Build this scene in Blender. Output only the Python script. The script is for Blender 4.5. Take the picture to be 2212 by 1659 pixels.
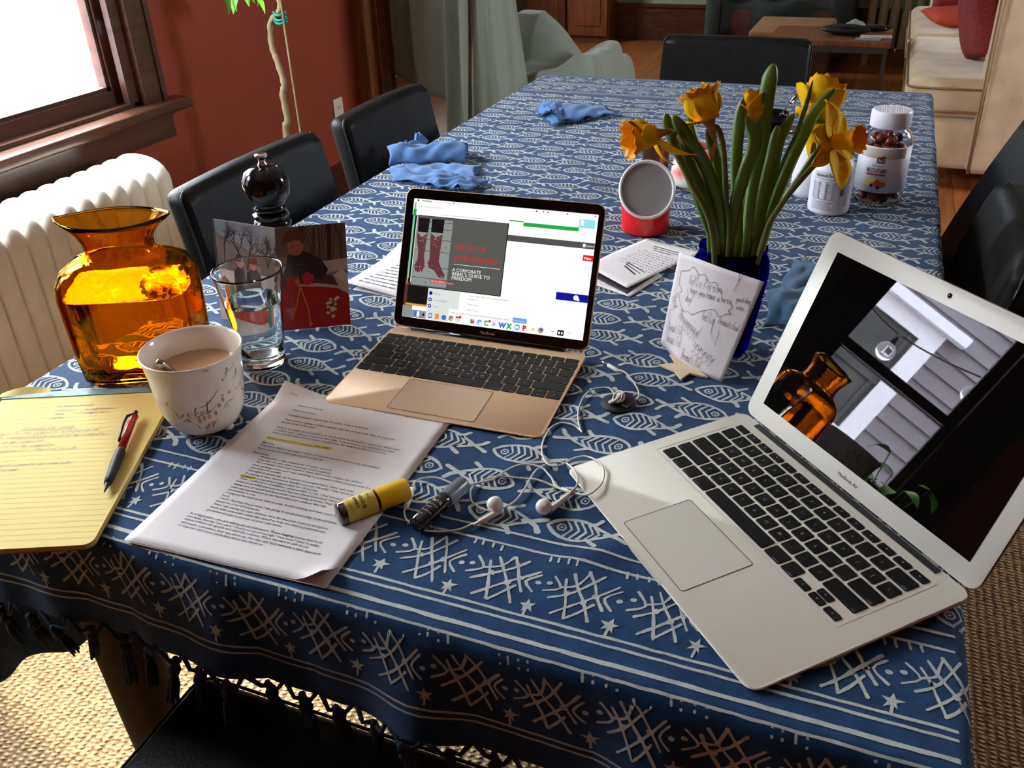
import bpy, math, random
from mathutils import Vector, Matrix
from math import sin, cos, pi, hypot, atan2, radians, sqrt
random.seed(7)
SC = bpy.context.scene
for _o in list(bpy.data.objects):
    bpy.data.objects.remove(_o)
COL = SC.collection

# ------------------------------------------------------------------ camera, sky, exposure
SC.view_settings.view_transform = 'Standard'
SC.view_settings.look = 'None'
SC.view_settings.gamma = 1.0
SC.view_settings.exposure = 0.27
SC.view_settings.use_curve_mapping = False
cam = bpy.data.cameras.new('camera')
cam.sensor_width = 36.0
cam.lens = 31.0
cam.clip_start = 0.02
camo = bpy.data.objects.new('camera', cam)
COL.objects.link(camo)
_R, _U, _F = Vector((0.9301, 0.3662, -0.0291)), Vector((-0.163, 0.4822, 0.8608)), Vector((-0.3292, 0.7958, -0.5082))
camo.matrix_world = Matrix(((_R.x, _U.x, -_F.x, -0.1339), (_R.y, _U.y, -_F.y, -0.4791), (_R.z, _U.z, -_F.z, 1.3111), (0, 0, 0, 1)))
SC.camera = camo

SKY = 40.0
world = bpy.data.worlds.new('sky')
world.use_nodes = True
SC.world = world
_n = world.node_tree.nodes
_n.clear()
_bg = _n.new('ShaderNodeBackground'); _out = _n.new('ShaderNodeOutputWorld')
_bg.inputs[0].default_value = (0.81, 0.90, 1.0, 1)
_bg.inputs[1].default_value = SKY
world.node_tree.links.new(_bg.outputs[0], _out.inputs[0])

_sun = bpy.data.lights.new('sun', 'SUN'); _sun.energy = 11.0; _sun.angle = radians(2.5); _sun.color = (1.0, .86, .66)
_so = bpy.data.objects.new('sun', _sun); COL.objects.link(_so)
_d = Vector((cos(radians(50))*cos(radians(18)), -cos(radians(50))*sin(radians(18)), -sin(radians(50))))
_so.rotation_euler = _d.to_track_quat('-Z', 'Y').to_euler(); _so.location = (-4, 2, 5)

def portal(name, loc, sx, sy, rot):
    l = bpy.data.lights.new(name, 'AREA'); l.shape = 'RECTANGLE'; l.size = sx; l.size_y = sy
    l.cycles.is_portal = True
    o = bpy.data.objects.new(name, l); COL.objects.link(o)
    o.location = loc; o.rotation_euler = rot
    return o
# portals in the window openings (they only steer sky sampling)
portal('portal_a', (-2.36, -0.0125, 1.43), 1.2, 0.56, (0, -pi / 2, 0))
portal('portal_b', (-2.36, 1.05, 1.318), 1.245, 1.3, (0, -pi / 2, 0))
portal('portal_c', (-3.52, 5.75, 1.55), 1.1, .8, (0, -pi / 2, 0))
portal('portal_d', (2.26, 3.05, 1.67), 1.05, 1.1, (0, pi / 2, 0))
SC.cycles.max_bounces = 12
SC.cycles.transparent_max_bounces = 16
SC.cycles.transmission_bounces = 10
SC.cycles.caustics_reflective = False
SC.cycles.sample_clamp_indirect = 30.0

# ------------------------------------------------------------------ object helpers
def tag(o, label=None, cat=None, group=None, kind=None):
    if label: o['label'] = label
    if cat: o['category'] = cat
    if group: o['group'] = group
    if kind: o['kind'] = kind
    return o

def thing(name, label, cat, loc=(0, 0, 0), rz=0.0, group=None):
    o = bpy.data.objects.new(name, None)
    o.empty_display_size = 0.02
    COL.objects.link(o)
    o.location = loc; o.rotation_euler = (0, 0, rz)
    return tag(o, label, cat, group)

class MB:
    def __init__(s): s.v = []; s.f = []; s.m = []
    def add(s, vs, fs, mi=0):
        b = len(s.v); s.v.extend([tuple(q) for q in vs])
        for f in fs: s.f.append(tuple(b + i for i in f)); s.m.append(mi)
        return s
    def box(s, a, b, mi=0, M=None):
        x0, y0, z0 = a; x1, y1, z1 = b
        vs = [Vector(q) for q in ((x0,y0,z0),(x1,y0,z0),(x1,y1,z0),(x0,y1,z0),(x0,y0,z1),(x1,y0,z1),(x1,y1,z1),(x0,y1,z1))]
        if M is not None: vs = [M @ q for q in vs]
        return s.add(vs, [(0,3,2,1),(4,5,6,7),(0,1,5,4),(1,2,6,5),(2,3,7,6),(3,0,4,7)], mi)
    def bbox(s, a, b, r=0.01, M=None, n=2):
        """box with rounded edges"""
        x0, y0, z0 = a; x1, y1, z1 = b
        hx, hy, hz = (x1-x0)/2, (y1-y0)/2, (z1-z0)/2
        c = Vector(((x0+x1)/2, (y0+y1)/2, (z0+z1)/2)); r = min(r, hx*.99, hy*.99, hz*.99)
        def ring(z, ins, seg=n+1):
            out = []
            for k, (sx, sy) in enumerate(((1,1),(-1,1),(-1,-1),(1,-1))):
                for i in range(seg+1):
                    a_ = k*pi/2 + i*pi/2/seg
                    out.append(c + Vector((sx*(hx-r) + (r-ins)*cos(a_), sy*(hy-r) + (r-ins)*sin(a_), z)))
            return out
        rings = []
        for i in range(n+2):
            a_ = i*pi/2/(n+1); rings.append(ring(-hz + r - r*cos(a_) if False else -hz + r*(1-sin(a_)), r*(1-cos(a_)) ))
        rings = rings[::-1]
        top = []
        for i in range(n+2):
            a_ = i*pi/2/(n+1); top.append(ring(hz - r*(1-sin(a_)), r*(1-cos(a_))))
        rings = rings + top
        if M is not None: rings = [[M @ q for q in rr] for rr in rings]
        s.loft(rings, True, True); return s
    def loft(s, rings, cap0=True, cap1=True, closed=True, mi=0, ringclosed=True):
        n = len(rings[0]); vs = [q for r in rings for q in r]; fs = []
        for i in range(len(rings)-1):
            for j in range(n if ringclosed else n-1):
                k = (j+1) % n
                fs.append((i*n+j, i*n+k, (i+1)*n+k, (i+1)*n+j))
        if cap0: fs.append(tuple(range(n-1, -1, -1)))
        if cap1: fs.append(tuple((len(rings)-1)*n + j for j in range(n)))
        return s.add(vs, fs, mi)
    def lathe(s, prof, c=(0,0,0), seg=32, mi=0, M=None, sq=None):
        rings = []
        for r, z in prof:
            rr = []
            for k in range(seg):
                a = 2*pi*k/seg
                q = Vector((c[0] + r*cos(a), c[1] + r*sin(a), c[2] + z))
                if M is not None: q = M @ q
                rr.append(q)
            rings.append(rr)
        return s.loft(rings, prof[0][0] > 1e-6 or True, True, mi=mi)
    def tube(s, pts, r, seg=8, mi=0, caps=True, closed=False):
        P = [Vector(q) for q in pts]; n = len(P)
        R = r if isinstance(r, (list, tuple)) else [r]*n
        up = Vector((0, 0, 1)); rings = []; prev = None
        for i in range(n):
            if closed: t = P[(i+1) % n] - P[i-1]
            else: t = P[min(i+1, n-1)] - P[max(i-1, 0)]
            if t.length < 1e-9: t = Vector((0, 0, 1))
            t.normalize()
            if prev is None:
                a = up.cross(t)
                if a.length < 1e-3: a = Vector((1, 0, 0)).cross(t)
            else:
                a = prev - t * prev.dot(t)
                if a.length < 1e-6: a = up.cross(t)
            a.normalize(); prev = a; b = t.cross(a)
            rings.append([P[i] + (a*cos(2*pi*k/seg) + b*sin(2*pi*k/seg))*R[i] for k in range(seg)])
        if closed: rings.append(rings[0]); caps = False
        return s.loft(rings, caps, caps, mi=mi)
    def prism(s, poly, z0, z1, M=None, mi=0, bev=0.0):
        rings = []
        if bev > 0:
            cx = sum(q[0] for q in poly)/len(poly); cy = sum(q[1] for q in poly)/len(poly)
            def ins(d): return [(q[0] + (cx-q[0])*d/max(1e-6, hypot(cx-q[0], cy-q[1])), q[1] + (cy-q[1])*d/max(1e-6, hypot(cx-q[0], cy-q[1]))) for q in poly]
            L = [(ins(bev), z0), (poly, z0+bev), (poly, z1-bev), (ins(bev), z1)]
        else: L = [(poly, z0), (poly, z1)]
        for pl, z in L:
            rr = [Vector((q[0], q[1], z)) for q in pl]
            if M is not None: rr = [M @ q for q in rr]
            rings.append(rr)
        return s.loft(rings, True, True, mi=mi)
    def sphere(s, c, r, seg=16, rg=10, sc=(1,1,1), mi=0, M=None):
        rings = []
        for i in range(rg+1):
            th = pi*i/rg; rr = []
            for k in range(seg):
                a = 2*pi*k/seg
                q = Vector((c[0]+r*sc[0]*sin(th)*cos(a), c[1]+r*sc[1]*sin(th)*sin(a), c[2]-r*sc[2]*cos(th)))
                if M is not None: q = M @ q
                rr.append(q)
            rings.append(rr)
        return s.loft(rings, False, False, mi=mi)
    def grid(s, nu, nv, fn, mi=0):
        vs = [fn(i/nu, j/nv) for i in range(nu+1) for j in range(nv+1)]
        fs = [(i*(nv+1)+j, (i+1)*(nv+1)+j, (i+1)*(nv+1)+j+1, i*(nv+1)+j+1) for i in range(nu) for j in range(nv)]
        return s.add(vs, fs, mi)
    def poly(s, pts, mi=0): return s.add(pts, [tuple(range(len(pts)))], mi)
    def build(s, name, mats, parent=None, smooth=False, angle=None, merge=False):
        me = bpy.data.meshes.new(name); me.from_pydata(s.v, [], s.f)
        if not isinstance(mats, (list, tuple)): mats = [mats]
        for m in mats: me.materials.append(m)
        if len(mats) > 1: me.polygons.foreach_set('material_index', s.m)
        if merge:
            import bmesh
            bm = bmesh.new(); bm.from_mesh(me); bmesh.ops.remove_doubles(bm, verts=bm.verts, dist=merge if isinstance(merge, float) else 1e-6)
            bmesh.ops.recalc_face_normals(bm, faces=bm.faces); bm.to_mesh(me); bm.free()
        if smooth or angle:
            me.polygons.foreach_set('use_smooth', [True]*len(me.polygons))
            if angle: me.set_sharp_from_angle(angle=radians(angle))
        me.update()
        o = bpy.data.objects.new(name, me); COL.objects.link(o)
        if parent is not None: o.parent = parent
        return o

def child(me, name, parent, loc=(0,0,0), rot=(0,0,0), sc=(1,1,1)):
    o = bpy.data.objects.new(name, me); COL.objects.link(o); o.parent = parent
    o.location = loc; o.rotation_euler = rot; o.scale = sc
    return o
def struct(name, mb, m, parent=None, **k):
    o = mb.build(name, m, parent, **k)
    if parent is None: o['kind'] = 'structure'
    return o
def stuff(o): o['kind'] = 'stuff'; return o

def rrect(x0, y0, x1, y1, r, n=5):
    out = []
    for cx, cy, a0 in ((x1-r, y0+r, -pi/2), (x1-r, y1-r, 0), (x0+r, y1-r, pi/2), (x0+r, y0+r, pi)):
        for i in range(n+1):
            a = a0 + i*pi/2/n; out.append((cx + r*cos(a), cy + r*sin(a)))
    return out
def bez(pts, n=8):
    """Catmull-Rom through points"""
    P = [Vector(q) for q in pts]; out = []
    for i in range(len(P)-1):
        p0, p1, p2, p3 = P[max(i-1, 0)], P[i], P[i+1], P[min(i+2, len(P)-1)]
        for k in range(n):
            t = k/n
            out.append(0.5*((2*p1) + (p2-p0)*t + (2*p0-5*p1+4*p2-p3)*t*t + (3*p1-p0-3*p2+p3)*t**3))
    out.append(P[-1]); return out

LAY = [0]
def ribbon(mb, pts, w, mp, closed=False, mi=0, wob=0.0, taper=False):
    """flat printed stroke on a surface; pts 2-D, mp maps 2-D to 3-D"""
    n = len(pts); LAY[0] = (LAY[0]+1) % 7
    if n < 2: return
    L = []; R = []
    for i in range(n):
        a = pts[(i-1) % n] if (closed or i > 0) else pts[i]
        b = pts[(i+1) % n] if (closed or i < n-1) else pts[i]
        dx, dy = b[0]-a[0], b[1]-a[1]; l = hypot(dx, dy) or 1e-9
        nx, ny = -dy/l, dx/l
        ww = w*0.5*(1 + (random.uniform(-wob, wob) if wob else 0))
        if taper: ww *= max(.25, sin(pi*(i+.6)/(n+.2)))
        L.append((pts[i][0]+nx*ww, pts[i][1]+ny*ww)); R.append((pts[i][0]-nx*ww, pts[i][1]-ny*ww))
    vs = []; fs = []
    if not closed:  # round-ish caps
        for idx, sg in ((0, -1), (n-1, 1)):
            a = pts[0] if idx == 0 else pts[-2]; b = pts[1] if idx == 0 else pts[-1]
            l = hypot(b[0]-a[0], b[1]-a[1]) or 1e-9
            cap = (pts[idx][0] + sg*(b[0]-a[0])/l*w*.45, pts[idx][1] + sg*(b[1]-a[1])/l*w*.45)
            mid = lambda q: ((q[0]*.45+cap[0]*.55), (q[1]*.45+cap[1]*.55))
            vs = [mp(*L[idx]), mp(*R[idx]), mp(*[(R[idx][0]+cap[0])*.5 + (R[idx][0]-pts[idx][0])*.18, (R[idx][1]+cap[1])*.5 + (R[idx][1]-pts[idx][1])*.18]), mp(*cap),
                  mp(*[(L[idx][0]+cap[0])*.5 + (L[idx][0]-pts[idx][0])*.18, (L[idx][1]+cap[1])*.5 + (L[idx][1]-pts[idx][1])*.18])]
            mb.add(vs, [(0,1,2,3,4) if sg < 0 else (4,3,2,1,0)], mi)
    vs = [mp(*q) for q in L] + [mp(*q) for q in R]
    m = n if closed else n-1
    for i in range(m):
        j = (i+1) % n; fs.append((n+i, n+j, j, i))
    mb.add(vs, fs, mi)
def blob(mb, c, rx, ry, mp, n=9, mi=0, wob=.12):
    LAY[0] = (LAY[0]+1) % 7
    pts = [(c[0]+rx*cos(2*pi*k/n)*(1+random.uniform(-wob, wob)), c[1]+ry*sin(2*pi*k/n)*(1+random.uniform(-wob, wob))) for k in range(n)]
    mb.add([mp(*q) for q in pts], [tuple(range(n))], mi)

def plane_map(O, X, Y, N=None, off=0.0):
    O, X, Y = Vector(O), Vector(X), Vector(Y)
    n = (Vector(N) if N is not None else X.cross(Y).normalized())*off
    return lambda a, b: O + X*a + Y*b + n

# single-stroke handwriting letters on a 0..1 box (x-height .5)
HW = {
 'a': [[(.45,.45),(.2,.5),(.05,.25),(.2,0),(.42,.2),(.45,.5),(.45,.1),(.55,0)]], 'b': [[(.08,1),(.08,0),(.1,.4),(.35,.5),(.45,.25),(.3,0),(.1,.05)]],
 'c': [[(.45,.42),(.25,.5),(.06,.25),(.22,0),(.48,.1)]], 'd': [[(.42,.42),(.2,.5),(.05,.22),(.22,0),(.42,.2),(.46,1),(.46,.05),(.55,0)]],
 'e': [[(.08,.27),(.42,.3),(.3,.5),(.08,.35),(.12,.05),(.45,.06)]], 'f': [[(.42,.92),(.25,1),(.18,.7),(.16,0)],[(0,.5),(.38,.5)]],
 'g': [[(.42,.45),(.15,.5),(.06,.2),(.25,.05),(.43,.45),(.4,-.3),(.15,-.4),(.05,-.25)]], 'h': [[(.08,1),(.08,0),(.12,.38),(.32,.5),(.4,.3),(.4,0)]],
 'i': [[(.15,.5),(.15,.05),(.25,0)],[(.15,.7),(.16,.73)]], 'k': [[(.08,1),(.08,0)],[(.38,.5),(.1,.25),(.4,0)]], 'l': [[(.12,1),(.12,.1),(.22,0)]],
 'm': [[(.05,.5),(.06,0),(.1,.4),(.22,.5),(.27,0),(.33,.42),(.48,.5),(.5,0)]], 'n': [[(.06,.5),(.07,0),(.12,.4),(.32,.5),(.4,.3),(.42,0)]],
 'o': [[(.25,.5),(.06,.3),(.15,0),(.4,.1),(.42,.4),(.25,.5)]], 'p': [[(.08,.5),(.06,-.42)],[(.08,.35),(.3,.5),(.42,.25),(.25,0),(.08,.08)]],
 'r': [[(.08,.5),(.08,0),(.12,.35),(.38,.48)]], 's': [[(.38,.45),(.15,.48),(.12,.3),(.35,.2),(.3,0),(.05,.03)]], 't': [[(.2,.85),(.18,.05),(.32,0)],[(.02,.55),(.38,.58)]],
 'u': [[(.06,.5),(.08,.1),(.25,0),(.4,.2),(.42,.5),(.44,0)]], 'v': [[(.05,.5),(.2,0),(.4,.5)]], 'w': [[(.04,.5),(.14,0),(.28,.4),(.4,0),(.52,.5)]],
 'x': [[(.05,.5),(.4,0)],[(.4,.5),(.05,0)]], 'y': [[(.06,.5),(.1,.15),(.28,.1),(.42,.5),(.35,-.3),(.12,-.42)]], 'z': [[(.05,.48),(.4,.5),(.05,0),(.42,.02)]],
 'B': [[(.1,1),(.1,0),(.4,.05),(.45,.4),(.12,.5),(.42,.7),(.35,1),(.1,1)]], 'H': [[(.08,1),(.08,0)],[(.45,1),(.45,0)],[(.08,.5),(.45,.5)]],
 'P': [[(.1,1),(.1,0)],[(.1,.95),(.4,.9),(.42,.6),(.1,.5)]], 'Y': [[(.05,1),(.25,.6),(.48,1)],[(.3,.7),(.2,0)]], 'D': [[(.1,1),(.1,0),(.42,.2),(.42,.8),(.1,1)]],
 'G': [[(.45,.85),(.2,1),(.05,.5),(.25,0),(.47,.2),(.45,.45),(.3,.45)]], 'C': [[(.45,.85),(.2,1),(.05,.5),(.22,0),(.47,.15)]], 'T': [[(.25,1),(.22,0)],[(0,1),(.5,1)]],
 'N': [[(.06,0),(.08,1),(.4,0),(.44,1)]], 'S': [[(.42,.9),(.15,1),(.1,.65),(.4,.4),(.3,0),(.05,.1)]], '!': [[(.15,1),(.14,.3)],[(.14,.05),(.15,.08)]], '.': [[(.1,0),(.14,.02)]],
 'Z': [[(.05,1),(.45,1),(.05,0),(.45,0)]], 'L': [[(.08,1),(.06,0),(.45,.03)]], 'q': [[(.42,.45),(.15,.5),(.06,.2),(.25,.05),(.43,.45),(.42,-.4)]], 'j': [[(.25,.5),(.22,-.35),(.05,-.4)]],
 '&': [[(.45,0),(.15,.75),(.3,.95),(.4,.75),(.08,.3),(.2,0),(.45,.35)]], "'": [[(.1,1),(.12,.85)]], '1': [[(.2,1),(.18,0)]], '2': [[(.06,.85),(.3,1),(.4,.7),(.06,0),(.45,.02)]]}
def write(mb, txt, x, y, size, w, mp, ang=0.0, slant=0.0, jit=0.03, mi=0, sx=1.0):
    cx = 0.0; ca, sa = cos(ang), sin(ang)
    for ch in txt:
        if ch == ' ': cx += .45*size*sx; continue
        for st in HW.get(ch, HW['n']):
            q = [(cx + (px*sx + py*slant)*size + random.uniform(-jit, jit)*size, (py + random.uniform(-jit, jit))*size) for px, py in st]
            q = [(v.x, v.y) for v in bez([(a, b, 0) for a, b in q], 3)] if len(q) > 2 else q
            ribbon(mb, [(x + a*ca - b*sa, y + a*sa + b*ca) for a, b in q], w, mp, mi=mi)
        cx += .58*size*sx
    return cx

def text_into(mb, txt, size, mp, x=0.0, y=0.0, align='LEFT', ang=0.0, bold=0.0, shear=0.0, fit=None, mi=0, res=2, sx=1.0, offz=0.0):
    """adds lettering as flat outlines; fit = wanted width"""
    cu = bpy.data.curves.new('t', 'FONT'); cu.body = txt; cu.size = 1.0; cu.align_x = align
    cu.resolution_u = res; cu.offset = bold/size; cu.shear = shear; cu.fill_mode = 'FRONT'
    o = bpy.data.objects.new('t', cu); COL.objects.link(o)
    dg = bpy.context.evaluated_depsgraph_get(); dg.update()
    me = bpy.data.meshes.new_from_object(o.evaluated_get(dg))
    vs = [v.co*size for v in me.vertices]; fs = [tuple(pp.vertices) for pp in me.polygons]
    bpy.data.objects.remove(o); bpy.data.curves.remove(cu); bpy.data.meshes.remove(me)
    if not vs: return 0
    wd = max(v.x for v in vs) - min(v.x for v in vs)
    k = (fit/wd if fit else 1.0)*sx
    ca, sa = cos(ang), sin(ang)
    mb.add([mp(x + v.x*k*ca - v.y*sa, y + v.x*k*sa + v.y*ca) for v in vs], fs, mi)
    return wd*k

# ------------------------------------------------------------------ materials
def srgb(r, g, b):
    f = lambda c: (c/255/12.92) if c/255 <= .04045 else ((c/255+.055)/1.055)**2.4
    return (f(r), f(g), f(b))
def mat(name, col=(.8,.8,.8), rough=.5, metal=0.0, noise=None, bump=None, spec=.5, coat=0.0, sheen=0.0, trans=0.0, ior=1.45, emit=None, es=1.0, sss=0.0, alpha=1.0, aniso=0):
    """noise=(scale, other colour, amount, detail); bump=(scale, strength[, stretch])"""
    m = bpy.data.materials.new(name); m.use_nodes = True
    nt = m.node_tree; b = nt.nodes['Principled BSDF']; I = b.inputs
    I['Base Color'].default_value = (*col, 1); I['Roughness'].default_value = rough; I['Metallic'].default_value = metal
    I['Specular IOR Level'].default_value = spec; I['Coat Weight'].default_value = coat; I['Coat Roughness'].default_value = .05
    I['Sheen Weight'].default_value = sheen; I['Transmission Weight'].default_value = trans; I['IOR'].default_value = ior
    if sss: I['Subsurface Weight'].default_value = sss; I['Subsurface Radius'].default_value = (.01,.006,.003); I['Subsurface Scale'].default_value = .5
    if emit: I['Emission Color'].default_value = (*emit, 1); I['Emission Strength'].default_value = es
    tc = nt.nodes.new('ShaderNodeTexCoord')
    if noise:
        sc, c2, amt = noise[:3]
        tx = nt.nodes.new('ShaderNodeTexNoise'); tx.inputs['Scale'].default_value = sc; tx.inputs['Detail'].default_value = noise[3] if len(noise) > 3 else 4
        mp = nt.nodes.new('ShaderNodeMapping'); nt.links.new(tc.outputs['Object'], mp.inputs[0])
        if len(noise) > 4: mp.inputs['Scale'].default_value = noise[4]
        nt.links.new(mp.outputs[0], tx.inputs['Vector'])
        rp = nt.nodes.new('ShaderNodeValToRGB'); rp.color_ramp.elements[0].position = .5 - .5*(1.05-amt*.6) * .5; rp.color_ramp.elements[1].position = .5 + .5*(1.05-amt*.6)*.5
        rp.color_ramp.elements[0].color = (*col, 1); rp.color_ramp.elements[1].color = (*c2, 1)
        nt.links.new(tx.outputs['Fac'], rp.inputs[0]); nt.links.new(rp.outputs[0], I['Base Color'])
    if bump:
        tb = nt.nodes.new('ShaderNodeTexNoise'); tb.inputs['Scale'].default_value = bump[0]; tb.inputs['Detail'].default_value = 3
        mb_ = nt.nodes.new('ShaderNodeMapping'); nt.links.new(tc.outputs['Object'], mb_.inputs[0])
        if len(bump) > 2: mb_.inputs['Scale'].default_value = bump[2]
        nt.links.new(mb_.outputs[0], tb.inputs['Vector'])
        bp = nt.nodes.new('ShaderNodeBump'); bp.inputs['Strength'].default_value = bump[1]; bp.inputs['Distance'].default_value = .002
        nt.links.new(tb.outputs['Fac'], bp.inputs['Height']); nt.links.new(bp.outputs[0], I['Normal'])
    return m
def glow(name, col, s=1.0):
    m = bpy.data.materials.new(name); m.use_nodes = True; nt = m.node_tree; b = nt.nodes['Principled BSDF']
    b.inputs['Base Color'].default_value = (.01,.01,.01,1); b.inputs['Roughness'].default_value = .25
    b.inputs['Emission Color'].default_value = (*col, 1); b.inputs['Emission Strength'].default_value = s*.84
    tx = nt.nodes.new('ShaderNodeTexNoise'); tx.inputs['Scale'].default_value = 60
    return m
def glass(name, col=(1,1,1), ior=1.45, rough=0.0, noise=None):
    m = bpy.data.materials.new(name); m.use_nodes = True; nt = m.node_tree; nt.nodes.clear()
    g = nt.nodes.new('ShaderNodeBsdfGlass'); g.inputs[0].default_value = (*col, 1); g.inputs['IOR'].default_value = ior; g.inputs['Roughness'].default_value = rough
    o = nt.nodes.new('ShaderNodeOutputMaterial'); nt.links.new(g.outputs[0], o.inputs[0])
    if noise:
        tc = nt.nodes.new('ShaderNodeTexCoord'); tx = nt.nodes.new('ShaderNodeTexNoise'); tx.inputs['Scale'].default_value = noise[0]
        nt.links.new(tc.outputs['Object'], tx.inputs['Vector'])
        bp = nt.nodes.new('ShaderNodeBump'); bp.inputs['Strength'].default_value = noise[1]; bp.inputs['Distance'].default_value = .003
        nt.links.new(tx.outputs['Fac'], bp.inputs['Height']); nt.links.new(bp.outputs[0], g.inputs['Normal'])
    return m
def wood(name, c1, c2, scale=6, rough=.45, axis=(1,1,1), coat=.1, dist=3):
    m = bpy.data.materials.new(name); m.use_nodes = True; nt = m.node_tree; b = nt.nodes['Principled BSDF']
    tc = nt.nodes.new('ShaderNodeTexCoord'); mp = nt.nodes.new('ShaderNodeMapping'); mp.inputs['Scale'].default_value = axis
    nt.links.new(tc.outputs['Object'], mp.inputs[0])
    tx = nt.nodes.new('ShaderNodeTexNoise'); tx.inputs['Scale'].default_value = scale; tx.inputs['Detail'].default_value = 8; tx.inputs['Distortion'].default_value = dist*.2
    nt.links.new(mp.outputs[0], tx.inputs['Vector'])
    rp = nt.nodes.new('ShaderNodeValToRGB'); rp.color_ramp.elements[0].position = .32; rp.color_ramp.elements[1].position = .68
    rp.color_ramp.elements[0].color = (*c1, 1); rp.color_ramp.elements[1].color = (*c2, 1)
    nt.links.new(tx.outputs['Fac'], rp.inputs[0])
    oi = nt.nodes.new('ShaderNodeObjectInfo'); hv = nt.nodes.new('ShaderNodeHueSaturation')
    mr = nt.nodes.new('ShaderNodeMapRange'); mr.inputs['To Min'].default_value = .8; mr.inputs['To Max'].default_value = 1.2
    nt.links.new(oi.outputs['Random'], mr.inputs['Value']); nt.links.new(mr.outputs[0], hv.inputs['Value'])
    nt.links.new(rp.outputs[0], hv.inputs['Color']); nt.links.new(hv.outputs[0], b.inputs['Base Color'])
    b.inputs['Roughness'].default_value = rough; b.inputs['Coat Weight'].default_value = coat; b.inputs['Coat Roughness'].default_value = .2
    bp = nt.nodes.new('ShaderNodeBump'); bp.inputs['Strength'].default_value = .15; bp.inputs['Distance'].default_value = .001
    nt.links.new(tx.outputs['Fac'], bp.inputs['Height']); nt.links.new(bp.outputs[0], b.inputs['Normal'])
    return m

M = {}
M['wall'] = mat('terracotta_paint', srgb(146,60,31), .75, noise=(3, srgb(136,54,27), .3), bump=(60, .15))
M['wall2'] = mat('green_paint', srgb(150,160,128), .8, bump=(50, .1))
M['maroon'] = mat('maroon_paint', srgb(92,40,34), .7, bump=(50, .1))
M['ceil'] = mat('ceiling_paint', srgb(215,208,195), .9, bump=(40, .1))
M['darkwood'] = wood('dark_stained_wood', srgb(52,30,20), srgb(82,48,32), 9, .3, (1, .25, 4), .25)
M['oak'] = wood('amber_oak_trim', srgb(96,54,28), srgb(140,82,44), 12, .4, (4, 4, .4), .2)
M['cabwood'] = wood('red_brown_wood', srgb(90,48,26), srgb(126,70,36), 8, .4, (3, 3, .4), .2)
M['plank'] = wood('hardwood', srgb(118,66,30), srgb(156,92,44), 7, .38, (6, .5, 1), .12)
M['tablewood'] = wood('walnut_leg', srgb(44,27,13), srgb(66,42,20), 9, .35, (3, 3, .5), .2)
_b = M['tablewood'].node_tree.nodes['Principled BSDF'].inputs; _b['Roughness'].default_value = .7; _b['Specular IOR Level'].default_value = .15; _b['Coat Weight'].default_value = 0
M['white_paint'] = mat('cream_radiator_enamel', srgb(244,239,226), .35, noise=(25, srgb(236,230,214), .4), bump=(90, .25), coat=.2)
M['leather'] = mat('black_leather', srgb(17,16,14), .46, noise=(30, srgb(26,25,24), .4), bump=(260, .3), spec=.18)
M['leather_fold'] = mat('black_leather_seam', srgb(20,20,21), .5, bump=(200, .3))
M['black_plastic'] = mat('black_plastic', srgb(16,16,17), .4, bump=(300, .05))
M['paper'] = mat('white_paper', srgb(228,222,220), .8, noise=(6, srgb(222,215,213), .3), bump=(900, .04))
M['ink'] = mat('black_ink', srgb(38,36,40), .7, bump=(300, .02))
M['pencil'] = mat('grey_pencil', srgb(104,98,100), .7, bump=(300, .02))
M['skyblue'] = mat('neutral', (.5,.5,.5), .5)
# ------------------------------------------------------------------ room shell
WX = -2.25            # inner face of the window wall
TH = 0.13
H = 2.6
def wall_with_holes(mb, x0, x1, y0, y1, z0, z1, holes):
    """wall slab normal to X with rectangular openings (ya, yb, za, zb)"""
    ys = sorted({y0, y1, *[h[0] for h in holes], *[h[1] for h in holes]})
    zs = sorted({z0, z1, *[h[2] for h in holes], *[h[3] for h in holes]})
    for a, b in zip(ys[:-1], ys[1:]):
        for c, d in zip(zs[:-1], zs[1:]):
            if any(h[0] <= (a+b)/2 <= h[1] and h[2] <= (c+d)/2 <= h[3] for h in holes): continue
            mb.box((x0, a, c), (x1, b, d))
WA = (-0.2925, 0.2675, 0.83, 2.03)       # window beside the seat (seen in the dark screen)
WB = (0.40, 1.70, 0.695, 1.94)            # window above the radiator
w = MB(); wall_with_holes(w, WX-TH, WX, -2.0, 3.14, 0, H, [WA, WB])
struct('wall_left', w, M['wall'])
WC = (5.35, 6.15, 1.0, 2.1)
w = MB(); wall_with_holes(w, -3.53, -3.40, 3.14, 7.4, 0, H, [WC])
w.box((-3.40, 3.14, 0), (WX, 3.27, H))
struct('wall_livingroom_left', w, M['maroon'])
w = MB().box((-3.53, 7.25, 0), (2.3, 7.38, H)); struct('wall_far', w, M['wall2'])
WD = (2.7, 3.65, 1.2, 2.2)
w = MB(); wall_with_holes(w, 2.20, 2.33, -2.0, 7.38, 0, H, [WD]); struct('wall_right', w, M['wall'])
w = MB().box((WX-TH, -2.13, 0), (2.33, -2.0, H)); struct('wall_back', w, M['wall'])
w = MB().box((WX-TH, -2.13, H), (2.33, 3.14, H+.1)).box((-3.53, 3.14, H), (2.33, 7.38, H+.1)); struct('ceiling', w, M['ceil'])
fl = struct('floor', MB().box((WX-TH, -2.13, -.12), (2.33, 3.14, -.012)).box((-3.53, 3.14, -.12), (2.33, 7.38, -.012)), M['darkwood'])
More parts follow.
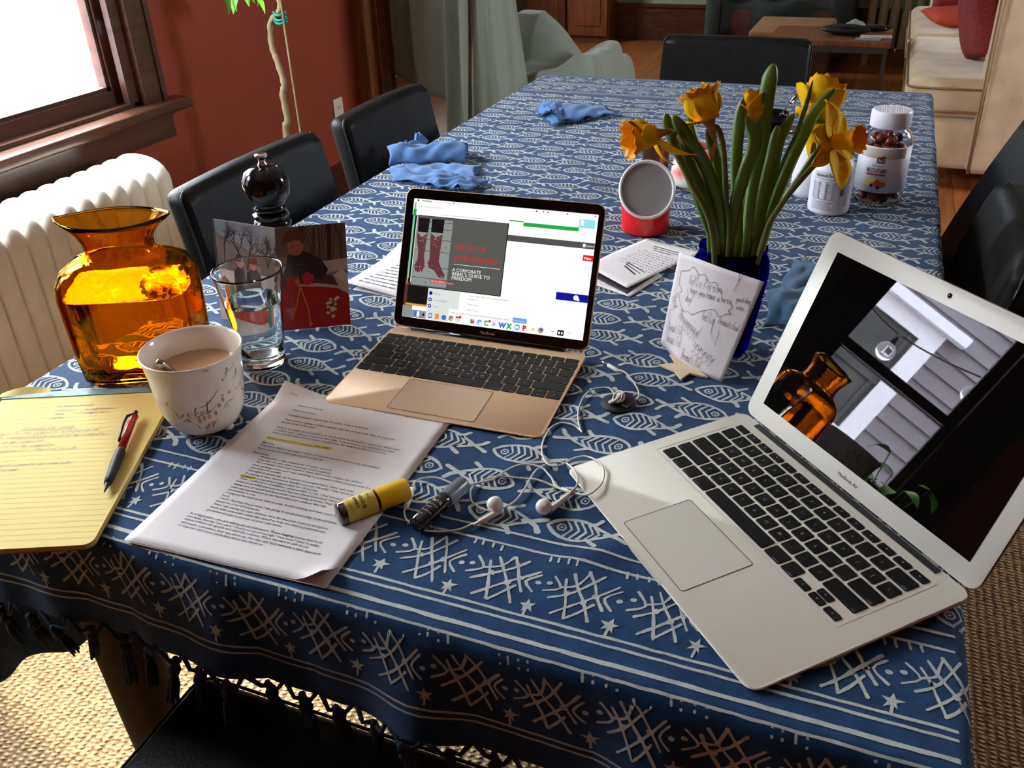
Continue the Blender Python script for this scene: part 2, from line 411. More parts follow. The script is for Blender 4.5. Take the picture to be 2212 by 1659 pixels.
# hardwood strips, laid lengthwise; each strip is one board
PW = 0.0762
me_pl = None
k = 0
for ix in range(int((2.2+3.4)/PW)+1):
    x = -3.4 + ix*PW
    y = 2.05 - random.uniform(0, .5) if x > WX-.05 else 3.27
    while y < 7.2:
        L = random.uniform(1.1, 2.3); y2 = min(y+L, 7.25)
        vis = (x > -2.6 and x < 1.3)
        if vis:
            b = MB().box((x+.0008, y+.0008, -.012), (x+PW-.0008, y2-.0008, random.uniform(-.0006, .0)))
            b.build('plank', M['plank'], fl); k += 1
        else:
            MB().box((x, y, -.012), (x+PW, y2, -.001)).build('plank', M['plank'], fl)
        y = y2
MB().box((WX, -2.0, -.012), (2.2, 2.06, -.002)).build('subfloor', M['plank'], fl)

# sisal rug
def weave(name, c1, c2):
    m = bpy.data.materials.new(name); m.use_nodes = True; nt = m.node_tree; b = nt.nodes['Principled BSDF']
    tc = nt.nodes.new('ShaderNodeTexCoord')
    def wv(direction, sc, dist):
        t = nt.nodes.new('ShaderNodeTexWave'); t.bands_direction = direction; t.inputs['Scale'].default_value = sc
        t.inputs['Distortion'].default_value = dist; t.inputs['Detail'].default_value = 2; t.inputs['Detail Scale'].default_value = 2.0
        nt.links.new(tc.outputs['Object'], t.inputs['Vector']); return t
    a = wv('X', 20, 1.0); c = wv('Y', 34, 2.2)
    mu = nt.nodes.new('ShaderNodeMath'); mu.operation = 'MULTIPLY'
    nt.links.new(a.outputs['Fac'], mu.inputs[0]); nt.links.new(c.outputs['Fac'], mu.inputs[1])
    tn = nt.nodes.new('ShaderNodeTexNoise'); tn.inputs['Scale'].default_value = 130; nt.links.new(tc.outputs['Object'], tn.inputs['Vector'])
    ad = nt.nodes.new('ShaderNodeMath'); ad.operation = 'ADD'; nt.links.new(mu.outputs[0], ad.inputs[0]); nt.links.new(tn.outputs['Fac'], ad.inputs[1])
    rp = nt.nodes.new('ShaderNodeValToRGB'); rp.color_ramp.elements[0].position = .4; rp.color_ramp.elements[1].position = .95
    rp.color_ramp.elements[0].color = (*c1, 1); rp.color_ramp.elements[1].color = (*c2, 1)
    nt.links.new(ad.outputs[0], rp.inputs[0]); nt.links.new(rp.outputs[0], b.inputs['Base Color'])
    bp = nt.nodes.new('ShaderNodeBump'); bp.inputs['Strength'].default_value = .9; bp.inputs['Distance'].default_value = .006
    nt.links.new(ad.outputs[0], bp.inputs['Height']); nt.links.new(bp.outputs[0], b.inputs['Normal']); b.inputs['Roughness'].default_value = .9
    return m
M['sisal'] = weave('sisal', srgb(104,76,48), srgb(196,164,116))
rug = MB(); rug.bbox((-1.95, -1.6, 0), (0.95, 1.95, .010), .004)
tag(rug.build('rug', M['sisal'], smooth=False), 'tan woven sisal rug lying beneath the dining table', 'rug')
# baseboards
w = MB().box((WX, -2.0, 0), (WX+.02, 3.0, .20)); w.box((WX, -2.0, .20), (WX+.028, 3.0, .215)); struct('baseboard_left', w, M['darkwood'])
w = MB().box((-2.26, 7.22, 0), (2.2, 7.25, .26)); w.box((-2.26, 7.205, .26), (2.2, 7.25, .285)); struct('baseboard_far', w, M['darkwood'])
# cased opening post
w = MB(); w.box((WX-.05, 2.985, 0), (WX+.022, 3.15, H)); w.box((WX-.06, 3.14, 0), (WX+.035, 3.20, H)); w.box((WX+.022, 3.01, 0), (WX+.030, 3.03, H))
struct('trim_1', w, M['oak'])
# ---- windows
M['pane'] = None
def pane_mat():
    m = bpy.data.materials.new('window_glass'); m.use_nodes = True; nt = m.node_tree; nt.nodes.clear()
    t = nt.nodes.new('ShaderNodeBsdfTransparent'); g = nt.nodes.new('ShaderNodeBsdfGlossy'); g.inputs['Roughness'].default_value = .0
    lw = nt.nodes.new('ShaderNodeLayerWeight'); lw.inputs[0].default_value = .5; pw = nt.nodes.new('ShaderNodeMath'); pw.operation = 'POWER'; pw.inputs[1].default_value = 4.0
    nt.links.new(lw.outputs['Facing'], pw.inputs[0]); fr = nt.nodes.new('ShaderNodeMath'); fr.operation = 'MULTIPLY_ADD'; fr.inputs[1].default_value = .8; fr.inputs[2].default_value = .03
    nt.links.new(pw.outputs[0], fr.inputs[0]); mx = nt.nodes.new('ShaderNodeMixShader'); o = nt.nodes.new('ShaderNodeOutputMaterial')
    nt.links.new(fr.outputs[0], mx.inputs[0]); nt.links.new(t.outputs[0], mx.inputs[1]); nt.links.new(g.outputs[0], mx.inputs[2]); nt.links.new(mx.outputs[0], o.inputs[0])
    return m
M['pane'] = pane_mat()
M['metal'] = mat('polished_metal', (.75,.75,.74), .15, 1.0, bump=(80, .02))
def window(name, hole, X, s=1, rail=None, casing=True):
    """s=+1: room is on the +X side of X"""
    ya, yb, za, zb = hole; root = None
    f = MB()
    def bx(a, b):   # x given as depth into the room (+) / out (-)
        (d0, y0, z0), (d1, y1, z1) = a, b
        f.box((X + s*min(d0, d1) if s > 0 else X - max(d0, d1), y0, z0), (X + max(d0, d1) if s > 0 else X - min(d0, d1), y1, z1))
    # jambs, head
    bx((-.13, ya-.001, za), (.0, ya+.025, zb)); bx((-.13, yb-.025, za), (0, yb+.001, zb)); bx((-.13, ya, zb-.02), (0, yb, zb))
    bx((-.13, ya, za-.001), (0, yb, za+.015))
    root = f.build(name, M['darkwood']); root['kind'] = 'structure'
    def sash(z0, z1, d):
        g = MB()
        X0, X1 = sorted((X + s*(d-.036), X + s*d))
        st, rb, rt = .036, .042 if z0 <= za+.02 else .03, .03
        y0, y1 = ya+.026, yb-.026
        g.box((X0, y0, z0), (X1, y0+st, z1)); g.box((X0, y1-st, z0), (X1, y1, z1)); g.box((X0, y0+st, z0), (X1, y1-st, z0+rb)); g.box((X0, y0+st, z1-rt), (X1, y1-st, z1))
        # inner bead
        Xb0, Xb1 = sorted((X + s*(d-.028), X + s*(d-.008)))
        g.box((Xb0, y0+st, z0+rb), (Xb1, y0+st+.012, z1-rt)); g.box((Xb0, y1-st-.012, z0+rb), (Xb1, y1-st, z1-rt)); g.box((Xb0, y0+st, z0+rb), (Xb1, y1-st, z0+rb+.012))
        so = g.build('sash', M['darkwood'], root)
        xm = (X0+X1)/2
        gp = MB().box((xm-.0015, y0+st, z0+rb), (xm+.0015, y1-st, z1-rt)); gp.build('pane', M['pane'], so)
        return so
    if rail:
        sash(za+.015, rail+.016, -.025); sash(rail-.016, zb-.02, -.068)
    else: sash(za+.015, zb-.02, -.04)
    # stops
    g = MB(); X0, X1 = sorted((X-s*.022, X+s*.0)); g.box((X0, ya+.025, za+.015), (X1, ya+.045, zb-.02)); g.box((X0, yb-.045, za+.015), (X1, yb-.025, zb-.02)); g.build('stop_bead', M['darkwood'], root)
    if casing:
        g = MB(); X0, X1 = sorted((X, X+s*.022))
        for a, b in ((ya-.09, ya), (yb, yb+.09)): g.box((X0, a, za-.02), (X1, b, zb+.11))
        for a, b in ((ya-.09, ya-.072), (yb+.072, yb+.09)): g.box((X0, a, za-.02), (X1+s*.006, b, zb+.11))
        g.box((X0, ya, zb), (X1, yb, zb+.11)); g.build('casing', M['darkwood'], root)
        g = MB(); X0, X1 = sorted((X-s*.02, X+s*.075)); g.bbox((X0, ya-.15, za-.03), (X1, yb+.15, za+.003), .008); g.build('stool', M['darkwood'], root, angle=40)
        g = MB(); X0, X1 = sorted((X, X+s*.022)); g.box((X0, ya-.10, za-.115), (X1, yb+.10, za-.031)); X0, X1 = sorted((X, X+s*.035)); g.box((X0, ya-.10, za-.045), (X1, yb+.10, za-.031)); g.build('apron', M['darkwood'], root)
    return root
window('window_1', WB, WX)
window('window_2', WA, WX, rail=1.20)
window('window_3', WC, -3.40, rail=1.4)
window('window_4', WD, 2.20, -1, rail=1.5)
# small metal sash lift catching light on the jamb of window 1
lt = thing('sash_lock', 'small bright metal catch on the right jamb of the window above the radiator', 'latch', (-2.272, 1.672, .925))
MB().bbox((-.004, -.008, -.02), (.004, .008, .02), .003).build('plate', M['metal'], lt, angle=40)
MB().tube([(.004, 0, .008), (.016, 0, .012), (.018, -.004, -.008)], .004, 8).build('lever', M['metal'], lt, smooth=True)

# ---- outside: neighbour's house, ground
M['siding'] = mat('grey_clapboard', srgb(136,128,134), .8, noise=(4, srgb(124,118,124), .3), bump=(30, .1))
M['trimw'] = mat('white_house_trim', srgb(240,240,248), .6, bump=(30, .05))
M['houseglass'] = mat('dark_house_window', srgb(70,78,82), .1, noise=(3, srgb(96,100,100), .5), spec=.6)
M['ground'] = mat('pale_paving', srgb(205,202,196), .9, noise=(3, srgb(190,188,182), .4), bump=(20, .2))
struct('ground', MB().box((-14, -9, -.75), (12, 14, -.65)), M['ground'])
HX = -5.5
hr = thing('neighbour_house', "neighbour's grey clapboard house with white window trim beyond the window", 'house', (HX, 0, -.65))
MB().box((-3, -6, 0), (-.03, 3.2, 3.45)).build('wall', M['siding'], hr)
z = 0.0; bm_clap = None
while z < 3.4:
    b = MB()
    b.add([(-.03, -6, z), (-.03, 3.2, z), (.0, 3.2, z+.0), (0, -6, z+.0), (-.03, -6, z+.115), (-.03, 3.2, z+.115), (-.022, 3.2, z+.115), (-.022, -6, z+.115)],
          [(3,2,6,7), (0,1,2,3)])
    b.build('clapboard', M['siding'], hr); z += .115
hw = MB()   # one window: outer trim y -.56...42, z 1.12..2.16 (world)
def hz(v): return v+.65
hw.box((0, -.56, hz(1.13)), (.05, -.43, hz(2.10))); hw.box((0, .33, hz(1.13)), (.05, .46, hz(2.10))); hw.box((0, -.43, hz(1.98)), (.05, .33, hz(2.10)))
hw.box((0, -.43, hz(1.13)), (.05, .33, hz(1.20))); hw.box((0, -.68, hz(2.10)), (.12, .58, hz(2.17))); hw.box((0, -.62, hz(1.08)), (.09, .52, hz(1.13)))
hwo = hw.build('window_trim', M['trimw'], hr)
MB().box((.0, -.43, hz(1.20)), (.012, .33, hz(1.98))).build('pane', M['houseglass'], hwo)
g = MB(); g.box((.0, -.43, hz(1.57)), (.03, .33, hz(1.61))); g.box((0, -.40, hz(1.2)), (.025, -.37, hz(1.98))); g.box((0, .30, hz(1.2)), (.025, .33, hz(1.98))); g.build('sash', M['houseglass'], hwo)
hw = MB(); hw.box((0, 1.9, hz(1.13)), (.05, 2.0, hz(2.10))); hw.box((0, 2.6, hz(1.13)), (.05, 2.7, hz(2.10))); hw.box((0, 2.0, hz(1.98)), (.05, 2.6, hz(2.10))); hw.box((0, 2.0, hz(1.13)), (.05, 2.6, hz(1.2)))
hwo = hw.build('window_trim', M['trimw'], hr); MB().box((0, 2.0, hz(1.2)), (.012, 2.6, hz(1.98))).build('pane', M['houseglass'], hwo)
# string lights outside the window, seen only mirrored in the dark screen
M['bulb'] = glass('clear_bulb_glass', (1,1,1), 1.3)
sl = thing('string_lights', 'string of clear round bulbs outdoors, mirrored in the dark laptop screen', 'lights', (0,0,0))
MB().tube(bez([(-3.2, .9, 1.75), (-3.2, .35, 1.58), (-3.2, -.04, 1.50), (-3.2, -.5, 1.60), (-3.2, -1.0, 1.80)], 8), .004, 6).build('wire', M['black_plastic'], sl, smooth=True)
for (yy, zz) in ((-.04, 1.50), (-.42, 1.575)):
    so = MB().tube([(-3.2, yy, zz), (-3.2, yy, zz-.05)], .013, 10).build('socket', M['black_plastic'], sl, smooth=True)
    MB().sphere((-3.2, yy, zz-.09), .042, 16, 10).build('bulb', M['bulb'], sl, smooth=True)

# ---- radiators
def radiator(name, label, x, y0, n, pitch, z0, z1, depth, ly=1):
    r = thing(name, label, 'radiator', (x, y0, 0))
    hh = z1 - z0
    for i in range(n):
        b = MB(); yc = i*pitch*ly
        prof = []
        hw_, tk = depth/2, pitch*.47
        # outline in the x-z plane of one section, with rounded shoulders; stacked in y with a pinched waist
        out = []
        for a in range(0, 181, 15):
            out.append((hw_*cos(radians(a))*(1 if a not in (0, 180) else 1), z1 - hw_*.55 + hw_*.55*sin(radians(a))))
        out.append((-hw_, z0+.03)); out.append((-hw_+.02, z0)); out.append((hw_-.02, z0)); out.append((hw_, z0+.03))
        rings = []
        for t, ins in ((-1, .018), (-.88, .009), (-.5, .002), (0, 0), (.5, .002), (.88, .009), (1, .018)):
            zc = (z0+z1)/2
            rings.append([Vector((px - (ins*.5 if px > 0 else -ins*.5), yc + t*tk, pz - ((ins*1.6+.004*abs(t)) if pz > zc+.2 else 0))) for px, pz in out])
        b.loft(rings, True, True)
        # column grooves on the front face: three raised flutes
        b.build('section', M['white_paint'], r, angle=50)
    b = MB(); b.tube([(0, -pitch*.7*ly, z1-.07), (0, (n-.3)*pitch*ly, z1-.07)], .022, 12); b.build('hub_pipe', M['white_paint'], r, smooth=True)
    b = MB(); b.tube([(0, -pitch*.7*ly, z0+.06), (0, (n-.3)*pitch*ly, z0+.06)], .022, 12); b.build('hub_pipe', M['white_paint'], r, smooth=True)
    for yy in (0, (n-1)*pitch*ly):
        MB().box((-depth/2+.01, yy-.015, 0), (-depth/2+.04, yy+.015, z0+.03)).box((depth/2-.04, yy-.015, 0), (depth/2-.01, yy+.015, z0+.03)).build('foot', M['white_paint'], r)
    return r
radiator('radiator', 'cream cast iron radiator below the bright window', -2.085, 1.46, 17, .058, .10, .625, .19, -1)
# ------------------------------------------------------------------ dining table and its cloth
TX0, TX1, TY0, TY1, TZ = -1.086, 0.0, 0.0, 2.178, 0.75
tb = thing('dining_table', 'long dining table under the blue fish print cloth', 'table', (0, 0, 0))
MB().bbox((TX0+.012, TY0+.012, TZ-.045), (TX1-.012, TY1-.012, TZ-.0035), .008).build('tabletop', M['tablewood'], tb, angle=40)
MB().box((TX0+.10, TY0+.13, TZ-.13), (TX1-.10, TY0+.155, TZ-.045)).box((TX0+.10, TY1-.155, TZ-.13), (TX1-.10, TY1-.13, TZ-.045)).box((TX0+.10, TY0+.155, TZ-.13), (TX0+.125, TY1-.155, TZ-.045)).box((TX1-.125, TY0+.155, TZ-.13), (TX1-.10, TY1-.155, TZ-.045)).build('apron', M['tablewood'], tb)
leg = MB().lathe([(.030,.0),(.034,.004),(.042,.25),(.050,.55),(.052,.62),(.052,.705)], seg=24).build('leg', M['tablewood'], tb, smooth=True)
leg.location = (-.985, .135, .012)
for lx, ly in ((-.10, .135), (-.985, 2.04), (-.10, 2.04)): child(leg.data, 'leg', tb, (lx, ly, .012))

DF, DB, DL, DR = .135, .14, .42, .15
def wav(x, y):
    return .5*sin(7*x+3*y)+.3*sin(13*x-9*y+1)+.2*sin(23*y+5*x)
RIDGE = [((-.33,.105),(-.27,.175),.018,.0045), ((-.25,.055),(-.40,.075),.02,.002), ((-.36,.43),(-.30,.33),.02,.003), ((-.40,.36),(-.44,.20),.018,.003), ((-.70,1.45),(-.35,1.25),.02,.004), ((-.9,.62),(-.6,.52),.02,.002), ((-.9,1.75),(-.5,1.52),.018,.003), ((-.30,1.85),(-.12,1.5),.02,.003), ((-.75,1.35),(-.52,1.02),.018,.0035), ((-.15,1.05),(-.02,.95),.018,.003), ((-.12,.75),(-.01,.5),.02,.003), ((-.55,1.6),(-.25,1.45),.015,.003)]
def topz(x, y):
    z = 0.0
    for (ax, ay), (bx, by), wd, h in RIDGE:
        vx, vy = bx-ax, by-ay; t = max(0, min(1, ((x-ax)*vx+(y-ay)*vy)/(vx*vx+vy*vy)))
        d = hypot(x-ax-vx*t, y-ay-vy*t)
        if d < wd*3: z += h*math.exp(-(d/wd)**2)*sin(pi*(.15+.7*t))
    return z
ER = .011
def cloth(s, t, off=0.0):
    bx = min(max(s, TX0), TX1); by = min(max(t, TY0), TY1)
    dx, dy = s-bx, t-by
    if dx < 0:      # the cloth lies askew: its window-side drop is long at the near corner and short beyond
        k_ = min(1, max(0, (t-.18)/.36)); dx *= 1-.62*k_*k_*(3-2*k_)
    d = hypot(dx, dy)
    if d < 1e-9:
        return Vector((s, t, TZ + .0 + topz(s, t) + off))
    ux, uy = dx/d, dy/d
    if d < ER*pi/2:
        a = d/ER; return Vector((bx+ux*(ER*sin(a)-ER*.0)+ux*off*sin(a), by+uy*ER*sin(a)+uy*off*sin(a), TZ-ER*(1-cos(a))+off*cos(a)))
    z = ER + d - ER*pi/2
    corner = abs(2*ux*uy)
    along = s if abs(uy) > abs(ux) else t
    f = .05 + .085*sin(2*pi*along/.235+.6) + .04*sin(2*pi*along/.105+2)
    if corner > .02: f = (.05+.085*sin(2*pi*bx/.235+.6)+.04*sin(2*pi*bx/.105+2))*(1-corner) + corner*(.10+.10*sin(6*atan2(uy, ux)))
    if uy > .5 and abs(ux) < .01: f = .03+.03*sin(2*pi*along/.3)
    out = ER + z*max(f, .004) + off
    zz = z*(1-.25*f)
    if corner <= .02 or True:
        pass
    # fan out at the corners
    px, py = bx+ux*out, by+uy*out
    if corner > 0: px += (1 if dx > 0 else -1)*corner*z*.10; py += (1 if dy > 0 else -1)*corner*z*.10
    return Vector((px, py, TZ - zz))
M['cloth'] = mat('indigo_cotton', srgb(15,48,84), .85, noise=(55, srgb(27,66,106), .55, 6), bump=(1400, .35), spec=.15, sheen=.12)
M['print'] = mat('undyed_print', srgb(196,198,190), .85, noise=(90, srgb(170,178,176), .6, 6), bump=(1400, .35), spec=.2)
M['fringe'] = mat('dark_indigo_yarn', srgb(40,50,66), .9, bump=(900, .6))
def breaks(a, b, c, d, fine, coarse):
    out = [a]
    x = a
    while x < d-1e-9:
        st = fine if (x < b-1e-9 or x >= c-1e-9) else coarse
        nx = min(x+st, d)
        if x < b < nx: nx = b
        if x < c < nx: nx = c
        out.append(nx); x = nx
    return out
us = breaks(TX0-DL, TX0+.03, TX1-.03, TX1+DR, .004, .008)
vs_ = breaks(TY0-DF, TY0+.03, TY1-.03, TY1+DB, .004, .008)
cb = MB(); cb.v = [tuple(cloth(a, b)) for a in us for b in vs_]; nv = len(vs_)
cb.f = [(i*nv+j, (i+1)*nv+j, (i+1)*nv+j+1, i*nv+j+1) for i in range(len(us)-1) for j in range(nv-1)]; cb.m = [0]*len(cb.f)
clo = cb.build('tablecloth', M['cloth'], smooth=True)
tag(clo, 'indigo cotton tablecloth printed with white fish and fringed at the ends', 'tablecloth')
md = clo.modifiers.new('t', 'SOLIDIFY'); md.thickness = .0009; md.offset = -1

OFF = .0003
def cmap(wx, wy):
    return cloth(wx, wy, OFF + .00003*LAY[0])
pr = MB()
def warp(x, y): return (x + .0025*sin(31*y+7*x)+.0015*sin(57*x+3), y + .0025*sin(23*x+5*y)+.0012*sin(61*y+40*x))
def wm(x, y): return cmap(*warp(x, y))
def fish(cx, cy, L, d, fl, far):
    h = L*.235
    def q(a, b): return (cx + d*a*L, cy + fl*b*L)
    W = L*.047
    rn = random.uniform
    k = rn(.92, 1.08)
    top = [(.50,.0),(.44,.085),(.30,.165),(.12,.2*k),(-.04,.165),(-.17,.09),(-.27,.035)]
    bot = [(-.27,-.03),(-.17,-.085),(-.02,-.16),(.14,-.2*k),(.31,-.165),(.43,-.09)]
    body = top+bot
    n = 2 if not far else 1
    bp = [(v.x, v.y) for v in bez([(a, b, 0) for a, b in body+[body[0]]], n)][:-1]
    ribbon(pr, [q(*p_) for p_ in bp], W, wm, closed=True, wob=.22)
    # eye
    ribbon(pr, [q(.33+.055*cos(a*pi/3), .005+.06*sin(a*pi/3)) for a in range(6)], W*.55, wm, closed=True, wob=.2)
    if not far: blob(pr, q(.33, .005), L*.022, L*.02, wm, 6)
    # chevrons pointing to the tail
    for i, x in enumerate((.245, .15, .055, -.04) + ((-.12,) if not far else ())):
        hh = .19*sqrt(max(0.02, 1-((x-.12)/.42)**2))*.86
        ribbon(pr, [q(x+.045+rn(-.01, .01), hh), q(x-.012, hh*.42), q(x-.045, rn(-.01, .01)), q(x-.01, -hh*.42), q(x+.045, -hh)], W*rn(.55, .8), wm, wob=.25)
    # fins and tail
    ribbon(pr, [q(-.02, .155), q(-.10, .19), q(-.155, .27)], W*1.25, wm, wob=.2)
    ribbon(pr, [q(-.03, -.15), q(-.09, -.2), q(-.165, -.255)], W*1.2, wm, wob=.2)
    ribbon(pr, [q(-.24, 0), q(-.34, 0)], W*1.6, wm)
    ribbon(pr, [q(-.32, .0), q(-.40, .06), q(-.455, .155)], W*1.35, wm, wob=.2)
    ribbon(pr, [q(-.32, .0), q(-.41, -.045), q(-.50, -.09)], W*1.3, wm, wob=.2)
row = 0; y = .158
while y < 1.94:
    rt = row % 2 == 1
    d = 1 if rt else -1
    x = TX0-DL+.03 + (.045 if rt else .0) + random.uniform(-.008, .008)
    far = y > .85
    while x < TX1+DR-.04:
        if x > TX0-.25: fish(x+random.uniform(-.002, .002), y+random.uniform(-.0025, .0025), .083, d, random.choice((1, -1)), far)
        x += .0885+random.uniform(-.002, .002)
    y += .0505 if not far else .0495; row += 1
def line(y, w, x0=TX0-.05, x1=TX1+DR-.005, far=False):
    n = int((x1-x0)/(.012 if not far else .03)); ribbon(pr, [(x0+(x1-x0)*i/n, y+random.uniform(-.0004, .0004)) for i in range(n+1)], w, cmap, wob=.16)
def band(y0, hgt, up, x0=TX0-.04, x1=TX1+DR-.01, far=False):
    """one border band; up=1 teeth at top"""
    P = .0737; x = x0; c = y0+hgt/2
    Y = lambda b: c + up*b*hgt
    while x < x1:
        X = lambda a: x + a*P
        rn = random.uniform; W = .0027
        j = lambda a, b: (X(a+rn(-.012, .012)), Y(b+rn(-.012, .012)))
        # lattice of crossing wavering strokes (millimetres about its centre), then facing brackets with dots
        def mmj(a, b): return (X(.18)+a*.001+rn(-.0009, .0009), Y(0)+up*(b+3)*.00100+rn(-.0009, .0009))
        def ST(pts, w_=1.0):
            q = [mmj(*p5) for p5 in pts]
            if not far: q = [(v.x, v.y) for v in bez([(a, b, 0) for a, b in q], 3)]
            ribbon(pr, q, W*w_*rn(.9, 1.15), wm, wob=.25)
        for pts in ([(-21,13),(-16,0),(-9,-17),(-4,-34)], [(-15,21),(-6,5),(5,-12),(16,-32)], [(-3,26),(6,13),(13,-2),(21,-17)], [(-18,-32),(-4,-19),(12,-1),(26,16)], [(-27,-16),(-12,-5),(0,9),(11,25)], [(-21,2),(-10,6),(-6,15),(-3,26)], [(-4,-34),(4,-25),(13,-12)]): ST(pts)
        for pts in ([(-12,-4)], [(4,-11)], [(12,-1)]):
            if not far: blob(pr, mmj(*pts[0]), .0034, .0032, wm, 7, wob=.3)
        ST([(29,11),(19.5,-2),(29,-14)], .9); ST([(42,14),(52,0),(39,-9)], .9)
        blob(pr, mmj(30.5,-1), .0029, .0026, wm, 8); blob(pr, mmj(41,3), .0029, .0026, wm, 8)
        # star on a stem
        sx, sy = .62, -.34
        a0 = rn(-.2, .2); sp5 = [(X(sx)+(.0085 if a % 2 == 0 else .0034)*rn(.9, 1.15)*cos(pi/2+a0+a*pi/5), Y(sy)+up*(.0085 if a % 2 == 0 else .0034)*rn(.9, 1.1)*sin(pi/2+a0+a*pi/5)) for a in range(10)]
        LAY[0] = (LAY[0]+1) % 7; ctr = wm(X(sx), Y(sy)); ring5 = [wm(*q5) for q5 in sp5]; pr.add([ctr]+ring5, [(0, 1+a, 1+(a+1) % 10) for a in range(10)])
        ribbon(pr, [j(sx, sy), (X(sx), Y(-.5))], W*.9, wm)
        # teeth
        for tx in (.55, .66, .80, .92):
            ribbon(pr, [(X(tx), Y(.50)), (X(tx+.015), Y(.41+rn(-.02, .02)))], W*.85, wm)
        x += P
for yy, ww in ((.134, .0030), (.1165, .0030), (.0350, .0030), (.0268, .0030)): line(yy, ww)
band(.036, .080, 1)
line(.0085, .0046); line(-.0045, .0026)
band(-.088, .082, 1)
line(-.0925, .0026, TX0-.25); line(-.1005, .0026, TX0-.25)
for yy in (1.955, 1.967, 2.045, 2.053, 2.062, 2.070, 2.160): line(yy, .0028, far=True)
band(1.967, .078, -1, far=True); band(2.072, .082, -1, far=True)
po = pr.build('white_print', M['print'], clo); stuff(po)
# knotted fringe on the near end and far right corner
ts = MB(); ts.sphere((0, 0, 0), .0065, 8, 6); ts.tube([(0, 0, .016), (0, .001, .006)], [.003, .0045], 6)
for k in range(9):
    a = k*2.4; r_ = .0045*sqrt((k+1)/9)
    ts.tube([(r_*.4*cos(a), r_*.4*sin(a), -.003), (r_*1.1*cos(a), r_*1.1*sin(a), -.018), (r_*1.3*cos(a)+random.uniform(-.002, .002), r_*1.3*sin(a), -.034-random.uniform(0, .010))], [.002, .0024, .0012], 5)
tme = None
n_t = 0
def fringe_at(s, t, nxt=None, rot=0):
    global tme, n_t
    P = cloth(s, t) + Vector((0, 0, -.022 + random.uniform(-.003, .003)))
    if tme is None:
        o = ts.build('tassel', M['fringe'], clo, smooth=True); tme = o.data
    else: o = child(tme, 'tassel', clo)
    o.location = P; o.rotation_euler = (random.uniform(-.25, .25), random.uniform(-.25, .25), random.uniform(0, 6)); o.scale = [random.uniform(.85, 1.15)]*3
    n_t += 1; return P
prevP = None
cords = MB()
s = TX0-DL+.02
while s < TX1+DR:
    P = fringe_at(s, TY0-DF)
    for ds in (-.018, .018):
        A = cloth(s+ds, TY0-DF+.004)
        mid = (A+P)/2 + Vector((random.uniform(-.003, .003), random.uniform(-.003, .003), -.004))
        cords.tube([A, mid, P+Vector((0, 0, .012))], [.0028, .0022, .003], 6)
    s += .0385+random.uniform(-.003, .003)
s = TX1-.3
while s < TX1+DR:
    P = fringe_at(s, TY1+DB)
    for ds in (-.018, .018):
        A = cloth(s+ds, TY1+DB-.004); cords.tube([A, (A+P)/2, P+Vector((0, 0, .012))], [.0028, .0022, .003], 6)
    s += .04
stuff(cords.build('fringe_cords', M['fringe'], clo, smooth=True))

# ------------------------------------------------------------------ black leather dining chairs
def chair(name, label, loc, rz, bw=.43, top=.84, lean=.075, seat_z=.47, group='black leather dining chairs', rtop=.022, seat_d=.42):
    """local frame: sitter faces +Y, backrest at y=0, seat towards +Y"""
    c = thing(name, label, 'chair', loc, rz, group)
    # backrest: slab, rounded top corners, leaning back (towards -Y) and slightly bowed
    n = 14; rings = []
    th = .052
    def ybk(z): t = max(0, (z-.42)/(top-.42)); return -.0 - lean*t**1.25
    prof = []
    def edge(z):
        # half width at a height, rounded top corners
        hw_ = bw/2 + .012*(1-(z-.42)/(top-.42))
        if z > top-rtop: hw_ -= rtop - sqrt(max(0, rtop**2-(z-(top-rtop))**2))
        return max(hw_, .01)
    zs = [.30, .36, .42, .48, .55, .62, .68, .73, .77] + [top-rtop*(1-sin(radians(a))) for a in (0, 15, 30, 45, 60, 75, 88)]
    for z in zs:
        hw_ = edge(z); y = ybk(z); t2 = th/2*(1 if z < top-.02 else max(.25, sqrt(max(0, 1-((z-(top-.02))/.0225)**2))))
        rr = []
        m = 12
        for k in range(m+1):
            u = -1+2*k/m; bow = -.010*(1-u*u)
            rr.append(Vector((u*(hw_-.008), y+bow+t2, z)))
        rr.append(Vector((hw_, y+t2*.5, z))); rr.append(Vector((hw_, y-t2*.5, z)))
        for k in range(m+1):
            u = 1-2*k/m; bow = -.010*(1-u*u)
            rr.append(Vector((u*(hw_-.008), y+bow-t2, z)))
        rr.append(Vector((-hw_, y-t2*.5, z))); rr.append(Vector((-hw_, y+t2*.5, z)))
        rings.append(rr)
    b = MB(); b.loft(rings, True, True); b.build('backrest', M['leather'], c, angle=60)
    # piping seams down the two sides and over the top
    pth = []
    for sd in (-1, 1):
        q = [(sd*(edge(z)+.0005), ybk(z)+th*.25, z) for z in zs[2:-1]]
        MB().tube(q, .0022, 6).build('seam', M['leather_fold'], c, smooth=True)
    b = MB(); b.bbox((-bw/2-.012, .0, seat_z-.085), (bw/2+.012, seat_d, seat_z), .022, n=3); b.build('seat', M['leather'], c, angle=60)
    q = rrect(-bw/2-.0125, .0, bw/2+.0125, seat_d+.0005, .022); MB().tube([(a, b_, seat_z-.012) for a, b_ in q], .0022, 6, closed=True).build('seat_seam', M['leather_fold'], c, smooth=True)
    for sx in (-1, 1):
        for yy in (.02, seat_d-.03):
            MB().loft([[Vector((sx*(bw/2-.02)+a*r_, yy+b_*r_, z)) for a, b_ in ((-1,-1),(1,-1),(1,1),(-1,1))] for z, r_ in ((.0, .014), (seat_z-.08, .021))], True, True).build('leg', M['darkwood'], c)
    return c
chair('dining_chair', 'black leather dining chair beside the radiator, nearer of two on the window side', (-1.155, .885, .0105), -pi/2, .43, .83)
chair('dining_chair', 'black leather dining chair tucked in behind the first on the window side', (-1.160, 1.415, .0105), -pi/2, .40, .823)
